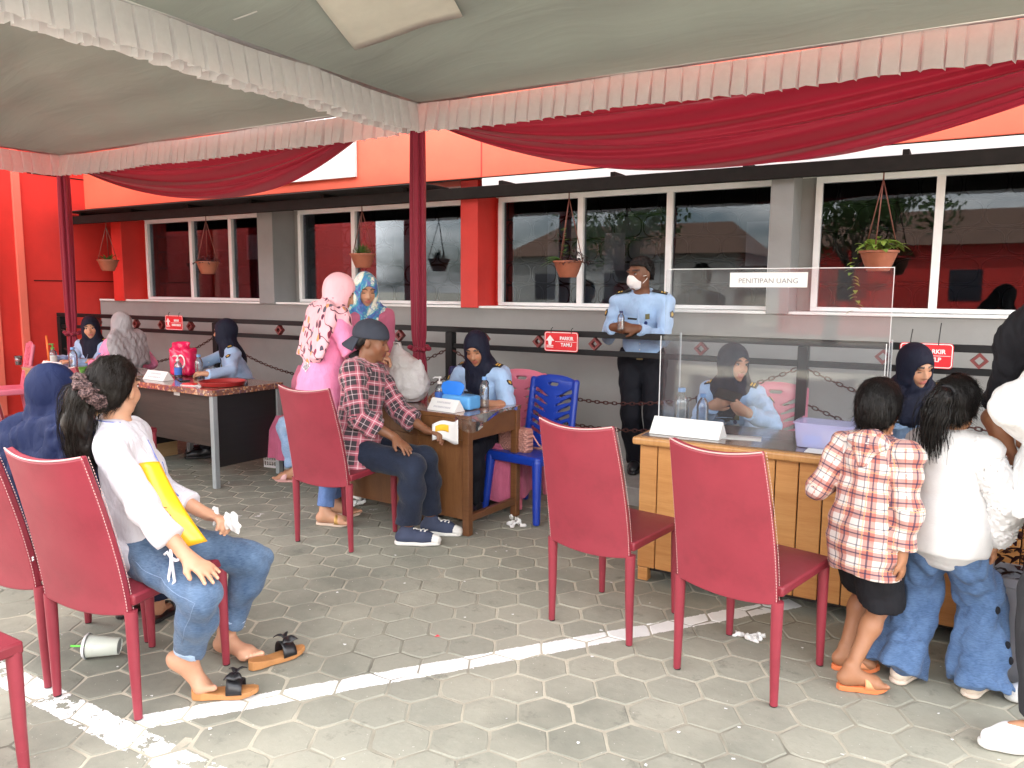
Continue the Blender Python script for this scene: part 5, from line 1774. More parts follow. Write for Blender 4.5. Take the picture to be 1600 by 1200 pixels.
# ------------------------------------------------------------------ blue plastic chair
def plastic(name, col, rough=0.35):
    return mat(name, col, rough, 0.06, 4.0, 0.06, 200.0, spec=0.5)
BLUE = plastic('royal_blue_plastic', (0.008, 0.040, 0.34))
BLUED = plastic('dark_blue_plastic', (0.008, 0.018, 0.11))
PINKP = plastic('pink_plastic', (0.62, 0.16, 0.24))
def plastic_chair(x, y, deg, label, m, z=0.0, slots=True, cover=None):
    """monobloc chair, facing +Y locally; pierced back with slanting slots"""
    e = empty('plastic_chair', (x, y, z), radians(deg), label, 'chair', 'plastic chairs')
    q = Sdf(); q.group(0.012)
    tilt = radians(10)
    up = vec(0, -sin(tilt), cos(tilt)); fw = vec(0, cos(tilt), sin(tilt))
    R = np.stack([vec(1, 0, 0), fw, up], 1)
    base = vec(0, -0.19, 0.43)
    c = base + up * 0.235
    q.rbox(c, (0.195, 0.012, 0.245), 0.012, R)
    q.ell(base + up * 0.46, (0.19, 0.016, 0.055), R)
    for sx in (-1, 1):
        q.cone(base + vec(sx * 0.192, 0, 0) - up * 0.02, base + vec(sx * 0.186, 0, 0) + up * 0.47, 0.020, 0.020)
    def bow(P):
        return np.zeros(len(P), P.dtype)
    if slots:
        q.carve('c', base + up * 0.445 - vec(0.030, 0, 0), base + up * 0.445 + vec(0.030, 0, 0), 0.017, 0.017, k=0.004)
        for i in range(6):
            zc = 0.355 - i * 0.056
            for sx in (-1, 1):
                a = base + up * (zc) + vec(sx * 0.040, 0, 0); b = base + up * (zc + 0.046) + vec(sx * 0.148, 0, 0)
                q.carve('c', a, b, 0.009, 0.0170, k=0.003)
            q.carve('c', base + up * (zc - 0.012) - vec(0.004, 0, 0), base + up * (zc - 0.010) + vec(0.004, 0, 0), 0.006, 0.006, k=0.003)
    bo = sdf_object('backrest', q, 0.0055, m, e)
    q = Sdf(); q.group(0.02)
    q.rbox(vec(0, 0.0, 0.425), (0.215, 0.215, 0.016), 0.015)
    q.rbox(vec(0, 0.205, 0.410), (0.215, 0.014, 0.028), 0.012); q.rbox(vec(0.208, 0.0, 0.408), (0.014, 0.2, 0.030), 0.012); q.rbox(vec(-0.208, 0.0, 0.408), (0.014, 0.2, 0.030), 0.012)
    q.carve('e', vec(0, 0.0, 0.475), vec(0.20, 0.20, 0.040), k=0.01)
    sdf_object('seat', q, 0.007, m, e)
    for sx in (-1, 1):
        for sy in (-1, 1):
            q = Sdf(); q.group(0.02)
            a = vec(sx * 0.195, sy * 0.195, 0.405); b = vec(sx * 0.222, sy * 0.232, 0.012)
            q.cone(a, b, 0.034, 0.024); q.carve('h', vec(0, 0, 0.001), vec(0, 0, -1), k=0.002)
            sdf_object('leg', q, 0.007, m, e)
    return e
plastic_chair(-2.50, 4.545, 172, 'empty royal blue plastic chair with slotted back holding a pink handbag', BLUE)
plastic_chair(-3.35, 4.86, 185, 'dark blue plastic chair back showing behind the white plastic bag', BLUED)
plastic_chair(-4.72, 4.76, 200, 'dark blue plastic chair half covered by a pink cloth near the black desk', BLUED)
plastic_chair(-2.83, 4.76, 184, 'pink plastic chair behind the officer writing at the brown desk', PINKP)
plastic_chair(-1.02, 4.98, 184, 'pink plastic chair behind the officer holding a phone', PINKP)
plastic_chair(-8.92, 4.35, 160, 'pink plastic chair at the very edge of the picture by the red wall', PINKP)

PINKC = cloth('dusty_pink_cloth', (0.56, 0.16, 0.24), fold=0.6)
MAUVE = cloth('mauve_chair_skirt', (0.42, 0.10, 0.18), fold=0.6)
def cloth_cover(x, y, deg, z0, z1, w, d, label, m, seed):
    """cloth thrown over a chair: a draped open-bottomed cover with hanging folds"""
    r = random.Random(seed)
    e = empty('chair_cover', (x, y, 0), radians(deg), label, 'cloth', 'cloth thrown over chairs')
    def fn(u, v):
        a = 2 * pi * u
        sx = abs(cos(a)) ** 0.45 * (1 if cos(a) > 0 else -1); sy = abs(sin(a)) ** 0.45 * (1 if sin(a) > 0 else -1)
        s_ = (0.80 + 0.20 * min(1, v * 3)) * (1 + 0.10 * v)
        f = 1 + 0.05 * v * sin(a * 11 + seed) + 0.03 * v * sin(a * 19)
        z = z1 - (z1 - z0) * v + 0.02 * sin(a * 2)
        return (w * sx * s_ * f, d * sy * s_ * f, z)
    mb = MB(); mb.grid(fn, 60, 14)
    mb.add([fn(i / 60, 0.0) for i in range(60)], [tuple(range(60))])
    mb.build('cover_cloth', m, e, True)
    return e
cloth_cover(-4.72, 4.80, 200, 0.50, 0.86, 0.225, 0.055, 'pink cloth thrown over the back of the dark blue chair', PINKC, 3)
cloth_cover(-4.70, 4.60, 200, 0.14, 0.475, 0.245, 0.225, 'mauve cloth hanging over the seat of the dark blue chair', MAUVE, 4)
cloth_cover(-2.84, 4.60, 184, 0.10, 0.49, 0.25, 0.22, 'pleated mauve cloth hanging round the chair of the officer who writes', MAUVE, 6)

# ------------------------------------------------------------------ desks
def wood(name, c0, c1, scale=3.0, rough=0.4, ring=12.0, axis=(1, 1, 14)):
    N = Nodes(name)
    v = N.mapping(N.coord(), axis)
    oi = N.new('ObjectInfo')
    off = N.n.new('ShaderNodeVectorMath'); off.operation = 'ADD'
    N.put(off.inputs[0], v)
    cmb = N.n.new('ShaderNodeCombineXYZ'); N.put(cmb.inputs[0], N.math('MULTIPLY', oi.outputs['Random'], 37.0)); N.put(cmb.inputs[1], N.math('MULTIPLY', oi.outputs['Random'], 11.0))
    N.put(off.inputs[1], cmb.outputs[0])
    n1 = N.noise(scale, 6.0, 0.65, off.outputs[0], dist=0.8)
    n2 = N.noise(scale * 9, 3.0, 0.6, off.outputs[0])
    f = N.math('MULTIPLY_ADD', n2, 0.35, N.math('MULTIPLY', n1, 0.75))
    c = N.mix(N.ramp(f, [(0.32, (0, 0, 0)), (0.72, (1, 1, 1))]), c0, c1)
    c = N.mix(N.math('MULTIPLY', oi.outputs['Random'], 0.28), c, [x * 0.62 for x in c0])
    N.set(Base_Color=c, Roughness=rough, Specular_IOR_Level=0.45)
    N.bump(f, 0.15, 0.004)
    return N.m
def cover_material():
    """clear plastic over a brown patterned sheet: warm spots of colour on brown"""
    N = Nodes('patterned_table_cover')
    v = N.n.new('ShaderNodeTexVoronoi'); v.inputs['Scale'].default_value = 55.0
    N.put(v.inputs['Vector'], N.coord())
    c = N.ramp(N.sep(v.outputs['Color'])[0], [(0.0, (0.16, 0.07, 0.05)), (0.45, (0.24, 0.12, 0.09)), (0.62, (0.50, 0.22, 0.08)), (0.74, (0.12, 0.05, 0.10)), (0.88, (0.55, 0.40, 0.26)), (1.0, (0.10, 0.06, 0.16))], 'CONSTANT')
    c = N.mix(0.35, c, (0.20, 0.10, 0.085))
    N.set(Base_Color=c, Roughness=0.16, Specular_IOR_Level=0.6, Coat_Weight=0.6, Coat_Roughness=0.06)
    N.bump(N.noise(9.0, 3.0), 0.12, 0.01)
    return N.m
COVER = cover_material()
PINE = wood('honey_pine', (0.40, 0.165, 0.045), (0.56, 0.28, 0.095), 2.2, 0.45)
PINED = wood('varnished_pine_edge', (0.42, 0.19, 0.06), (0.60, 0.33, 0.13), 2.2, 0.3, axis=(14, 1, 1))
TEAK = wood('brown_teak', (0.115, 0.045, 0.018), (0.19, 0.085, 0.032), 2.6, 0.4, axis=(10, 1, 1.2))
TEAKV = wood('brown_teak_upright', (0.11, 0.043, 0.017), (0.18, 0.078, 0.030), 2.6, 0.4)
BLKW = wood('dark_wenge_board', (0.020, 0.014, 0.012), (0.050, 0.036, 0.028), 2.0, 0.5, axis=(1, 1, 14))
BLKW2 = wood('black_board', (0.009, 0.008, 0.008), (0.016, 0.014, 0.013), 2.0, 0.5)
SILV = mat('silver_grey_leg_paint', (0.30, 0.33, 0.34), 0.4, 0.06, metal=0.2)
TAN = wood('tan_board', (0.36, 0.22, 0.10), (0.48, 0.32, 0.16), 2.0, 0.5)
CLEAR = None
def clear_material(name, tint=(0.93, 0.95, 0.97), rough=0.02, refl=1.0, base=0.02, haze=0.0):
    N = Nodes(name)
    tr = N.n.new('ShaderNodeBsdfTransparent'); tr.inputs[0].default_value = tuple(tint) + (1,)
    gl = N.n.new('ShaderNodeBsdfGlossy'); gl.inputs['Roughness'].default_value = rough
    fr = N.n.new('ShaderNodeFresnel'); fr.inputs[0].default_value = 1.49
    mx = N.n.new('ShaderNodeMixShader')
    N.put(mx.inputs[0], N.math('MULTIPLY_ADD', fr.outputs[0], refl, base, clamp=True))
    N.t.links.new(tr.outputs[0], mx.inputs[1]); N.t.links.new(gl.outputs[0], mx.inputs[2])
    src = mx.outputs[0]
    if haze:
        df = N.n.new('ShaderNodeBsdfDiffuse'); df.inputs[0].default_value = (0.8, 0.8, 0.8, 1)
        m2 = N.n.new('ShaderNodeMixShader')
        nz = N.noise(2.0, 4.0, 0.6)
        N.put(m2.inputs[0], N.math('MULTIPLY', nz, haze))
        N.t.links.new(src, m2.inputs[1]); N.t.links.new(df.outputs[0], m2.inputs[2]); src = m2.outputs[0]
    N.t.links.new(src, N.out.inputs['Surface'])
    return N.m
ACRYL = clear_material('clear_acrylic', (0.95, 0.96, 0.97), 0.03, 0.5, 0.0, 0.035)
ACRYE = mat('bright_acrylic_edge', (0.70, 0.72, 0.74), 0.25, 0.02)
PET = clear_material('clear_bottle_plastic', (0.80, 0.87, 0.95), 0.06, 1.6, 0.06, 0.14)
FILM = clear_material('clear_plastic_film', (0.94, 0.94, 0.94), 0.10, 1.6, 0.05, 0.06)

def desk_root(name, x, y, deg, label):
    return empty(name, (x, y, 0), radians(deg), label, 'desk')
# counter: honey pine planks, moulded edge, clear sheet over a brown top; local x 0..L, y 0 (front)..D
D4 = desk_root('counter', -1.44, 3.70, 0, 'honey pine plank counter with glass-smooth brown top behind the acrylic screen')
LC, DC = 2.9, 0.62
MB().b2((0.0, 0.0, 0.735), (LC, DC, 0.775)).build('tabletop', PINED, D4, False, 0.012, seg=3)
MB().b2((0.035, 0.045, 0.776), (LC - 0.03, DC - 0.02, 0.780)).build('top_cover', mat('brown_smooth_cover', (0.13, 0.085, 0.065), 0.18, 0.35, 5.0, spec=0.6, coat=0.5), D4, False)
i = 0; x = 0.03
while x < LC - 0.05:
    w_ = 0.098 + 0.012 * sin(i * 7.3)
    MB().b2((x + 0.0025, 0.040, 0.075), (min(x + w_, LC - 0.03) - 0.0025, 0.062, 0.733)).build('plank', PINE, D4, False, 0.004)
    x += w_; i += 1
MB().b2((0.03, 0.064, 0.07), (LC - 0.03, 0.075, 0.732)).build('backing_board', BLKW2, D4)
for y0 in (0.08, 0.26, 0.44):
    MB().b2((0.032, y0, 0.075), (0.052, y0 + 0.172, 0.733)).build('plank', PINE, D4, False, 0.004)
for xx in (0.034, LC - 0.09):
    for yy in (0.045, DC - 0.1):
        MB().b2((xx, yy, 0.0), (xx + 0.055, yy + 0.055, 0.072)).build('foot', PINE, D4, False, 0.004)
MB().b2((0.05, 0.078, 0.05), (LC - 0.05, DC - 0.05, 0.074)).build('base_board', BLKW2, D4)

# brown teak desk
D3 = desk_root('brown_desk', -2.56, 3.86, -4, 'brown teak desk with open side bay under the plastic covered patterned top')
L3, T3 = 1.20, 0.58
MB().b2((-L3, 0, 0.735), (0, T3, 0.758)).build('tabletop', TEAK, D3, False, 0.003)
MB().b2((-L3 - 0.004, -0.004, 0.7595), (0.004, T3 + 0.004, 0.7625)).build('table_cover', COVER, D3)
for xx in (-0.052, -0.46, -L3 + 0.002):
    for yy in (0.002, T3 - 0.05):
        MB().b2((xx, yy, 0.0), (xx + 0.048, yy + 0.048, 0.734)).build('leg', TEAKV, D3, False, 0.004)
MB().b2((-L3 + 0.05, 0.010, 0.10), (-0.055, 0.026, 0.600)).build('front_panel', TEAK, D3)
MB().b2((-L3 + 0.05, 0.006, 0.602), (-0.055, 0.030, 0.733)).build('apron', TEAK, D3, False, 0.003)
MB().b2((-0.040, 0.052, 0.60), (-0.014, T3 - 0.052, 0.733)).build('apron', TEAK, D3, False, 0.003)
MB().b2((-0.046, 0.052, 0.085), (-0.010, T3 - 0.052, 0.130)).build('stretcher', TEAKV, D3, False, 0.004)
MB().b2((-0.415, 0.06, 0.10), (-0.395, T3 - 0.06, 0.733)).build('inner_panel', TEAK, D3)
MB().b2((-L3 + 0.05, T3 - 0.028, 0.55), (-0.46, T3 - 0.010, 0.733)).build('apron', TEAK, D3)
def film(u, v):
    return (-0.10 + 0.22 * u, -0.008 - 0.010 * sin(u * 7) * v, 0.760 - (0.05 + 0.05 * sin(u * pi)) * v)
MB().grid(film, 10, 5).build('plastic_film', FILM, D3, True)
def film2(u, v):
    return (0.008 + 0.012 * v * sin(u * 9), 0.02 + 0.5 * u, 0.760 - 0.055 * v * (0.6 + 0.4 * sin(u * 6)))
MB().grid(film2, 14, 5).build('plastic_film', FILM, D3, True)

# black desk with silver legs
D2 = desk_root('black_desk', -4.83, 3.80, -3, 'black board desk on silver grey legs under a patterned brown cover')
L2, T2 = 1.28, 0.66
MB().b2((-L2, 0, 0.728), (0, T2, 0.758)).build('tabletop', BLKW2, D2, False, 0.003)
MB().b2((-L2 - 0.006, -0.006, 0.715), (0.006, T2 + 0.006, 0.7625)).build('table_cover', COVER, D2, False, 0.004)
for xx in (-0.052, -L2 + 0.006):
    for yy in (0.008, T2 - 0.05):
        MB().b2((xx, yy, 0.0), (xx + 0.045, yy + 0.042, 0.714)).build('leg', SILV, D2, False, 0.004)
    MB().b2((xx + 0.012, 0.052, 0.16), (xx + 0.030, T2 - 0.052, 0.714)).build('side_panel', BLKW2, D2)
MB().b2((-L2 + 0.05, 0.09, 0.30), (-0.055, 0.108, 0.714)).build('front_panel', BLKW, D2)
MB().b2((-L2 + 0.05, 0.45, 0.18), (-L2 + 0.62, 0.60, 0.60)).build('drawer_box', BLKW2, D2)
for z in (0.25, 0.45, 0.62):
    for yy in (0.005, T2 - 0.053):
        MB().ball((-0.052, yy + 0.02, z), 0.007, 8, 5).build('bolt', SILV, D2, True)
MB().b2((-0.62, 0.087, 0.670), (-0.545, 0.0895, 0.705)).build('sticker', WHITEP, D2)

# tan desk
D1 = desk_root('tan_desk', -6.20, 3.86, -4, 'tan board desk at the far end with bottles and a green tray')
MB().b2((-1.6, 0, 0.735), (0, 0.62, 0.758)).build('tabletop', TAN, D1, False, 0.003)
MB().b2((-1.606, -0.006, 0.7595), (0.006, 0.626, 0.7625)).build('table_cover', mat('grey_marble_cover', (0.42, 0.38, 0.36), 0.2, 0.35, 22.0, coat=0.5), D1)
MB().b2((-1.58, 0.02, 0.08), (-0.02, 0.04, 0.734)).build('front_panel', TAN, D1)
for xx in (-1.6, -0.045):
    MB().b2((xx, 0.042, 0.0), (xx + 0.022, 0.6, 0.734)).build('side_panel', TAN, D1)

# ------------------------------------------------------------------ acrylic screen with paper sign
scr = empty('acrylic_screen', (-0.85, 4.02, 0.781), 0, 'clear acrylic counter screen with a paper sign at its top', 'screen')
def sp(name, m, a, b, bevel=0.0):
    return MB().b2([p - q for p, q in zip(a, (-0.85, 4.02, 0.781))], [p - q for p, q in zip(b, (-0.85, 4.02, 0.781))]).build(name, m, scr, False, bevel)
sp('tall_sheet', ACRYL, (-1.395, 4.030, 0.784), (-0.292, 4.034, 1.640))
sp('tall_sheet_edge', ACRYE, (-1.395, 4.0295, 1.6405), (-0.292, 4.0345, 1.644)); sp('tall_sheet_edge', ACRYE, (-0.2918, 4.0295, 0.784), (-0.289, 4.0345, 1.644))
sp('front_sheet', ACRYL, (-1.388, 3.960, 0.784), (-0.30, 3.964, 1.285))
sp('front_sheet_edge', ACRYE, (-1.392, 3.959, 0.784), (-1.3885, 3.965, 1.288)); sp('front_sheet_edge', ACRYE, (-0.2995, 3.959, 0.784), (-0.296, 3.965, 1.288))
sp('side_wing', ACRYL, (-1.392, 4.036, 0.784), (-1.388, 4.30, 1.29)); sp('side_wing', ACRYL, (-0.30, 4.036, 0.784), (-0.296, 4.30, 1.29))
sp('side_wing_edge', ACRYE, (-1.393, 4.3005, 0.784), (-1.387, 4.304, 1.29)); sp('side_wing_edge', ACRYE, (-0.301, 4.3005, 0.784), (-0.295, 4.304, 1.29))
PAPERW = mat('white_printed_paper', (0.70, 0.70, 0.69), 0.7, 0.02)
INK = mat('grey_ink', (0.20, 0.20, 0.22), 0.8, 0.0)
pp = sp('paper_sign', PAPERW, (-1.052, 4.0265, 1.548), (-0.672, 4.0275, 1.622))
me = text_mesh('PENITIPAN UANG', 0.036, 0.0003, 'CENTER', 0.0, 1.02)
me.transform(frame_matrix((-0.012, 0.0058, 0.798), (1, 0, 0), (0, 0, 1), (0, -1, 0)))
link_mesh('lettering', me, INK, pp)

# ------------------------------------------------------------------ table-top things
def name_plate(x, y, z, deg, w, label, lines=('', ''), h=0.095, d=0.07):
    e = empty('name_plate', (x, y, z), radians(deg), label, 'name plate', 'folded white paper name plates')
    th = 0.0015
    vs = [(-w / 2, -d, 0.001), (w / 2, -d, 0.001), (w / 2, 0, h), (-w / 2, 0, h), (w / 2, d, 0.001), (-w / 2, d, 0.001)]
    mb = MB(); mb.add(vs, [(0, 1, 2, 3), (3, 2, 4, 5), (1, 4, 2), (0, 3, 5)])
    mb.build('folded_card', PAPERW, e)
    nn = nrm(vec(0, -h, d)); up = nrm(vec(0, d, h))
    for i, t in enumerate(lines):
        if not t: continue
        c = vec(0, -d, 0.001) + vec(0, d, h) * (0.68 - 0.36 * i) + nn * 0.0015
        dash_row(e, c, (1, 0, 0), up, nn, w * (0.62 if i else 0.5), 0.013, t, 3 + i, mat('faint_ink', (0.50, 0.50, 0.53), 0.8, 0.0))
    return e
name_plate(-1.20, 3.875, 0.7805, -2, 0.37, 'blank white folded name plate on the pine counter', h=0.085)
name_plate(-2.80, 3.960, 0.763, -8, 0.235, 'white folded name plate in front of the blue tissue box', (9, 12), h=0.075, d=0.05)
name_plate(-5.78, 4.02, 0.763, -4, 0.30, 'white folded name plate on the black desk by the pink pack', (10, 7), h=0.075, d=0.05)
name_plate(-7.35, 4.02, 0.763, -4, 0.34, 'white folded name plate on the far tan desk', h=0.07, d=0.05)

CAPB = plastic('pale_blue_cap', (0.16, 0.34, 0.66))
WATER = clear_material('drinking_water', (0.86, 0.92, 0.97), 0.02, 1.0, 0.05)
LABELB = mat('blue_label_print', (0.05, 0.16, 0.55), 0.4, 0.05)
def bottle(x, y, z, H, R, label, band=None, cap=CAPB):
    e = empty('water_bottle', (x, y, z), 0, label, 'bottle', 'clear water bottles')
    p = [(R * 0.8, 0), (R, H * 0.03)]
    for i in range(5): p += [(R, H * (0.10 + 0.09 * i)), (R * 0.955, H * (0.135 + 0.09 * i))]
    p += [(R, H * 0.58), (R * 0.96, H * 0.66), (R * 0.75, H * 0.77), (R * 0.45, H * 0.85), (R * 0.38, H * 0.87), (R * 0.38, H * 0.90)]
    MB().lathe(p, n=20).build('bottle_body', PET, e, True)
    if band: MB().lathe([(R * 1.012, H * 0.30), (R * 1.012, H * 0.52)], n=20, close=False).build('label_band', band, e, True)
    MB().lathe([(R * 0.48, H * 0.895), (R * 0.50, H * 0.90), (R * 0.50, H * 0.985), (R * 0.44, H)], n=16).build('cap', cap, e, True, angle=40)
    return e
bottle(-1.315, 4.115, 0.7805, 0.215, 0.042, 'larger clear water bottle behind the acrylic screen')
bottle(-1.20, 4.13, 0.7805, 0.19, 0.033, 'smaller clear water bottle nearer the hands with the phone')
bottle(-2.672, 4.215, 0.763, 0.20, 0.032, 'clear water bottle behind the blue tissue box')
bottle(-5.62, 4.30, 0.763, 0.20, 0.034, 'clear water bottle on the black desk beside the pink pack')
bottle(-7.25, 4.16, 0.763, 0.20, 0.040, 'clear water bottle on the far tan desk')
bottle(-7.05, 4.30, 0.763, 0.15, 0.03, 'short clear bottle beside the green tray on the tan desk')
WHITEPL = plastic('white_plastic', (0.70, 0.70, 0.70))
GREENP = plastic('green_plastic', (0.10, 0.36, 0.06))
def pump(x, y, z, H, label, body, head, band=LABELB):
    e = empty('pump_bottle', (x, y, z), 0, label, 'pump bottle', 'hand sanitizer pump bottles')
    R = H * 0.17
    MB().lathe([(R * 0.9, 0), (R, H * 0.03), (R, H * 0.55), (R * 0.8, H * 0.65), (R * 0.4, H * 0.70), (R * 0.4, H * 0.74)], n=18).build('bottle_body', body, e, True)
    MB().lathe([(R * 1.015, H * 0.12), (R * 1.015, H * 0.45)], n=18, close=False).build('label_band', band, e, True)
    MB().lathe([(R * 0.5, H * 0.74), (R * 0.5, H * 0.82), (R * 0.16, H * 0.83), (R * 0.16, H * 0.94), (R * 0.42, H * 0.95), (R * 0.42, H)], n=14).build('pump_head', head, e, True, angle=40)
    MB().tube([(0, 0, H * 0.975), (-R * 0.9, -R * 0.4, H * 0.975), (-R * 1.3, -R * 0.6, H * 0.93)], R * 0.16, 6).build('spout', head, e, True)
    return e
pump(-3.00, 4.17, 0.763, 0.185, 'white sanitizer pump bottle beside the blue tissue box', PET, WHITEPL)
pump(-5.79, 4.22, 0.763, 0.19, 'blue labelled sanitizer pump bottle in front of the pink pack', PET, WHITEPL)
pump(-7.75, 4.25, 0.763, 0.21, 'sanitizer bottle with green pump on the far tan desk', PET, GREENP, mat('pale_label', (0.6, 0.62, 0.6), 0.5))
BLUBOX = plastic('sky_blue_plastic', (0.10, 0.34, 0.68)); BLULID = plastic('bright_blue_plastic', (0.02, 0.20, 0.75))
tb = empty('tissue_box', (-2.80, 4.09, 0.763), radians(-4), 'sky blue plastic tissue box with its bright blue lid flipped up', 'box')
q = Sdf(); q.group(0.01); q.rbox(vec(0.03, 0, 0.045), (0.115, 0.065, 0.045), 0.016); q.carve('h', vec(0, 0, 0.001), vec(0, 0, -1), k=0.002)
sdf_object('box_body', q, 0.006, BLUBOX, tb)
MB().prism([(-0.075, 0.0), (-0.055, -0.012), (0.055, -0.012), (0.075, 0.0), (0.095, 0.045), (0.085, 0.070), (0.05, 0.085), (-0.05, 0.085), (-0.085, 0.070), (-0.095, 0.045)][::-1], 0, 0.007, frame_matrix((-0.02, -0.03, 0.092), (1, 0, 0), nrm((0, 0.25, 1)), nrm((0, -1, 0.25)))).build('flip_lid', BLULID, tb, False, 0.002)

# plastic carrier bag
def bag_material():
    N = Nodes('thin_white_carrier_plastic')
    n1 = N.noise(14.0, 5.0, 0.6, dist=1.5); n2 = N.noise(45.0, 3.0, 0.6, dist=1.0)
    c = N.mix(n1, (0.60, 0.58, 0.58), (0.74, 0.73, 0.73))
    N.set(Base_Color=c, Roughness=0.35, Specular_IOR_Level=0.5)
    N.bump(N.math('MULTIPLY_ADD', n2, 0.3, n1), 0.6, 0.03)
    t = N.n.new('ShaderNodeBsdfTranslucent'); N.put(t.inputs[0], c)
    mx = N.n.new('ShaderNodeMixShader'); mx.inputs[0].default_value = 0.3
    N.t.links.new(N.bsdf.outputs[0], mx.inputs[1]); N.t.links.new(t.outputs[0], mx.inputs[2]); N.t.links.new(mx.outputs[0], N.out.inputs['Surface'])
    return N.m
BAGM = bag_material()
bg = empty('carrier_bag', (-3.27, 4.15, 0.763), 0, 'bulging white plastic carrier bag on the brown desk', 'bag')
q = Sdf(); q.group(0.05)
q.ell(vec(0, 0, 0.11), (0.175, 0.15, 0.13)); q.ell(vec(-0.03, 0, 0.20), (0.135, 0.12, 0.13)); q.cone(vec(-0.05, 0, 0.28), vec(-0.075, 0.0, 0.36), 0.07, 0.025); q.cone(vec(0.10, 0, 0.22), vec(0.125, 0.0, 0.285), 0.05, 0.012)
w77a, w77b = wrinkles(0.0035, 34.0, 77), wrinkles(0.0022, 85.0, 78); q.disp = lambda P: w77a(P) + w77b(P); q.carve('h', vec(0, 0, 0.002), vec(0, 0, -1), k=0.01)
sdf_object('bag_body', q, 0.007, BAGM, bg)
MB().tube([(-0.09, 0.0, 0.36), (-0.075, -0.02, 0.405), (-0.04, -0.01, 0.40), (-0.045, 0.01, 0.35)], [0.016, 0.010, 0.010, 0.016], 7, flat=0.5).build('bag_handle', BAGM, bg, True)

# translucent box on the counter
TUBM = None
def tub_material():
    N = Nodes('frosted_tub_plastic')
    N.set(Base_Color=(0.62, 0.62, 0.82), Roughness=0.3, Specular_IOR_Level=0.5)
    tr = N.n.new('ShaderNodeBsdfTransparent'); tr.inputs[0].default_value = (0.9, 0.9, 1.0, 1)
    mx = N.n.new('ShaderNodeMixShader'); mx.inputs[0].default_value = 0.34
    N.t.links.new(tr.outputs[0], mx.inputs[1]); N.t.links.new(N.bsdf.outputs[0], mx.inputs[2]); N.t.links.new(mx.outputs[0], N.out.inputs['Surface'])
    return N.m
TUBM = tub_material()
def tub(x, y, z, deg, w, d, h, label):
    e = empty('storage_tub', (x, y, z), radians(deg), label, 'tub')
    def ring(s_, zz): return [(a * s_ * w / 2, b * s_ * d / 2, zz) for a, b in rounded(2, 2, 0.25, 3)]
    rings = [ring(0.88, 0.002), ring(0.93, h * 0.4), ring(0.985, h), ring(1.03, h), ring(1.03, h + 0.006), ring(0.96, h + 0.006), ring(0.91, h * 0.4), ring(0.86, 0.006)]
    n = len(rings[0]); mb = MB()
    vs = [p for r_ in rings for p in r_]
    fs = [(i * n + k, i * n + (k + 1) % n, (i + 1) * n + (k + 1) % n, (i + 1) * n + k) for i in range(len(rings) - 1) for k in range(n)]
    fs += [tuple(range(n - 1, -1, -1)), tuple((len(rings) - 1) * n + k for k in range(n))]
    mb.add(vs, fs).build('tub_body', TUBM, e, True, angle=40)
    q = Sdf(); q.group(0.02); q.ell(vec(0.03, 0.0, h * 0.35), (w * 0.26, d * 0.30, h * 0.30)); q.disp = wrinkles(0.008, 60, 5)
    sdf_object('tissue_wad', q, 0.008, PAPERW, e)
    MB().box((-w * 0.2, -d * 0.1, h * 0.25), (0.09, 0.05, h * 0.4), 0.3).build('blue_packet', BLUBOX, e, False, 0.006)
    return e
tub(-0.535, 3.93, 0.7805, -3, 0.27, 0.19, 0.115, 'frosted lilac plastic tub of tissues on the counter')
bx = MB().b2((-0.10, -0.05, 0.0), (0.13, 0.06, 0.001)).build('paper_slip', PAPERW); bx.location = (-0.50, 3.79, 0.7808); tag(bx, 'white paper slip lying in front of the lilac tub', 'paper')
bx = MB().b2((-0.12, -0.06, 0.0), (0.14, 0.07, 0.001)).build('paper_sheet', PAPERW); bx.location = (-0.98, 3.93, 0.7808); bx.rotation_euler = (0, 0, 0.2); tag(bx, 'loose paper sheet under the acrylic screen beside the blank name plate', 'paper')
# pink tissue pack, trays, phones, cups on the far desks
PK = mat('magenta_pack_film', (0.62, 0.012, 0.085), 0.25, 0.06)
pk = empty('tissue_pack', (-5.86, 4.33, 0.763), radians(10), 'magenta tissue pack with a white oval emblem on the black desk', 'tissue pack')
q = Sdf(); q.group(0.02); q.rbox(vec(0, 0, 0.125), (0.115, 0.06, 0.12), 0.03); q.cone(vec(-0.10, 0, 0.27), vec(0.06, 0, 0.285), 0.02, 0.02, flat=0.5); q.ell(vec(-0.02, 0, 0.24), (0.09, 0.04, 0.06)); q.disp = wrinkles(0.004, 50, 8); q.carve('h', vec(0, 0, 0.001), vec(0, 0, -1), k=0.004)
po = sdf_object('pack_body', q, 0.007, PK, pk)
MB().lathe([(0.040, 0), (0.052, 0.0), (0.052, 0.002), (0.040, 0.002), (0.040, 0.0)], n=24, close=False).build('oval_emblem', SIGNW, po).matrix_local = Matrix.Translation((0.03, -0.066, 0.13)) @ Matrix.Rotation(pi / 2, 4, 'X') @ Matrix.Diagonal((0.9, 1.2, 1, 1))
REDPL = plastic('dark_red_plastic', (0.30, 0.02, 0.02))
def tray(x, y, z, R, m, label):
    e = empty('plastic_tray', (x, y, z), 0, label, 'tray')
    MB().lathe([(R * 0.85, 0.001), (R * 0.93, 0.004), (R, 0.030), (R * 1.03, 0.032), (R * 1.03, 0.036), (R * 0.98, 0.036), (R * 0.90, 0.010), (0.001, 0.008)], n=36).build('tray_dish', m, e, True, angle=40)
    return e
tray(-5.03, 4.06, 0.763, 0.175, REDPL, 'round dark red tray on the black desk corner')
tray(-6.84, 4.06, 0.763, 0.155, plastic('leaf_green_plastic', (0.09, 0.26, 0.035)), 'round green tray on the far tan desk')
st = empty('stapler', (-5.20, 3.92, 0.763), radians(12), 'small red and white stapler pack in front of the red tray', 'stapler')
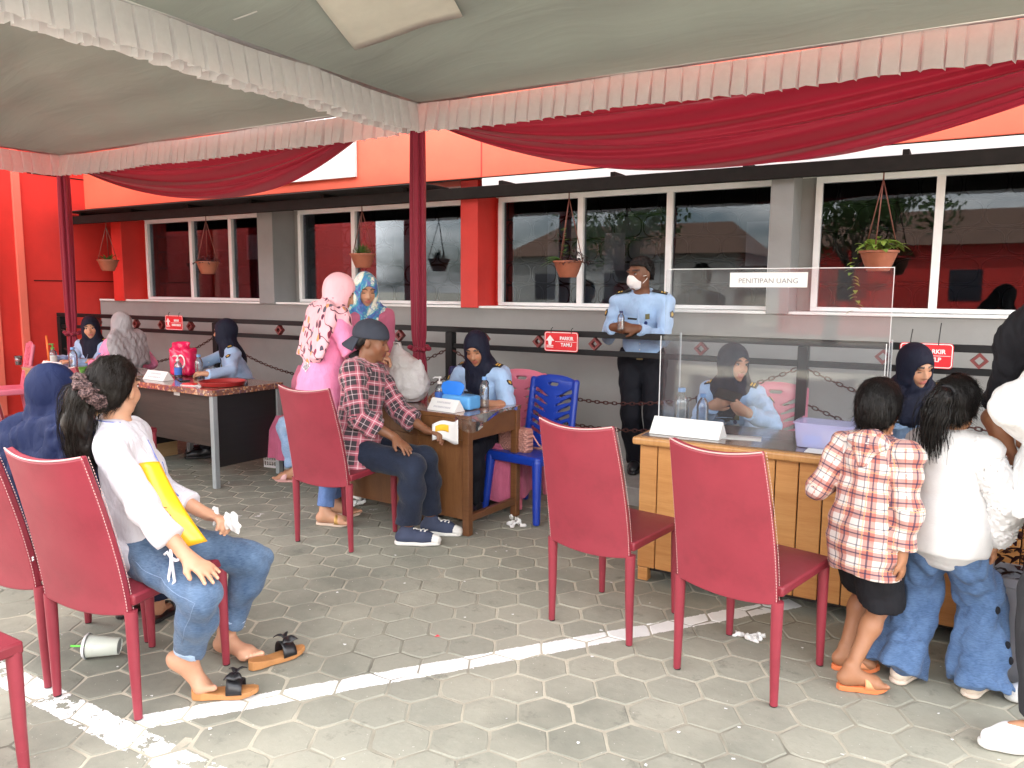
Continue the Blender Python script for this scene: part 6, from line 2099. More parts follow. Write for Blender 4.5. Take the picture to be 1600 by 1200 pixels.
MB().b2((-0.09, -0.03, 0.0), (0.02, 0.03, 0.016)).build('red_case', plastic('bright_red_plastic', (0.75, 0.02, 0.02)), st, False, 0.006)
MB().b2((-0.10, -0.035, 0.0), (0.10, 0.035, 0.006)).build('white_tray', WHITEPL, st, False, 0.002)
ph = MB().b2((-0.04, -0.075, 0), (0.04, 0.075, 0.009)).build('phone', mat('black_phone_glass', (0.01, 0.01, 0.012), 0.1, 0.0), None, False, 0.003)
ph.location = (-5.56, 4.10, 0.764); ph.rotation_euler = (0, 0, 1.1); tag(ph, 'black phone lying on the black desk by the water bottle', 'phone')
cu = empty('drink_cup', (-8.0, 4.05, 0.763), 0, 'small clear cup of red drink at the end of the tan desk', 'cup')
MB().lathe([(0.026, 0.001), (0.036, 0.09), (0.034, 0.09), (0.024, 0.004)], n=18).build('cup_wall', PET, cu, True)
MB().lathe([(0.024, 0.005), (0.030, 0.055), (0.001, 0.055)], n=18, close=False).build('red_drink', mat('red_drink', (0.5, 0.03, 0.04), 0.1), cu, True)
# ------------------------------------------------------------------ things on the floor
BASK = plastic('white_basket_plastic', (0.62, 0.62, 0.62))
def basket(x, y, deg, w, d, h, label):
    e = empty('plastic_basket', (x, y, 0.001), radians(deg), label, 'basket', 'white slatted plastic baskets')
    for s_ in (-1, 1):
        for a0, L, fx in ((0, w, True), (0, d, False)):
            mb = MB(); n = int(L / 0.024)
            for i in range(n + 1):
                t = -L / 2 + L * i / n
                if fx: mb.b2((t - 0.004, s_ * d / 2 - 0.003, 0.01), (t + 0.004, s_ * d / 2 + 0.003, h - 0.01))
                else: mb.b2((s_ * w / 2 - 0.003, t - 0.004, 0.01), (s_ * w / 2 + 0.003, t + 0.004, h - 0.01))
            for z in (0.0, h * 0.35, h * 0.68, h - 0.018):
                if fx: mb.b2((-w / 2 - 0.003, s_ * d / 2 - 0.0045, z), (w / 2 + 0.003, s_ * d / 2 + 0.0045, z + 0.014 + (0.006 if z in (0.0,) else 0)))
                else: mb.b2((s_ * w / 2 - 0.0048, -d / 2, z), (s_ * w / 2 + 0.0048, d / 2, z + 0.0142))
            o = mb.build('slatted_side', BASK, e); o['kind'] = 'stuff'
    MB().b2((-w / 2 + 0.006, -d / 2 + 0.006, 0.002), (w / 2 - 0.006, d / 2 - 0.006, 0.008)).build('basket_floor', BASK, e)
    return e
basket(-6.02, 4.72, 5, 0.36, 0.26, 0.16, 'white slatted basket under the middle of the black desk')
basket(-4.93, 4.70, 8, 0.40, 0.30, 0.15, 'white slatted basket behind the silver desk leg')
gb = empty('green_bag', (-4.80, 4.70, 0.012), 0, 'bright green bag with a dark handle standing in the white basket', 'bag')
q = Sdf(); q.group(0.03); q.rbox(vec(0, 0, 0.21), (0.15, 0.09, 0.20), 0.05); q.disp = wrinkles(0.006, 30, 4); q.carve('h', vec(0, 0, 0.0), vec(0, 0, -1))
sdf_object('bag_body', q, 0.010, cloth('lime_bag_cloth', (0.11, 0.30, 0.03)), gb)
MB().tube([(0.05, -0.1, 0.30), (0.06, -0.115, 0.22), (0.10, -0.11, 0.17), (0.13, -0.10, 0.24), (0.12, -0.10, 0.31)], 0.018, 8).build('bag_handle', BLACKC, gb, True)
CARD = mat('brown_cardboard', (0.30, 0.18, 0.09), 0.85, 0.12, 6.0)
def carton(x, y, z, deg, d, label, m, band=None):
    e = empty('carton', (x, y, z), radians(deg), label, 'box', 'cartons under the blue chair')
    MB().box((0, 0, d[2] / 2), d).build('box_body', m, e, False, 0.003)
    if band: MB().box((0, -d[1] / 2 - 0.001, d[2] * 0.5), (d[0] * 0.8, 0.002, d[2] * 0.5)).build('printed_panel', band, e)
    MB().box((0, 0, d[2] + 0.0012), (0.04, d[1] * 0.98, 0.0008)).build('packing_tape', mat('tan_tape', (0.42, 0.28, 0.14), 0.3), e)
    return e
carton(-2.24, 4.79, 0.001, -8, (0.30, 0.24, 0.20), 'white and teal printed carton on the ground behind the blue chair', mat('white_carton', (0.6, 0.62, 0.63), 0.6, 0.05), mat('teal_print', (0.03, 0.14, 0.17), 0.6, 0.3, 14.0))
carton(-2.24, 4.79, 0.2035, -4, (0.27, 0.22, 0.13), 'plain brown carton resting on the teal printed carton', CARD)
def crumple(x, y, r, label, seed, el=(1, 1, 0.7), m=PAPERW):
    q = Sdf(); q.group(0.01); rr = random.Random(seed)
    for i in range(7):
        a = vec(rr.gauss(0, r * 0.5) * el[0], rr.gauss(0, r * 0.5) * el[1], abs(rr.gauss(0, r * 0.6)) * el[2] + 0.006)
        b = a + vec(rr.gauss(0, r * 0.7) * el[0], rr.gauss(0, r * 0.7) * el[1], rr.gauss(0, r * 0.4) * el[2])
        b[2] = max(b[2], 0.008)
        q.cone(a, b, 0.010, 0.013, flat=0.45)
    q.disp = wrinkles(0.004, 150, seed); q.carve('h', vec(0, 0, 0.001), vec(0, 0, -1), k=0.002)
    o = sdf_object('crumpled_tissue', q, 0.0045, m, None, smooth=0)
    o.location = (x, y, 0.001)
    return tag(o, label, 'tissue', 'crumpled tissues on the pavers')
crumple(-2.43, 4.20, 0.045, 'crumpled white tissue by the leg of the blue chair', 3, (1, 0.6, 1.5))
crumple(-0.735, 3.32, 0.035, 'small crumpled white tissue on the pavers under the counter edge', 12, (1.2, 0.7, 0.25))
crumple(-3.62, 4.02, 0.04, 'crumpled white tissue under the brown desk behind the gold sandals', 9)
cr = crumple(-3.22, 4.14, 0.05, 'crumpled red wrapper under the brown desk', 21, (1.6, 0.8, 0.6), mat('red_wrapper', (0.42, 0.01, 0.02), 0.4)); cr.name = 'red_wrapper'
# scraps of litter
mb = MB(); rr = random.Random(17)
for i in range(150):
    x, y = rr.uniform(-6.0, 0.6), rr.uniform(1.2, 4.6)
    r0 = rr.uniform(0.003, 0.009); n_ = rr.choice((4, 5, 6)); a0 = rr.uniform(0, 6.28)
    mb.add([(x + r0 * rr.uniform(0.6, 1.3) * cos(a0 + 2 * pi * k / n_), y + r0 * rr.uniform(0.5, 1.1) * sin(a0 + 2 * pi * k / n_), 0.0022 + rr.uniform(0, 0.003)) for k in range(n_)], [tuple(range(n_))])
lt = mb.build('litter', PAPERW); tag(lt, 'tiny pale scraps of litter scattered over the pavers', 'litter', kind='stuff')
pe = MB().add([(0, 0, 0.003), (0.016, 0.004, 0.006), (0.022, 0.016, 0.004), (0.006, 0.018, 0.008)], [(0, 1, 2, 3)]).build('red_petal', mat('red_petal', (0.6, 0.02, 0.05), 0.6))
pe.location = (-1.92, 2.62, 0.0); tag(pe, 'small red petal alone on the open pavers', 'petal')
# spilled iced drink cup
cp = empty('plastic_cup', (-3.03, 1.73, 0.0), 0, 'fallen clear plastic cup with white lid and green straw under the chairs', 'cup')
ax_ = nrm(vec(0.78, 0.62, -0.06)); R_ = frame_matrix((0, 0, 0.050), tuple(nrm(np.cross(vec(0, 0, 1), ax_))), tuple(np.cross(ax_, nrm(np.cross(vec(0, 0, 1), ax_)))), tuple(ax_))
o = MB().lathe([(0.046, 0), (0.034, 0.12), (0.032, 0.12), (0.044, 0.002)], n=24, close=False).build('cup_wall', mat('hazy_cup_plastic', (0.66, 0.70, 0.62), 0.3, 0.05), cp, True); o.matrix_local = R_
o = MB().lathe([(0.034, 0.118), (0.001, 0.119)], n=24, close=False).build('cup_base', PET, cp, True); o.matrix_local = R_
o = MB().lathe([(0.052, -0.002), (0.053, -0.008), (0.045, -0.016), (0.001, -0.020)], n=24, close=False).build('lid', WHITEPL, cp, True); o.matrix_local = R_
o = MB().tube([(0, 0, -0.07), (0, 0, 0.08)], 0.0045, 8).build('straw', plastic('lime_straw', (0.12, 0.62, 0.06)), cp, True); o.matrix_local = R_
# black sandals with bows, kicked off
CORK = mat('tan_cork_sole', (0.42, 0.19, 0.065), 0.6, 0.12, 20.0)
BLKL = mat('black_strap_leather', (0.012, 0.012, 0.014), 0.35, 0.1)
def loose_sandal(x, y, deg, sd, label, tilt=0.0):
    a = radians(deg)
    o = make_sandal('wedge_sandal', vec(0, 0, 0), (sin(a), cos(a)), 0.95, sd, CORK, BLKL, 0.022, (0.075, 0.135), BLKL, 0.018)
    o.location = (x, y, 0.001)
    return tag(o, label, 'sandal', 'black bow sandals slipped off')
loose_sandal(-2.345, 1.775, 52, 1, 'tan wedge sandal with black bow under the raised bare foot')
loose_sandal(-2.36, 2.05, 17, -1, 'tan wedge sandal with black bow lying apart on the pavers')
# grey planter by the counter
pl = empty('planter', (0.31, 3.565, 0.001), radians(-3), 'pale grey oblong planter of dark plants standing before the counter', 'planter')
def plr(s_, z): return [(a * s_, b * s_, z) for a, b in rounded(0.54, 0.20, 0.03, 3)]
rings = [plr(0.86, 0.0), plr(0.97, 0.38), plr(1.05, 0.385), plr(1.05, 0.42), plr(0.96, 0.42), plr(0.93, 0.37)]
n = len(rings[0]); MB().add([p for r_ in rings for p in r_], [(i * n + k, i * n + (k + 1) % n, (i + 1) * n + (k + 1) % n, (i + 1) * n + k) for i in range(5) for k in range(n)] + [tuple(range(n - 1, -1, -1)), tuple(5 * n + k for k in range(n))]).build('planter_box', plastic('pale_grey_plastic', (0.42, 0.42, 0.45)), pl, True, angle=40)
mb = MB(); rr = random.Random(4)
for i in range(160):
    a = rr.uniform(0, 6.28); t = rr.uniform(0, 0.16)
    leaf(mb, (1.5 * t * cos(a), 0.5 * t * sin(a), 0.38 + rr.uniform(0, 0.22)), (cos(a), sin(a), rr.uniform(-0.2, 0.9)), rr.uniform(0.04, 0.09), 0.012, 0.4, 3)
mb.build('foliage', LD, pl, True)

# ------------------------------------------------------------------ people
UNI = cloth('pale_blue_uniform_cotton', (0.34, 0.49, 0.72), fold=0.45, var=0.05)
NAVYS = cloth('navy_scarf_jersey', (0.008, 0.010, 0.024), fold=0.35, rough=0.75, sheen=0.05)
NAVYT = cloth('black_navy_trouser', (0.008, 0.009, 0.014), fold=0.35, rough=0.8, sheen=0.05)
S_LIGHT, S_MID, S_DARK = (0.50, 0.275, 0.175), (0.40, 0.205, 0.120), (0.20, 0.090, 0.048)

def seated_legs(p, dx=0.0, fwd=0.40, z=0.08, spread=0.09):
    for sd in (1, -1):
        p.leg(sd, p.P * vec(1, 1, 0) + p.u * fwd + p.v * (sd * spread + dx) + vec(0, 0, z), pole=p.u + vec(0, 0, 0.9))

def officer(label, at, heading, head, lean=6, wrists=None, H=1.56, skin=S_LIGHT, pelvis_z=0.53, seed=1, eyes='open', side=0, twist=0, h=0.007, sleeve=1.0, front=0.10, girth=1.0, **kw):
    p = Person(label, (at[0], at[1], 0), heading, H, True, (at[0], at[1], pelvis_z), lean, side, twist, head, skin, 'seated officers in pale blue uniform', girth=girth)
    seated_legs(p, fwd=0.36)
    for sd, (w, kwv) in (wrists or {}).items(): p.arm(sd, vec(*w), **kwv)
    p.body(h, eyes=eyes)
    o = p.uniform(UNI, seed, sleeve=sleeve)
    p.trousers(NAVYT)
    p.scarf(NAVYS, front=front, back=0.10, width=0.85, seed=seed + 20, fold=0.004, **kw)
    for sd in (1, -1): p.shoe(sd, BLKL, BLKL)
    return p

# the woman in front: white blouse, jeans, long ponytail, barefoot
BLOUSE = cloth('white_blouse_cotton', (0.60, 0.58, 0.62), fold=0.45, var=0.03, rough=0.8)
JEAN1 = denim('faded_blue_denim', (0.018, 0.042, 0.100), (0.125, 0.19, 0.29), 6.0)
w1 = Person('woman in white blouse and rolled blue jeans with long ponytail, barefoot, seated in front', (-2.63, 1.76, 0), 52, 1.54, True,
            (-2.625, 1.755, 0.550), -10, 3, -6, (-20, 2, 0), S_LIGHT, girth=0.98, shod=False)
w1.arm(1, (-2.262, 1.650, 0.600), pole=-w1.u * 0.5 + w1.v * 0.9 - vec(0, 0, 0.5), hdir=(0.72, 0.10, -0.30), palm=(0.15, 0.1, -1), curl=0.20, spread=0.30)
w1.arm(-1, (-2.475, 1.90, 0.655), pole=-w1.u * 0.7 - w1.v * 0.5 - vec(0, 0, 0.6), hdir=(0.75, 0.10, -0.12), palm=(0.2, -0.3, -1), curl=0.75)
w1.leg(1, (-2.40, 1.735, 0.165), pole=vec(0.9, -0.25, 0.8), toe=(0.62, 0.62), pitch=48)
w1.leg(-1, (-2.56, 2.03, 0.085), pole=vec(0.7, 0.5, 0.9), toe=(0.95, 0.1), pitch=0)
w1.body(0.0048)
bl = w1.shirt(BLOUSE, 'blouse', 0.82, 0.016, 0.007, 0.09, 11, 0.005, cuff=0.014, bust=0.85, hip=0.9)
w1.trousers(JEAN1, 'jeans', 0.012, 0.007, {1: 0.92, -1: 0.90}, 0.006, 12, 0.005)
def stripe(pts, m, name='blue_stripe', r=0.0035, parent=None):
    bv = bvh_of(parent)
    MB().tube([snapped(bv, np.asarray(p) - w1.at, -0.001)[0] for p in pts], r, 6).build(name, m, parent, True)
BSTR = mat('blue_stripe_print', (0.12, 0.15, 0.42), 0.8, 0.05)
for sd in (1, -1):
    kn, an = w1.LEG[sd]; e = (0.92, 0.90)[sd < 0]
    d = nrm(an - kn); c = kn + (an - kn) * (e - 0.5) / 0.5
    q = Sdf(); q.group(0.01); q.cone(c - d * 0.030, c + d * 0.006, 0.0625 * w1.k, 0.0600 * w1.k, cutA=0.0, cutB=0.0); q.disp = wrinkles(0.0025, 60, 4)
    sdf_object('rolled_cuff', q, 0.006, denim('pale_denim_cuff', (0.20, 0.30, 0.44), (0.42, 0.52, 0.66)), w1.parts['jeans'], w1.at)
for (x0_, z0_, z1_, off) in ((0.030, 0.30, 0.42, 0.150), (-0.030, 0.10, 0.30, 0.145), (0.055, 0.05, 0.16, 0.150)):
    pts = []
    for i in range(5):
        zz = z0_ + (z1_ - z0_) * i / 4
        pts.append(w1.P + w1.up * zz + w1.sr * x0_ + w1.sf * (off - 0.06 * abs(zz - 0.31)))
    stripe(pts, BSTR, 'blue_stripe', 0.0035, bl)
for sd in (1,):
    pts = [w1.N + w1.sr * (0.055 * cos(a)) + w1.sf * (0.055 * sin(a)) + w1.up * (0.030 - 0.02 * sin(a)) for a in [-1.3 + 0.35 * i for i in range(6)]]
    pts = [p + nrm(p - w1.N) * 0.022 for p in pts]
    stripe(pts, BSTR, 'blue_stripe', 0.0030, bl)
def leg_seam(p, garment, m, sd, out_v, e=0.9):
    b = bvh_of(garment); kn, an = p.LEG[sd]; pts = []
    for i in range(22):
        t = i / 21 * (0.5 + (e - 0.5))
        a = p.HIP[sd] + (kn - p.HIP[sd]) * (t / 0.5) if t < 0.5 else kn + (an - kn) * (t - 0.5) / 0.5
        pts.append(snapped(b, a + np.asarray(out_v) * 0.15 - p.at, -0.0006)[0])
    MB().tube(pts, 0.0017, 5).build('side_seam', m, garment, True)
leg_seam(w1, w1.parts['jeans'], mat('pale_seam_thread', (0.15, 0.21, 0.32), 0.9), 1, (0.45, -0.85, 0.1), 0.88)
# drawstring bow at the blouse hem
hm = vec(-2.30, 1.615, 0.60)
for k, pts in enumerate(([(0, 0, 0.03), (0.012, -0.005, -0.02), (0.028, -0.01, -0.075), (0.012, -0.012, -0.098), (-0.004, -0.01, -0.07), (0.004, -0.004, -0.02), (0, 0, 0.0)],
                        [(0, 0, 0), (0.03, -0.004, -0.004), (0.05, -0.01, 0.004)], [(0, 0, 0), (-0.012, -0.006, 0.02), (-0.02, -0.01, 0.01)])):
    MB().tube([hm + vec(*p) - w1.at for p in pts], 0.0055, 6).build('drawstring', BLOUSE, bl, True)
def w1hair():
    p = w1
    p.hair(HAIRB, 0.0055, 0.012, 0.066, -0.080, 0.0, strands=2600, seed=3, slen=0.07, swid=0.0011, whorl=(0, 0.10, 0.07))
    # ponytail: from the scrunchie down the back
    a = p.h2w(-0.010, -0.115, 0.010)
    path = [a, a + vec(-0.030, -0.030, -0.035), a + vec(-0.045, -0.040, -0.12), a + vec(-0.050, -0.030, -0.22), a + vec(-0.045, -0.015, -0.31)]
    q = Sdf(); q.group(0.02)
    for (s0, s1, r0, r1) in zip(path[:-1], path[1:], (0.034, 0.050, 0.056, 0.046), (0.050, 0.056, 0.046, 0.016)): q.cone(s0, s1, r0, r1, 0.8)
    q.disp = wrinkles(0.003, 160, 8, (1, 1, 0.15))
    o = sdf_object('ponytail', q, 0.0055, HAIRB, p.root, p.at)
    r = np.random.default_rng(5); vs, fs = [], []
    P = np.array(path)
    for i in range(700):
        off = np.clip(r.normal(size=3), -1.2, 1.2) * 0.022; k = len(vs); w_ = r.uniform(0.0005, 0.0010); t1 = r.uniform(0.9, 1.08); sway = r.normal(size=3) * 0.005
        side_ = nrm(r.normal(size=3))
        for j in range(9):
            t = j / 8 * t1 * 4; a_ = min(int(t), 3); f = t - a_
            c = P[a_] * (1 - f) + P[a_ + 1] * f + off * (1.5 - 0.8 * j / 8) * (0.7 + 0.9 * min(1, j / 3)) + sway * (j / 8) ** 2 - p.at
            vs += [c - side_ * w_, c + side_ * w_]
        fs += [(k + 2 * j, k + 2 * j + 1, k + 2 * j + 3, k + 2 * j + 2) for j in range(8)]
    me = bpy.data.meshes.new('hair_strands'); me.from_pydata([tuple(v) for v in vs], [], fs); me.update()
    st = link_mesh('hair_strands', me, HAIRB, o); st['kind'] = 'stuff'
    # scrunchie
    ax = nrm(path[1] - path[0]); q = Sdf(); q.group(0.01)
    s1 = nrm(np.cross(ax, vec(0, 0, 1))); s2 = np.cross(ax, s1)
    for i in range(18):
        t0, t1 = 2 * pi * i / 18, 2 * pi * (i + 1) / 18
        rr = 0.046 + 0.008 * sin(i * 2.9)
        q.cone(a + ax * 0.012 + (s1 * cos(t0) + s2 * sin(t0)) * rr, a + ax * (0.012 + 0.006 * sin(i * 1.7)) + (s1 * cos(t1) + s2 * sin(t1)) * 0.046, 0.024, 0.020)
    q.disp = wrinkles(0.005, 130, 6)
    N = Nodes('maroon_scrunchie'); nz = N.noise(140.0, 3.0, 0.7)
    N.set(Base_Color=N.mix(N.ramp(nz, [(0.45, (0, 0, 0)), (0.62, (1, 1, 1))]), (0.018, 0.006, 0.008), (0.20, 0.12, 0.115)), Roughness=0.9); N.bump(nz, 0.8, 0.01)
    sdf_object('scrunchie', q, 0.005, N.m, p.root, p.at)
w1hair()
# what she holds
YEL = mat('yellow_plastic_envelope', (0.86, 0.42, 0.012), 0.3, 0.06, 4.0, coat=0.3)
fo = empty('yellow_envelope', (-2.43, 1.70, 0.60), 0, 'bright yellow plastic envelope held in the lap of the woman in white', 'envelope')
A_, B_, C_, D_ = vec(-2.52, 1.660, 0.895), vec(-2.485, 1.715, 0.895), vec(-2.315, 1.775, 0.610), vec(-2.385, 1.690, 0.585)
def fold_fn(u, v):
    p = (A_ * (1 - u) + B_ * u) * (1 - v) + (D_ * (1 - u) + C_ * u) * v
    return p + vec(0.018, -0.03, 0.0) * sin(pi * v) * (1 - 0.4 * u) + vec(0.010, -0.012, 0.006) * sin(pi * u) - vec(-2.43, 1.70, 0.60)
MB().grid(fold_fn, 10, 16, 0.006).build('envelope_sheet', YEL, fo, True)
c_ = (A_ + B_ + C_ + D_) / 4 + vec(0.055, -0.040, -0.045) - vec(-2.43, 1.70, 0.60)
ydir = nrm(A_ - D_); xdir = nrm(np.cross(ydir, np.cross(nrm(B_ - A_), ydir)))
xdir = nrm((C_ - D_) - ydir * np.dot(C_ - D_, ydir)); zdir = np.cross(xdir, ydir)
scribble(fo, c_, ydir, xdir, 0.13, 0.022, 6, mat('brown_pen_ink', (0.16, 0.05, 0.01), 0.7), n=7, r=0.0013, bvh=bvh_of(fo.children[0]))
ts = empty('tissue_bundle', (-2.41, 1.905, 0.60), 0, 'crumpled white tissue in the hand of the woman in white', 'tissue')
q = Sdf(); q.group(0.01); rr = random.Random(8)
for i in range(9):
    a = vec(rr.uniform(-0.03, 0.05), rr.uniform(-0.02, 0.03), rr.uniform(0.02, 0.055)); q.cone(a, a + vec(rr.gauss(0.02, 0.03), rr.gauss(0, 0.02), rr.gauss(0, 0.015)), 0.014, 0.016, flat=0.5)
q.disp = wrinkles(0.004, 110, 3)
sdf_object('tissue_paper', q, 0.005, PAPERW, ts, smooth=0)

# woman in the long navy headscarf
NAVYD = cloth('navy_chiffon', (0.008, 0.015, 0.058), fold=0.4, rough=0.7, sheen=0.1)
w2 = Person('woman in long navy headscarf with beaded edge seated with her back to us', (-3.15, 1.75, 0), -14, 1.44, True, (-3.18, 1.76, 0.53), 2, -9, 0, (4, 8, 0), S_MID, girth=1.12)
seated_legs(w2, 0.06, 0.32)
w2.arm(1, (-3.00, 2.00, 0.62)); w2.arm(-1, (-3.26, 2.02, 0.62))
w2.body(0.009, eyes=None)
w2.shirt(NAVYD, 'dress_top', 1.0, 0.02, 0.011, 0.1, 4); w2.trousers(cloth('navy_dress_skirt', (0.010, 0.014, 0.035)), 'skirt', 0.03, 0.011, 0.95, 0.03)
def w2drape(q, s):
    for sx, dz in ((-0.12, 0.50), (0.0, 0.56), (0.10, 0.60), (0.16, 0.60)):
        a = s.N + s.sr * sx - s.sf * 0.06 - vec(0, 0, 0.05)
        b = vec(a[0] + (0.02 if sx < 0.05 else 0.04), a[1] - 0.075, s.N[2] - dz)
        q.cone(a, b, 0.085, 0.085, 0.6, s.sf, cutB=0.0)
sc2 = w2.scarf(NAVYD, front=0.25, back=0.40, width=1.25, seed=31, fold=0.010, drape=w2drape)
BEAD = mat('white_bead', (0.75, 0.75, 0.75), 0.3, 0.0)
mb = MB()
for i in range(34):
    a = pi * (0.05 + 0.90 * i / 33)
    c = w2.h2w(0.062 * cos(a), 0.070 + 0.026 * sin(a), -0.045 + 0.108 * sin(a)) - w2.at
    mb.ball(c, 0.0045, 6, 4)
bd = mb.build('bead_edging', BEAD, sc2, True); bd['kind'] = 'stuff'
mb = MB(); lo_z = w2.N[2] - 0.575
for i in range(26):
    t = i / 25
    for j in range(2):
        mb.ball(vec(-3.075 + 0.15 * t, 1.495 - 0.012 * t, 0.43 + 0.085 * t + 0.009 * j) - w2.at, 0.0042, 6, 4)
bd = mb.build('bead_edging', BEAD, sc2, True); bd['kind'] = 'stuff'
for sd in (1, -1): w2.sandal(sd, BLKL, BLKL)

# man in plaid with a backward cap
MP = plaid_man()
INDIGO = denim('dark_indigo_denim', (0.008, 0.011, 0.022), (0.022, 0.030, 0.055), 6.0, streak=0.3)
m1 = Person('man in pink plaid shirt and backward grey cap sitting sideways on a red chair', (-3.17, 3.52, 0), 74, 1.66, False, (-3.17, 3.53, 0.560), 4, -10, 0, (66, 12, 0), S_DARK)
m1.arm(1, (-2.865, 3.52, 0.655), pole=-m1.u * 0.6 + m1.v * 0.6 - vec(0, 0, 0.5), hdir=(0.75, 0.02, -0.45), palm=(0.2, 0.05, -1), curl=0.22, spread=0.30)
m1.arm(-1, (-2.83, 3.80, 0.655), pole=-m1.u * 0.6 - m1.v * 0.4 - vec(0, 0, 0.7), hdir=(0.85, 0.1, -0.2), palm=(0, -0.3, -1), curl=0.6)
m1.leg(1, (-2.80, 3.555, 0.085), pole=m1.u + vec(0, 0, 1), toe=(0.80, 0.42)); m1.leg(-1, (-2.80, 3.80, 0.085), pole=m1.u + vec(0, 0, 1), toe=(0.92, 0.25))
m1.body(0.0065, eyes='down')
m1.shirt(MP, 'plaid_shirt', {1: 0.80, -1: 0.80}, 0.030, 0.008, 0.13, 21, 0.006, uv=True, cuff=0.014, flare=0.02)
m1.trousers(INDIGO, 'trousers', 0.016, 0.009, 0.94, 0.016, 22, 0.005)
m1.hair(HAIR, 0.007, 0.006, 0.05, -0.07, -0.01, strands=0)
CANV = mat('navy_canvas', (0.035, 0.045, 0.085), 0.85, 0.15, 8.0, 0.2, 400.0); RUBW = mat('white_rubber_sole', (0.62, 0.61, 0.58), 0.6, 0.08)
for sd in (1, -1): m1.shoe(sd, CANV, RUBW, laces=RUBW)
for sd in (1, -1):
    an, t, _p = m1.foot[sd]; g_ = an * vec(1, 1, 0)
    q = Sdf(); q.group(0.02); kk = m1.k ** 0.9
    q.cone(g_ + vec(0, 0, 0.034) * kk + t * 0.150 * kk, g_ + vec(0, 0, 0.030) * kk + t * 0.176 * kk, 0.0395 * kk, 0.0345 * kk); q.carve('h', g_ + vec(0, 0, 0.016), vec(0, 0, -1)); q.carve('h', g_ + t * 0.152 * kk, -t)
    sdf_object('toe_cap', q, 0.006, RUBW, m1.root, m1.at)
CAPM = cloth('slate_cap_cloth', (0.040, 0.045, 0.062), fold=0.2)
q = Sdf(); q.group(0.03); W = m1.h2w; hs = m1.hs
q.ell(W(0, -0.018, 0.040), vec(0.094, 0.118, 0.098) * hs, m1.HR); q.carve('h', W(0, 0, 0.020), -m1.HR[:, 2] + m1.HR[:, 1] * 0.10, k=0.004); q.disp = wrinkles(0.002, 50, 3)
co = sdf_object('cap', q, 0.006, CAPM, m1.root, m1.at)
def bill(u, v):
    a = radians(-58 + 116 * u)
    r = 1.0 + 0.75 * v * cos(a * 0.9)
    x, y = 0.080 * sin(a) * (1 + 0.10 * v), -0.016 - 0.098 * cos(a) * r
    return W(x, y, 0.022 - 0.075 * v - 0.014 * abs(sin(a)) * (1 + v)) - m1.at
MB().grid(bill, 16, 8, 0.006).build('cap_bill', CAPM, co, True)
pb = empty('ticket_pack', (-2.80, 3.78, 0.60), 0, 'folded white paper with yellow print held by the man in plaid', 'paper')
def pbf(u, v): return (0.02 + 0.19 * u, 0.005 + 0.03 * sin(u * 3) , 0.00 + 0.10 * v + 0.05 * u * v + 0.012 * sin(u * 6))
MB().grid(pbf, 12, 6, 0.002).build('paper_fold', PAPERW, pb, True)
MB().grid(lambda u, v: tuple(np.array(pbf(0.1 + 0.45 * u, 0.45 + 0.35 * v)) + vec(0, -0.003, 0)), 8, 4, 0.0008).build('yellow_print', mat('yellow_print', (0.75, 0.45, 0.02), 0.6), pb, True)

# standing woman in pink
def floral_material():
    N = Nodes('pink_floral_scarf')
    co_ = N.coord()
    z_ = N.sep(co_)[2]
    wv = N.n.new('ShaderNodeTexWave'); wv.wave_type = 'BANDS'; wv.inputs['Scale'].default_value = 3.0; wv.inputs['Distortion'].default_value = 14.0; wv.inputs['Detail'].default_value = 2.0; wv.inputs['Detail Scale'].default_value = 1.3
    N.put(wv.inputs['Vector'], N.mapping(co_, (1, 1, 1), (0.5, 0.9, 0.3)))
    twig = N.ramp(wv.outputs['Fac'], [(0.0, (1, 1, 1)), (0.012, (1, 1, 1)), (0.02, (0, 0, 0))])
    vo = N.n.new('ShaderNodeTexVoronoi'); vo.inputs['Scale'].default_value = 24.0; N.put(vo.inputs['Vector'], N.mapping(co_, (1.25, 1.25, 0.7), (0.5, 0.4, 0.5)))
    leafm_ = N.ramp(vo.outputs['Distance'], [(0.0, (1, 1, 1)), (0.44, (1, 1, 1)), (0.47, (0, 0, 0))])
    pick = N.sep(vo.outputs['Color'])
    leafm_ = N.math('MULTIPLY', leafm_, N.math('GREATER_THAN', pick[0], 0.42))
    pr = N.math('LESS_THAN', z_, 1.47)
    lc = N.ramp(pick[1], [(0.0, (0.10, 0.02, 0.05)), (0.35, (0.22, 0.03, 0.07)), (0.60, (0.07, 0.06, 0.09)), (0.82, (0.60, 0.26, 0.10)), (1.0, (0.50, 0.12, 0.20))], 'CONSTANT')
    c = N.mix(N.math('MULTIPLY', twig, pr), (0.80, 0.42, 0.47), (0.10, 0.03, 0.05))
    c = N.mix(N.math('MULTIPLY', leafm_, pr), c, lc)
    N.set(Base_Color=c, Roughness=0.8, Specular_IOR_Level=0.25, Sheen_Weight=0.15)
    N.bump(N.noise(14.0, 3.0, 0.5, N.mapping(co_, (1.6, 1.6, 0.6)), dist=1.0), 0.35, 0.02)
    return N.m
PINKT = cloth('bubblegum_pink_tshirt', (0.84, 0.27, 0.47), fold=0.4)
JEAN2 = denim('mid_blue_denim', (0.075, 0.14, 0.33), (0.16, 0.25, 0.48), 5.0, streak=0.25)
w3 = Person('standing woman in pink shirt and pink floral headscarf bending over the brown desk', (-3.60, 3.72, 0), 24, 1.64, True, (-3.62, 3.71, 0.875), 7, 3, 0, (50, 26, 0), S_LIGHT, girth=1.06, shod=False)
w3.arm(1, (-3.36, 3.93, 1.075), pole=w3.v * 0.9 - w3.u * 0.3 - vec(0, 0, 0.8), hdir=(0.6, 0.6, -0.1), palm=(0, 0, -1), curl=0.7)
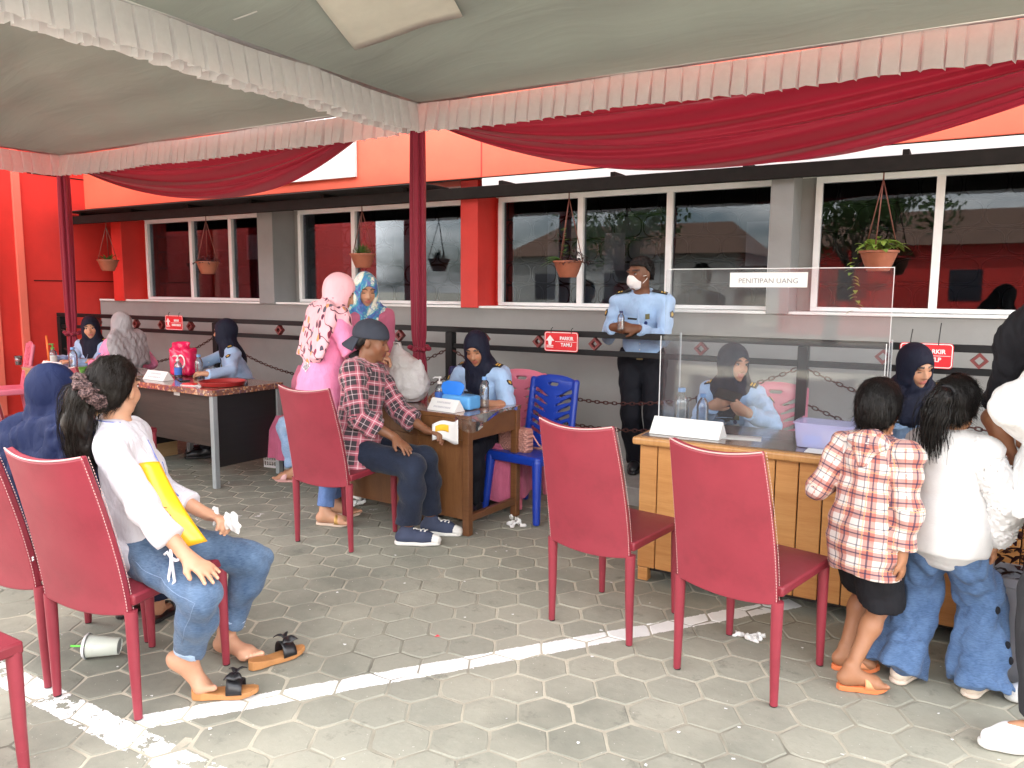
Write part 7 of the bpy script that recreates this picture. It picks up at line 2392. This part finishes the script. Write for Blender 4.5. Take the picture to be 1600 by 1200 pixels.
w3.arm(-1, (-3.42, 4.10, 1.08), pole=-w3.v * 0.7 - w3.u * 0.3 - vec(0, 0, 0.8), hdir=(0.7, 0.4, -0.1), palm=(0, 0, -1), curl=0.7)
w3.leg(1, (-3.50, 3.585, 0.085), toe=(0.90, 0.30)); w3.leg(-1, (-3.60, 3.78, 0.085), toe=(0.90, 0.30))
w3.body(0.007, eyes='down')
w3s = w3.shirt(PINKT, 'pink_shirt', 0.40, 0.022, 0.008, 0.12, 31, 0.005, collar=False, flare=0.01)
for sd in (1, -1):
    e, w_ = w3.ARM[sd]; q = Sdf(); q.group(0.01)
    q.cone(w3.SH[sd] + (e - w3.SH[sd]) * 0.55, e, 0.046, 0.042); q.cone(e, e + (w_ - e) * 0.85, 0.042, 0.034, cutB=0.0); q.disp = wrinkles(0.003, 60, 2)
    sdf_object('black_inner_sleeve', q, 0.007, BLACKC, w3s, w3.at)
w3.trousers(JEAN2, 'jeans', 0.008, 0.008, 0.95, 0.004, 32, 0.004)
def w3drape(q, s):
    for sx in (-0.13, -0.05, 0.05, 0.13):
        a = s.N + s.sr * sx - s.sf * 0.07 - s.up * 0.02; b = a - vec(0, 0, 0.27) - s.sf * 0.075
        q.cone(a, b, 0.085, 0.070, 0.42, s.sf, cutB=0.0)
    a = s.N + s.sr * 0.14 + s.sf * 0.02; q.cone(a, a - vec(0, 0, 0.26) + s.sf * 0.02, 0.07, 0.045, 0.7, s.sf, cutB=0.0)
w3.scarf(floral_material(), front=0.26, back=0.26, width=1.15, seed=41, fold=0.006, drape=w3drape)
bv3 = bvh_of(w3s)
c3, n3 = snapped(bv3, w3.P + w3.up * 0.150 * w3.k - w3.sf * 0.16 + w3.sr * 0.035 - w3.at, 0.004)
u3 = nrm(w3.up - n3 * np.dot(w3.up, n3)); x3 = np.cross(u3, n3); u3, x3 = u3 * 0.94 + x3 * 0.34, x3 * 0.94 - u3 * 0.34
for txt, sz, mm, lift in (('SINI', 0.060, mat('white_shirt_print', (0.75, 0.73, 0.75), 0.7), 0.0), ('SINI', 0.056, mat('dark_shirt_print', (0.06, 0.05, 0.06), 0.7), 0.0012)):
    me = text_mesh(txt, sz, 0.0005, 'CENTER', 0.0045 if lift == 0 else -0.0002, 0.62)
    me.transform(frame_matrix(c3 + n3 * lift, x3, u3, n3))
    link_mesh('shirt_lettering', me, mm, w3s)
for sd in (1, -1): w3.sandal(sd, mat('cream_sandal_sole', (0.55, 0.42, 0.33), 0.6), mat('gold_strap', (0.45, 0.26, 0.08), 0.35, metal=0.5), strap_at=(0.085, 0.12))

# woman in the tie-dye scarf
def tiedye_material():
    N = Nodes('tie_dye_scarf')
    n1 = N.noise(7.0, 5.0, 0.65, dist=1.4); n2 = N.noise(16.0, 5.0, 0.7, N.mapping(N.coord(), loc=(4, 2, 1)), dist=1.0)
    c = N.ramp(n1, [(0.30, (0.10, 0.04, 0.20)), (0.42, (0.05, 0.16, 0.42)), (0.48, (0.06, 0.34, 0.42)), (0.56, (0.78, 0.76, 0.62)), (0.66, (0.80, 0.80, 0.74)), (0.76, (0.24, 0.06, 0.26))])
    c = N.mix(N.ramp(n2, [(0.55, (0, 0, 0)), (0.62, (1, 1, 1))]), c, (0.14, 0.17, 0.44))
    N.set(Base_Color=c, Roughness=0.7, Sheen_Weight=0.1, Specular_IOR_Level=0.3)
    N.bump(N.noise(14.0, 3.0, 0.5, N.mapping(N.coord(), (1.6, 1.6, 0.6)), dist=1.0), 0.35, 0.02)
    return N.m
TIE_DYE = tiedye_material()
w4 = Person('standing woman in blue and cream tie-dye headscarf looking down at the desk', (-3.80, 4.33, 0), 122, 1.66, True, None, 3, 0, 0, (124, 20, 0), S_LIGHT)
w4.arm(1, (-3.58, 4.22, 0.98), pole=-w4.u - vec(0, 0, 0.8)); w4.arm(-1, (-3.52, 4.42, 0.98), pole=-w4.u - vec(0, 0, 0.8))
w4.body(0.007, eyes='down')
w4.shirt(cloth('rose_tunic', (0.45, 0.12, 0.20)), 'tunic', 1.0, 0.025, 0.010, 0.35, 41, 0.005, collar=False, flare=0.03)
w4.trousers(JEAN2, 'jeans', 0.012, 0.010, 0.95)
w4.scarf(TIE_DYE, front=0.30, back=0.26, width=1.1, seed=51, fold=0.006, point=0.12)
for sd in (1, -1): w4.shoe(sd, BLKL, RUBW)

# seated woman mostly hidden: light ripped jeans
JEAN3 = denim('light_ripped_denim', (0.12, 0.22, 0.42), (0.36, 0.47, 0.62), 8.0)
w5 = Person('seated woman in light ripped jeans and pink sandals half hidden behind the woman in pink', (-4.22, 4.42, 0), 262, 1.56, True, (-4.22, 4.44, 0.53), 10, 0, 0, (240, 10, 0), S_MID, shod=False)
w5.leg(1, (-4.55, 4.40, 0.085), pole=w5.u + vec(0, 0, 1), toe=(-0.85, -0.45)); w5.leg(-1, (-4.50, 4.29, 0.085), pole=w5.u + vec(0, 0, 1), toe=(-0.9, -0.35))
w5.body(0.009)
w5.shirt(cloth('black_blouse', (0.02, 0.02, 0.022)), 'black_blouse', 1.0, 0.02, 0.011, 0.1, 3)
w5.trousers(JEAN3, 'ripped_jeans', 0.014, 0.008, 0.94, 0.010, 52, 0.006)
w5.scarf(NAVYS, front=0.2, back=0.2, seed=61)
for sd in (1, -1): w5.sandal(sd, mat('pink_sandal_sole', (0.60, 0.33, 0.30), 0.6), mat('pink_sandal_strap', (0.62, 0.35, 0.34), 0.6), strap_at=(0.06, 0.13))

# seated officers
oC = officer('officer in navy headscarf writing at the brown desk with eyes lowered', (-2.90, 4.66), 178, (166, 26, 4), lean=17,
        wrists={1: ((-3.16, 4.36, 0.795), dict(hdir=(0.5, -0.8, -0.1), palm=(0, 0, -1), curl=0.8)), -1: ((-2.71, 4.235, 0.785), dict(hdir=(-0.6, -0.75, -0.1), palm=(0, 0, -1), curl=0.4))},
        H=1.60, skin=S_MID, seed=71, eyes='down', sleeve={1: 0.62, -1: 0.62}, girth=1.12)
oD = officer('officer in navy headscarf holding a phone behind the acrylic screen, looking aside', (-1.16, 4.86), 186, (128, 6, -4), lean=26,
        wrists={1: ((-1.215, 4.36, 0.870), dict(hdir=(0.80, -0.30, 0.42), palm=(0.3, 0.8, 0.3), curl=0.55)), -1: ((-0.990, 4.30, 0.855), dict(hdir=(-0.85, -0.05, 0.45), palm=(-0.2, 0.8, 0.4), curl=0.65))},
        H=1.58, skin=S_LIGHT, seed=73)
oE = officer('officer in navy headscarf looking down at the children across the counter', (-0.215, 5.00), 172, (138, 22, 8), lean=19, side=4,
        wrists={1: ((-0.36, 4.48, 0.80), dict(curl=0.5)), -1: ((-0.06, 4.46, 0.80), dict(curl=0.5))}, H=1.62, skin=S_LIGHT, seed=75, eyes='down')
oB = officer('officer in navy headscarf in profile at the black desk', (-5.70, 4.86), 216, (240, 4, 0), lean=16,
        wrists={1: ((-6.02, 4.38, 0.80), dict(hdir=(0.6, -0.7, 0), curl=0.6)), -1: ((-5.52, 4.30, 0.80), dict(hdir=(-0.9, -0.2, 0.1), curl=0.6))}, H=1.58, skin=S_LIGHT, seed=77, front=0.22)
oA = officer('officer in navy headscarf writing at the far tan desk, smiling towards us', (-7.72, 4.74), 158, (128, 8, 4), lean=16,
        wrists={1: ((-7.95, 4.36, 0.80), dict(hdir=(0.7, -0.6, 0), curl=0.7)), -1: ((-7.52, 4.30, 0.80), dict(hdir=(-0.7, -0.5, 0.1), curl=0.7))}, H=1.55, skin=S_LIGHT, seed=79)
op = MB().tube([(0, 0, 0), (-0.02, 0.0, 0.26)], 0.010, 8).build('orange_roll', mat('orange_paper_roll', (0.75, 0.16, 0.03), 0.6), None, True); op.location = (-7.66, 4.16, 0.80); tag(op, 'thin orange paper roll upright in the hand of the far officer', 'paper roll')
# belongings in their hands
pn = MB().tube([(-0.05, 0, 0), (0.06, 0, 0.10)], 0.004, 6).build('pen', mat('white_pen', (0.7, 0.7, 0.7), 0.4), None, True); pn.location = (-3.09, 4.27, 0.785); tag(pn, 'pen in the hand of the officer writing at the brown desk', 'pen')
phn = MB().box((0, 0, 0), (0.145, 0.012, 0.070)).build('phone', mat('black_phone_glass', (0.01, 0.01, 0.012), 0.1), None, False, 0.004)
phn.location = (-1.110, 4.315, 0.945); phn.rotation_euler = (radians(-50), radians(10), radians(-6)); tag(phn, 'black phone held by the officer behind the acrylic screen', 'phone')
e_, w_ = oD.ARM[-1]; d_ = nrm(w_ - e_); c_ = w_ - d_ * 0.022; s1 = nrm(np.cross(d_, vec(0, 0, 1))); s2 = np.cross(d_, s1)
wt = empty('wristwatch', tuple(c_), 0, 'rose gold square wristwatch on the officer holding the phone', 'watch')
MB().tube([(s1 * cos(a) + s2 * sin(a)) * 0.030 for a in [2 * pi * k / 20 for k in range(20)]], 0.007, 6, closed=True, flat=0.4).build('strap', mat('brown_strap', (0.12, 0.05, 0.03), 0.5), wt, True)
f_ = nrm(vec(0.15, -1, 0.35) - d_ * np.dot(vec(0.15, -1, 0.35), d_))
MB().prism(rounded(0.030, 0.034, 0.006), 0, 0.008, frame_matrix(f_ * 0.028, np.cross(d_, f_), d_, f_)).build('watch_case', mat('rose_gold', (0.50, 0.25, 0.17), 0.3, 0.0, metal=0.8), wt)
# grey-scarf woman
GREYS = cloth('grey_scarf_voile', (0.34, 0.32, 0.34), fold=0.5)
w6 = Person('woman in grey headscarf and pink blouse turned away beside the far desk', (-7.02, 4.52, 0), 262, 1.58, True, (-7.02, 4.55, 0.55), 4, 0, 0, (262, 4, 0), S_LIGHT)
seated_legs(w6); w6.arm(1, (-7.28, 4.75, 0.80)); w6.arm(-1, (-7.30, 4.38, 0.80))
w6.body(0.008); w6.shirt(PINKT, 'pink_blouse', 0.9, 0.02, 0.010, 0.1, 5, 0.006); w6.trousers(NAVYT)
def w6drape(q, s):
    for sx in (-0.12, 0.0, 0.12):
        a = s.N + s.sr * sx - s.sf * 0.05; q.cone(a, a - vec(0, 0, 0.25) - s.sf * 0.06, 0.095, 0.08, 0.6, s.sf, cutB=0.0)
w6.scarf(GREYS, front=0.22, back=0.22, width=1.1, seed=67, fold=0.008, drape=w6drape)
for sd in (1, -1): w6.shoe(sd, BLKL, BLKL)

# the standing officer leaning on the rail
so = Person('standing male officer in pale blue uniform and white mask leaning on the black railing', (-2.10, 5.52, 0.131), 168, 1.70, False, (-2.10, 5.58, 1.000), 15, 0, 0, (204, 6, 0), (0.16, 0.068, 0.036), girth=0.94)
so.arm(1, (-2.205, 5.225, 1.262), pole=vec(-0.45, 0.35, -1.0), hdir=(0.85, -0.35, 0.10), palm=(0.2, 0.8, 0.3), curl=0.85)
so.arm(-1, (-2.005, 5.225, 1.258), pole=vec(0.45, 0.35, -1.0), hdir=(-0.95, -0.25, 0.05), palm=(0.2, 0.8, -0.3), curl=0.75)
so.leg(1, (-2.14, 5.60, 0.21)); so.leg(-1, (-1.96, 5.60, 0.21))
so.body(0.0065)
so.uniform(UNI, 81, sleeve=0.98, tail=-0.06); so.trousers(NAVYT, loose=0.022, flare=0.014, tucked=True)
so.hair(HAIR, 0.006, 0.010, 0.060, -0.055, 0.005, strands=700, slen=0.03, seed=6)
MASK = mat('white_face_mask', (0.80, 0.76, 0.76), 0.85, 0.04, 20.0, 0.2, 300.0)
W = so.h2w; hs = so.hs
q = Sdf(); q.group(0.02); q.ell(W(0, 0.055, -0.050), vec(0.058, 0.058, 0.050) * hs, so.HR); q.cone(W(0, 0.100, -0.020), W(0, 0.108, -0.060), 0.020 * hs, 0.020 * hs); q.ell(W(0, 0.045, -0.085), vec(0.045, 0.045, 0.030) * hs, so.HR)
q.carve('h', W(0, 0, -0.012), so.HR[:, 2] - so.HR[:, 1] * 0.1, k=0.006); q.carve('h', W(0, 0.024, 0), -so.HR[:, 1], k=0.004)
mk = sdf_object('face_mask', q, 0.005, MASK, so.root, so.at)
for sd in (1, -1):
    for zz in (-0.018, -0.075):
        MB().tube([W(sd * 0.052, 0.040, zz) - so.at, W(sd * 0.074, 0.010, zz * 0.5 - 0.005) - so.at, W(sd * 0.082, -0.012, -0.005) - so.at], 0.0025, 5).build('mask_strap', MASK, mk, True)
for sd in (1, -1): so.shoe(sd, BLKL, BLKL)
bl_c = so.P + so.up * 0.072
belt = MB().tube([bl_c + (so.hr * cos(a) * 0.156 + so.hf * sin(a) * 0.120) - so.at for a in [2 * pi * k / 28 for k in range(28)]], 0.018, 6, closed=True, flat=1.0).build('belt', BLKL, so.root, True)
MB().box((0, 0, 0), (0.05, 0.008, 0.035), radians(-12)).build('buckle', mat('brass_buckle', (0.45, 0.36, 0.18), 0.3, 0.0, metal=0.9), belt).location = bl_c + so.hf * 0.140 - so.at
b_ = bottle(-2.12, 5.175, 1.245, 0.14, 0.026, 'small water bottle in the hands of the standing officer', None, plastic('navy_cap', (0.02, 0.03, 0.12)))

# ------------------------------------------------------------------ the children at the counter
bo = Person('boy in rust plaid shirt, black shorts and orange sandals standing at the counter', (-0.265, 3.185, 0), 24, 1.19, False, (-0.265, 3.185, 0.60), 3, 0, 0, (16, 6, 0), (0.34, 0.165, 0.088), head_scale=1.02, girth=1.0, shod=False)
bo.arm(1, (-0.135, 3.105, 0.545), pole=vec(0.4, -0.6, -0.4), hdir=(0.05, 0.15, -1), palm=(-0.9, 0.1, 0), curl=0.35)
bo.arm(-1, (-0.37, 3.36, 0.79), pole=vec(-0.6, -0.5, -0.9), hdir=(0.3, 0.9, 0.1), palm=(0, 0, -1), curl=0.3)
bo.leg(1, (-0.285, 3.085, 0.075), toe=(0.90, 0.34)); bo.leg(-1, (-0.325, 3.245, 0.075), toe=(0.92, 0.36))
bo.body(0.0055)
bos = bo.shirt(plaid_boy(), 'plaid_shirt', {1: 0.93, -1: 0.85}, 0.017, 0.007, 0.215, 91, 0.006, uv=True, cuff=0.012, flare=0.004)
q = Sdf(); q.group(0.03); q.cone(bo.N - bo.sf * 0.060 - bo.sr * 0.05 + bo.up * 0.0, bo.N - bo.sf * 0.060 + bo.sr * 0.05, 0.030, 0.030, 1.0, v0=0.0); q.cone(bo.N - bo.sf * 0.070, bo.N - bo.sf * 0.080 - bo.up * 0.07, 0.055, 0.030, 0.5, bo.sf)
q.disp = wrinkles(0.005, 50, 5)
sdf_object('hood', q, 0.007, bos.data.materials[0], bos, bo.at, uv=True)
bo.trousers(cloth('black_shorts_cotton', (0.010, 0.010, 0.013)), 'shorts', 0.012, 0.008, 0.47, 0.034, 92, 0.004)
bo.hair(HAIR, 0.005, 0.016, 0.050, -0.082, -0.020, strands=6500, seed=7, slen=0.070, swid=0.0012, whorl=(0.005, -0.055, 0.10), lift=0.004)
ORG = mat('orange_sandal_rubber', (0.72, 0.20, 0.07), 0.6, 0.06)
for sd in (1, -1): bo.sandal(sd, ORG, mat('pale_orange_strap', (0.74, 0.30, 0.14), 0.6), thick=0.022, strap_at=(0.07, 0.125))

gi = Person('girl in white knit sweater and wide blue jeans standing at the counter', (0.0, 3.30, 0), 12, 1.22, True, (-0.005, 3.305, 0.615), 2, 0, 0, (14, 8, 0), (0.38, 0.19, 0.105), head_scale=1.03, girth=0.95)
gi.arm(1, (0.158, 3.325, 0.605), pole=vec(0.7, -0.5, -0.2), hdir=(0.0, 0.15, -1), palm=(-0.9, 0.1, 0), curl=0.3)
gi.arm(-1, (-0.13, 3.56, 0.78), pole=vec(-0.8, -0.3, -0.5), hdir=(0.3, 0.9, 0), palm=(0, 0, -1))
gi.leg(1, (0.128, 3.30, 0.075), toe=(0.30, 0.95)); gi.leg(-1, (-0.115, 3.27, 0.075), toe=(0.35, 0.9))
gi.body(0.0055)
def knit(name, big):
    N = Nodes(name)
    N.set(Base_Color=(0.60, 0.60, 0.60), Roughness=0.9, Sheen_Weight=0.2, Specular_IOR_Level=0.2)
    if big:
        v = N.n.new('ShaderNodeTexVoronoi'); v.inputs['Scale'].default_value = 42.0; v.feature = 'SMOOTH_F1'; N.put(v.inputs['Vector'], N.coord())
        N.bump(N.math('SUBTRACT', 1.0, v.outputs['Distance']), 0.5, 0.012)
    else: N.bump(N.math('MULTIPLY_ADD', N.noise(160.0, 2.0), 0.3, N.noise(12.0, 3.0)), 0.35, 0.012)
    return N.m
gi.shirt(knit('white_fine_knit', False), 'sweater', 0.02, 0.024, 0.007, 0.085, 95, 0.003, collar=False, hip=1.06, bust=0, flare=-0.012)
KB = knit('white_bobble_knit', True)
for sd in (1, -1):
    e, w_ = gi.ARM[sd]; q = Sdf(); q.group(0.025); s0 = gi.SH[sd]
    q.cone(s0 - gi.sr * sd * 0.02, e, 0.062, 0.060); q.cone(e, e + (w_ - e) * 0.80, 0.060, 0.054); q.cone(e + (w_ - e) * 0.78, e + (w_ - e) * 0.97, 0.040, 0.032, cutB=0.0)
    rr = np.random.default_rng(3 + sd)
    q.disp = (lambda P: (0.012 * (np.sin(P[:, 0] * 190) * np.sin(P[:, 1] * 190) * np.sin(P[:, 2] * 190)) - 0.002).astype(P.dtype))
    sdf_object('bobble_sleeve', q, 0.0065, KB, gi.parts['sweater'], gi.at)
q = Sdf(); k = gi.k
q.group(0.05); q.cone(gi.HIP[1] - vec(0, 0, 0.02), gi.HIP[-1] - vec(0, 0, 0.02), 0.074); q.cone(gi.P - vec(0, 0, 0.03), gi.P + vec(0, 0, 0.03), 0.108, 0.092, 0.78, gi.hf)
for sd in (1, -1):
    kn, an = gi.LEG[sd]; q.group(0.025)
    q.cone(gi.HIP[sd] - vec(0, 0, 0.05), kn + gi.v * sd * 0.02, 0.074, 0.078); q.cone(kn + gi.v * sd * 0.02, an * vec(1, 1, 0) + gi.v * sd * 0.022 + vec(0, 0, 0.045), 0.078, 0.108, cutB=0.0)
wA, wB = wrinkles(0.007, 40, 96, (1.6, 1.6, 0.25)), wrinkles(0.004, 60, 97)
q.disp = lambda P: wA(P) * np.clip((0.62 - P[:, 2]) / 0.25, 0.25, 1.3) + wB(P)
ACID = denim('acid_wash_denim', (0.020, 0.050, 0.130), (0.10, 0.175, 0.32), 10.0, streak=0.7)
gj = sdf_object('wide_jeans', q, 0.007, ACID, gi.root, gi.at)
for i, z in enumerate((0.36, 0.27, 0.18)):
    c, nn = snapped(bvh_of(gj), gi.LEG[1][1] * vec(1, 1, 0) + vec(0.20, -0.07, z) - gi.at, 0.0)
    MB().ball(c, (0.010, 0.010, 0.016), 8, 6).build('heart_patch', NAVYT, gj, True)
CREAM = mat('cream_shoe', (0.68, 0.58, 0.48), 0.6, 0.05)
for sd in (1, -1): gi.shoe(sd, CREAM, CREAM)
gi.hair(HAIR, 0.005, 0.013, 0.055, -0.085, -0.005, strands=4200, seed=9, slen=0.075, swid=0.0011, whorl=(0.0, -0.100, 0.055))
a_ = gi.h2w(-0.012, -0.112, 0.050)
path = [a_, a_ + vec(-0.020, -0.040, -0.02), a_ + vec(-0.040, -0.045, -0.08), a_ + vec(-0.045, -0.030, -0.15), a_ + vec(-0.040, -0.010, -0.205)]
q = Sdf(); q.group(0.02)
for (s0, s1, r0, r1) in zip(path[:-1], path[1:], (0.024, 0.034, 0.040, 0.034), (0.034, 0.040, 0.034, 0.012)): q.cone(s0, s1, r0, r1, 0.85)
q.disp = wrinkles(0.003, 170, 8, (1, 1, 0.15))
po_ = sdf_object('ponytail', q, 0.005, HAIR, gi.root, gi.at)
r_ = np.random.default_rng(15); vs, fs = [], []; P_ = np.array(path)
for i in range(420):
    off = r_.normal(size=3) * 0.018; k_ = len(vs); ww = r_.uniform(0.0008, 0.0015); t1 = r_.uniform(0.9, 1.15); sway = r_.normal(size=3) * 0.014; sdv = nrm(r_.normal(size=3))
    for j in range(9):
        t = j / 8 * t1 * 4; a0 = min(int(t), 3); f = t - a0
        c = P_[a0] * (1 - f) + P_[a0 + 1] * f + off * (0.6 + 0.9 * min(1, j / 3)) + sway * (j / 8) ** 2 - gi.at
        vs += [c - sdv * ww, c + sdv * ww]
    fs += [(k_ + 2 * j, k_ + 2 * j + 1, k_ + 2 * j + 3, k_ + 2 * j + 2) for j in range(8)]
me = bpy.data.meshes.new('hair_strands'); me.from_pydata([tuple(v) for v in vs], [], fs); me.update()
st_ = link_mesh('hair_strands', me, HAIR, po_); st_['kind'] = 'stuff'
MB().tube([a_ + vec(-0.008, -0.016, -0.006) + gi.HR @ vec(0.028 * cos(t), 0.0, 0.028 * sin(t)) - gi.at for t in [2 * pi * i / 14 for i in range(14)]], 0.007, 6, closed=True).build('hair_tie', BLACKC, po_, True)

# ------------------------------------------------------------------ the person at the edge of the picture, carrying a small child
WT = cloth('white_loose_top', (0.68, 0.68, 0.68), fold=0.45, var=0.02)
rw = Person('person in white top and black scarf at the picture edge carrying a small child', (0.37, 3.28, 0), 268, 1.60, True, (0.37, 3.28, 0.87), 2, 0, 0, (290, 5, 0), S_MID, girth=1.12)
rw.arm(-1, (0.29, 3.36, 1.03), pole=vec(-1.0, -0.25, -0.35), hdir=(0.5, 0.8, 0.1), palm=(0, 1, 0), curl=0.5)
rw.arm(1, (0.26, 3.52, 0.95), pole=vec(-0.2, 0.8, -0.6), hdir=(-0.2, -0.9, 0), palm=(0, 0, 1), curl=0.5)
rw.leg(1, (0.42, 3.36, 0.085), toe=(-0.95, -0.2)); rw.leg(-1, (0.315, 2.975, 0.085), toe=(-0.90, -0.40))
rw.body(0.008)
rw.shirt(WT, 'white_top', 0.80, 0.034, 0.009, 0.12, 101, 0.006, cuff=0.03, flare=0.03)
rw.trousers(cloth('charcoal_trousers', (0.035, 0.036, 0.040)), 'trousers', 0.016, 0.010, {1: 0.93, -1: 1.02}, 0.01)
rw.scarf(cloth('black_scarf', (0.010, 0.010, 0.013)), front=0.28, back=0.2, width=1.1, seed=103, fold=0.008, point=0.16, drape=lambda q, s: (q.cone(vec(0.32, 3.40, 1.52), vec(0.185, 3.50, 1.34), 0.09, 0.07), q.cone(vec(0.20, 3.48, 1.38), vec(0.135, 3.52, 1.10), 0.07, 0.045)))
for sd in (1, -1): rw.shoe(sd, mat('white_sneaker', (0.80, 0.79, 0.80), 0.5, 0.03), RUBW)
an_ = rw.foot[-1][0]; q = Sdf(); q.group(0.02); q.cone(an_ - vec(0, 0, 0.02), an_ + vec(0.03, 0.06, 0.16), 0.041, 0.046); q.disp = wrinkles(0.002, 60, 3)
sdf_object('sock', q, 0.008, mat('white_sock', (0.62, 0.61, 0.62), 0.9, 0.04, bump=0.2, bscale=200.0), rw.root, rw.at)
td = Person('small barefoot child in white carried on the hip at the picture edge', (0.31, 3.47, 0), 268, 0.80, False, (0.31, 3.47, 1.06), 0, 0, 0, (250, 0, 0), (0.40, 0.20, 0.11), head_scale=1.15, girth=1.35, shod=False)
td.leg(1, (0.215, 3.41, 0.885), pole=vec(-1, -0.2, 0.5), toe=(-0.9, -0.4)); td.leg(-1, (0.40, 3.56, 0.90), pole=vec(-1, 0.2, 0.5), toe=(-0.9, 0.2))
td.body(0.006); td.shirt(WT, 'white_romper', 0.4, 0.015, 0.009, 0.12, 7, 0.004, collar=False); td.hair(HAIR, 0.006, 0.008, 0.06, -0.07, 0.0)

# pink quilted handbag on the blue chair
QB = Nodes('quilted_pink_leather')
x_, y_, z_ = QB.sep(QB.coord())
d1 = QB.math('ABSOLUTE', QB.math('SINE', QB.math('MULTIPLY', QB.math('ADD', x_, z_), 110.0))); d2 = QB.math('ABSOLUTE', QB.math('SINE', QB.math('MULTIPLY', QB.math('SUBTRACT', x_, z_), 110.0)))
QB.set(Base_Color=(0.46, 0.22, 0.18), Roughness=0.5); QB.bump(QB.math('MINIMUM', d1, d2), 0.8, 0.008)
hb = empty('handbag', (-2.58, 4.47, 0.432), radians(170), 'small quilted pink handbag with strap on the blue plastic chair', 'handbag')
q = Sdf(); q.group(0.02); q.rbox(vec(0, 0, 0.085), (0.13, 0.045, 0.085), 0.025); q.carve('h', vec(0, 0, 0.0), vec(0, 0, -1), k=0.004)
sdf_object('bag_body', q, 0.006, QB.m, hb)
MB().tube([(-0.12, -0.03, 0.13), (-0.16, -0.05, 0.06), (-0.20, -0.08, 0.02), (-0.17, -0.13, 0.012), (-0.08, -0.14, 0.010), (0.02, -0.12, 0.010)], 0.009, 8, flat=0.5).build('strap', mat('pink_leather_strap', (0.55, 0.28, 0.23), 0.45), hb, True)

# ------------------------------------------------------------------ across the yard, behind the camera: what the windows mirror
FAR = mat('pale_plaster', (0.45, 0.45, 0.43), 0.8, 0.1, 2.0, dirt=0.3)
ROOFT = mat('brown_roof_tile', (0.16, 0.09, 0.06), 0.8, 0.2, 4.0)
road = MB().b2((-60, -17, -0.3), (60, -8.0, 0.004)).build('road', ASPH); tag(road, kind='structure')
def house(x, y, w, d, h, m, label):
    e = empty('house', (x, y, 0), 0, label, 'house', 'low houses across the yard')
    MB().box((0, 0, h / 2), (w, d, h)).build('wall', m, e)
    o = 0.5
    MB().add([(-w / 2 - o, -d / 2 - o, h), (w / 2 + o, -d / 2 - o, h), (w / 2 + o, d / 2 + o, h), (-w / 2 - o, d / 2 + o, h), (-w / 2 + 1, 0, h + 1.6), (w / 2 - 1, 0, h + 1.6)],
             [(0, 1, 5, 4), (1, 2, 5), (2, 3, 4, 5), (3, 0, 4), (3, 2, 1, 0)]).build('roof', ROOFT, e)
    for k in range(3):
        MB().box((-w / 3 + k * w / 3, d / 2 + 0.01, h * 0.55), (1.1, 0.06, 1.2)).build('window', mat('far_window', (0.03, 0.03, 0.04), 0.1), e)
    return e
house(-14, -24, 11, 6, 3.2, FAR, 'pale plastered house across the road on the far side')
house(0, -25, 12, 6, 3.4, RED, 'red walled house across the road')
house(14, -24, 11, 6, 3.0, FAR, 'pale plastered house across the road at the near end')
BARK = mat('tree_bark', (0.09, 0.065, 0.045), 0.9, 0.25, 12.0, 0.5, 20.0)
CROWN = leafm('tree_leaf', (0.035, 0.075, 0.018), (0.08, 0.14, 0.035))
def tree(x, y, h, r, seed, label):
    e = empty('tree', (x, y, 0), 0, label, 'tree', 'trees across the yard')
    rr = random.Random(seed)
    t = MB(); t.tube([(0, 0, 0), (0.1, 0, h * 0.3), (0, 0.1, h * 0.6)], [0.2, 0.15, 0.09], 9)
    for k in range(6):
        a = k * 1.1 + rr.random(); t.tube([(0, 0.03, h * 0.35 + 0.05 * k), (r * 0.5 * cos(a), r * 0.5 * sin(a), h * 0.6 + 0.1 * k)], [0.07, 0.03], 6)
    t.build('trunk', BARK, e, True)
    mb = MB(); cl = [(rr.gauss(0, r * 0.45), rr.gauss(0, r * 0.45), h * 0.72 + rr.gauss(0, r * 0.30), rr.uniform(0.35, 0.6) * r) for _ in range(16)]
    for i in range(2600):
        cx, cy, cz, cr = rr.choice(cl)
        d = nrm([rr.gauss(0, 1), rr.gauss(0, 1), rr.gauss(0, 1)]); q_ = cr * rr.uniform(0.5, 1.0)
        c = vec(cx, cy, cz) + d * q_; a = nrm(np.cross(d, [rr.gauss(0, 1), rr.gauss(0, 1), rr.gauss(0, 1)])); b = np.cross(d, a); s_ = rr.uniform(0.07, 0.13)
        mb.add([c - a * s_, c + b * s_ * 0.6, c + a * s_, c - b * s_ * 0.6], [(0, 1, 2, 3)])
    mb.build('crown', CROWN, e)
tree(-3.0, -13.5, 5.5, 1.9, 1, 'leafy tree across the yard in front of the red walled house')
tree(6.5, -15.5, 6.5, 2.3, 2, 'tall leafy tree across the yard towards the near end')
tree(-11.0, -14.5, 6.0, 2.1, 3, 'broad leafy tree across the yard towards the far end')
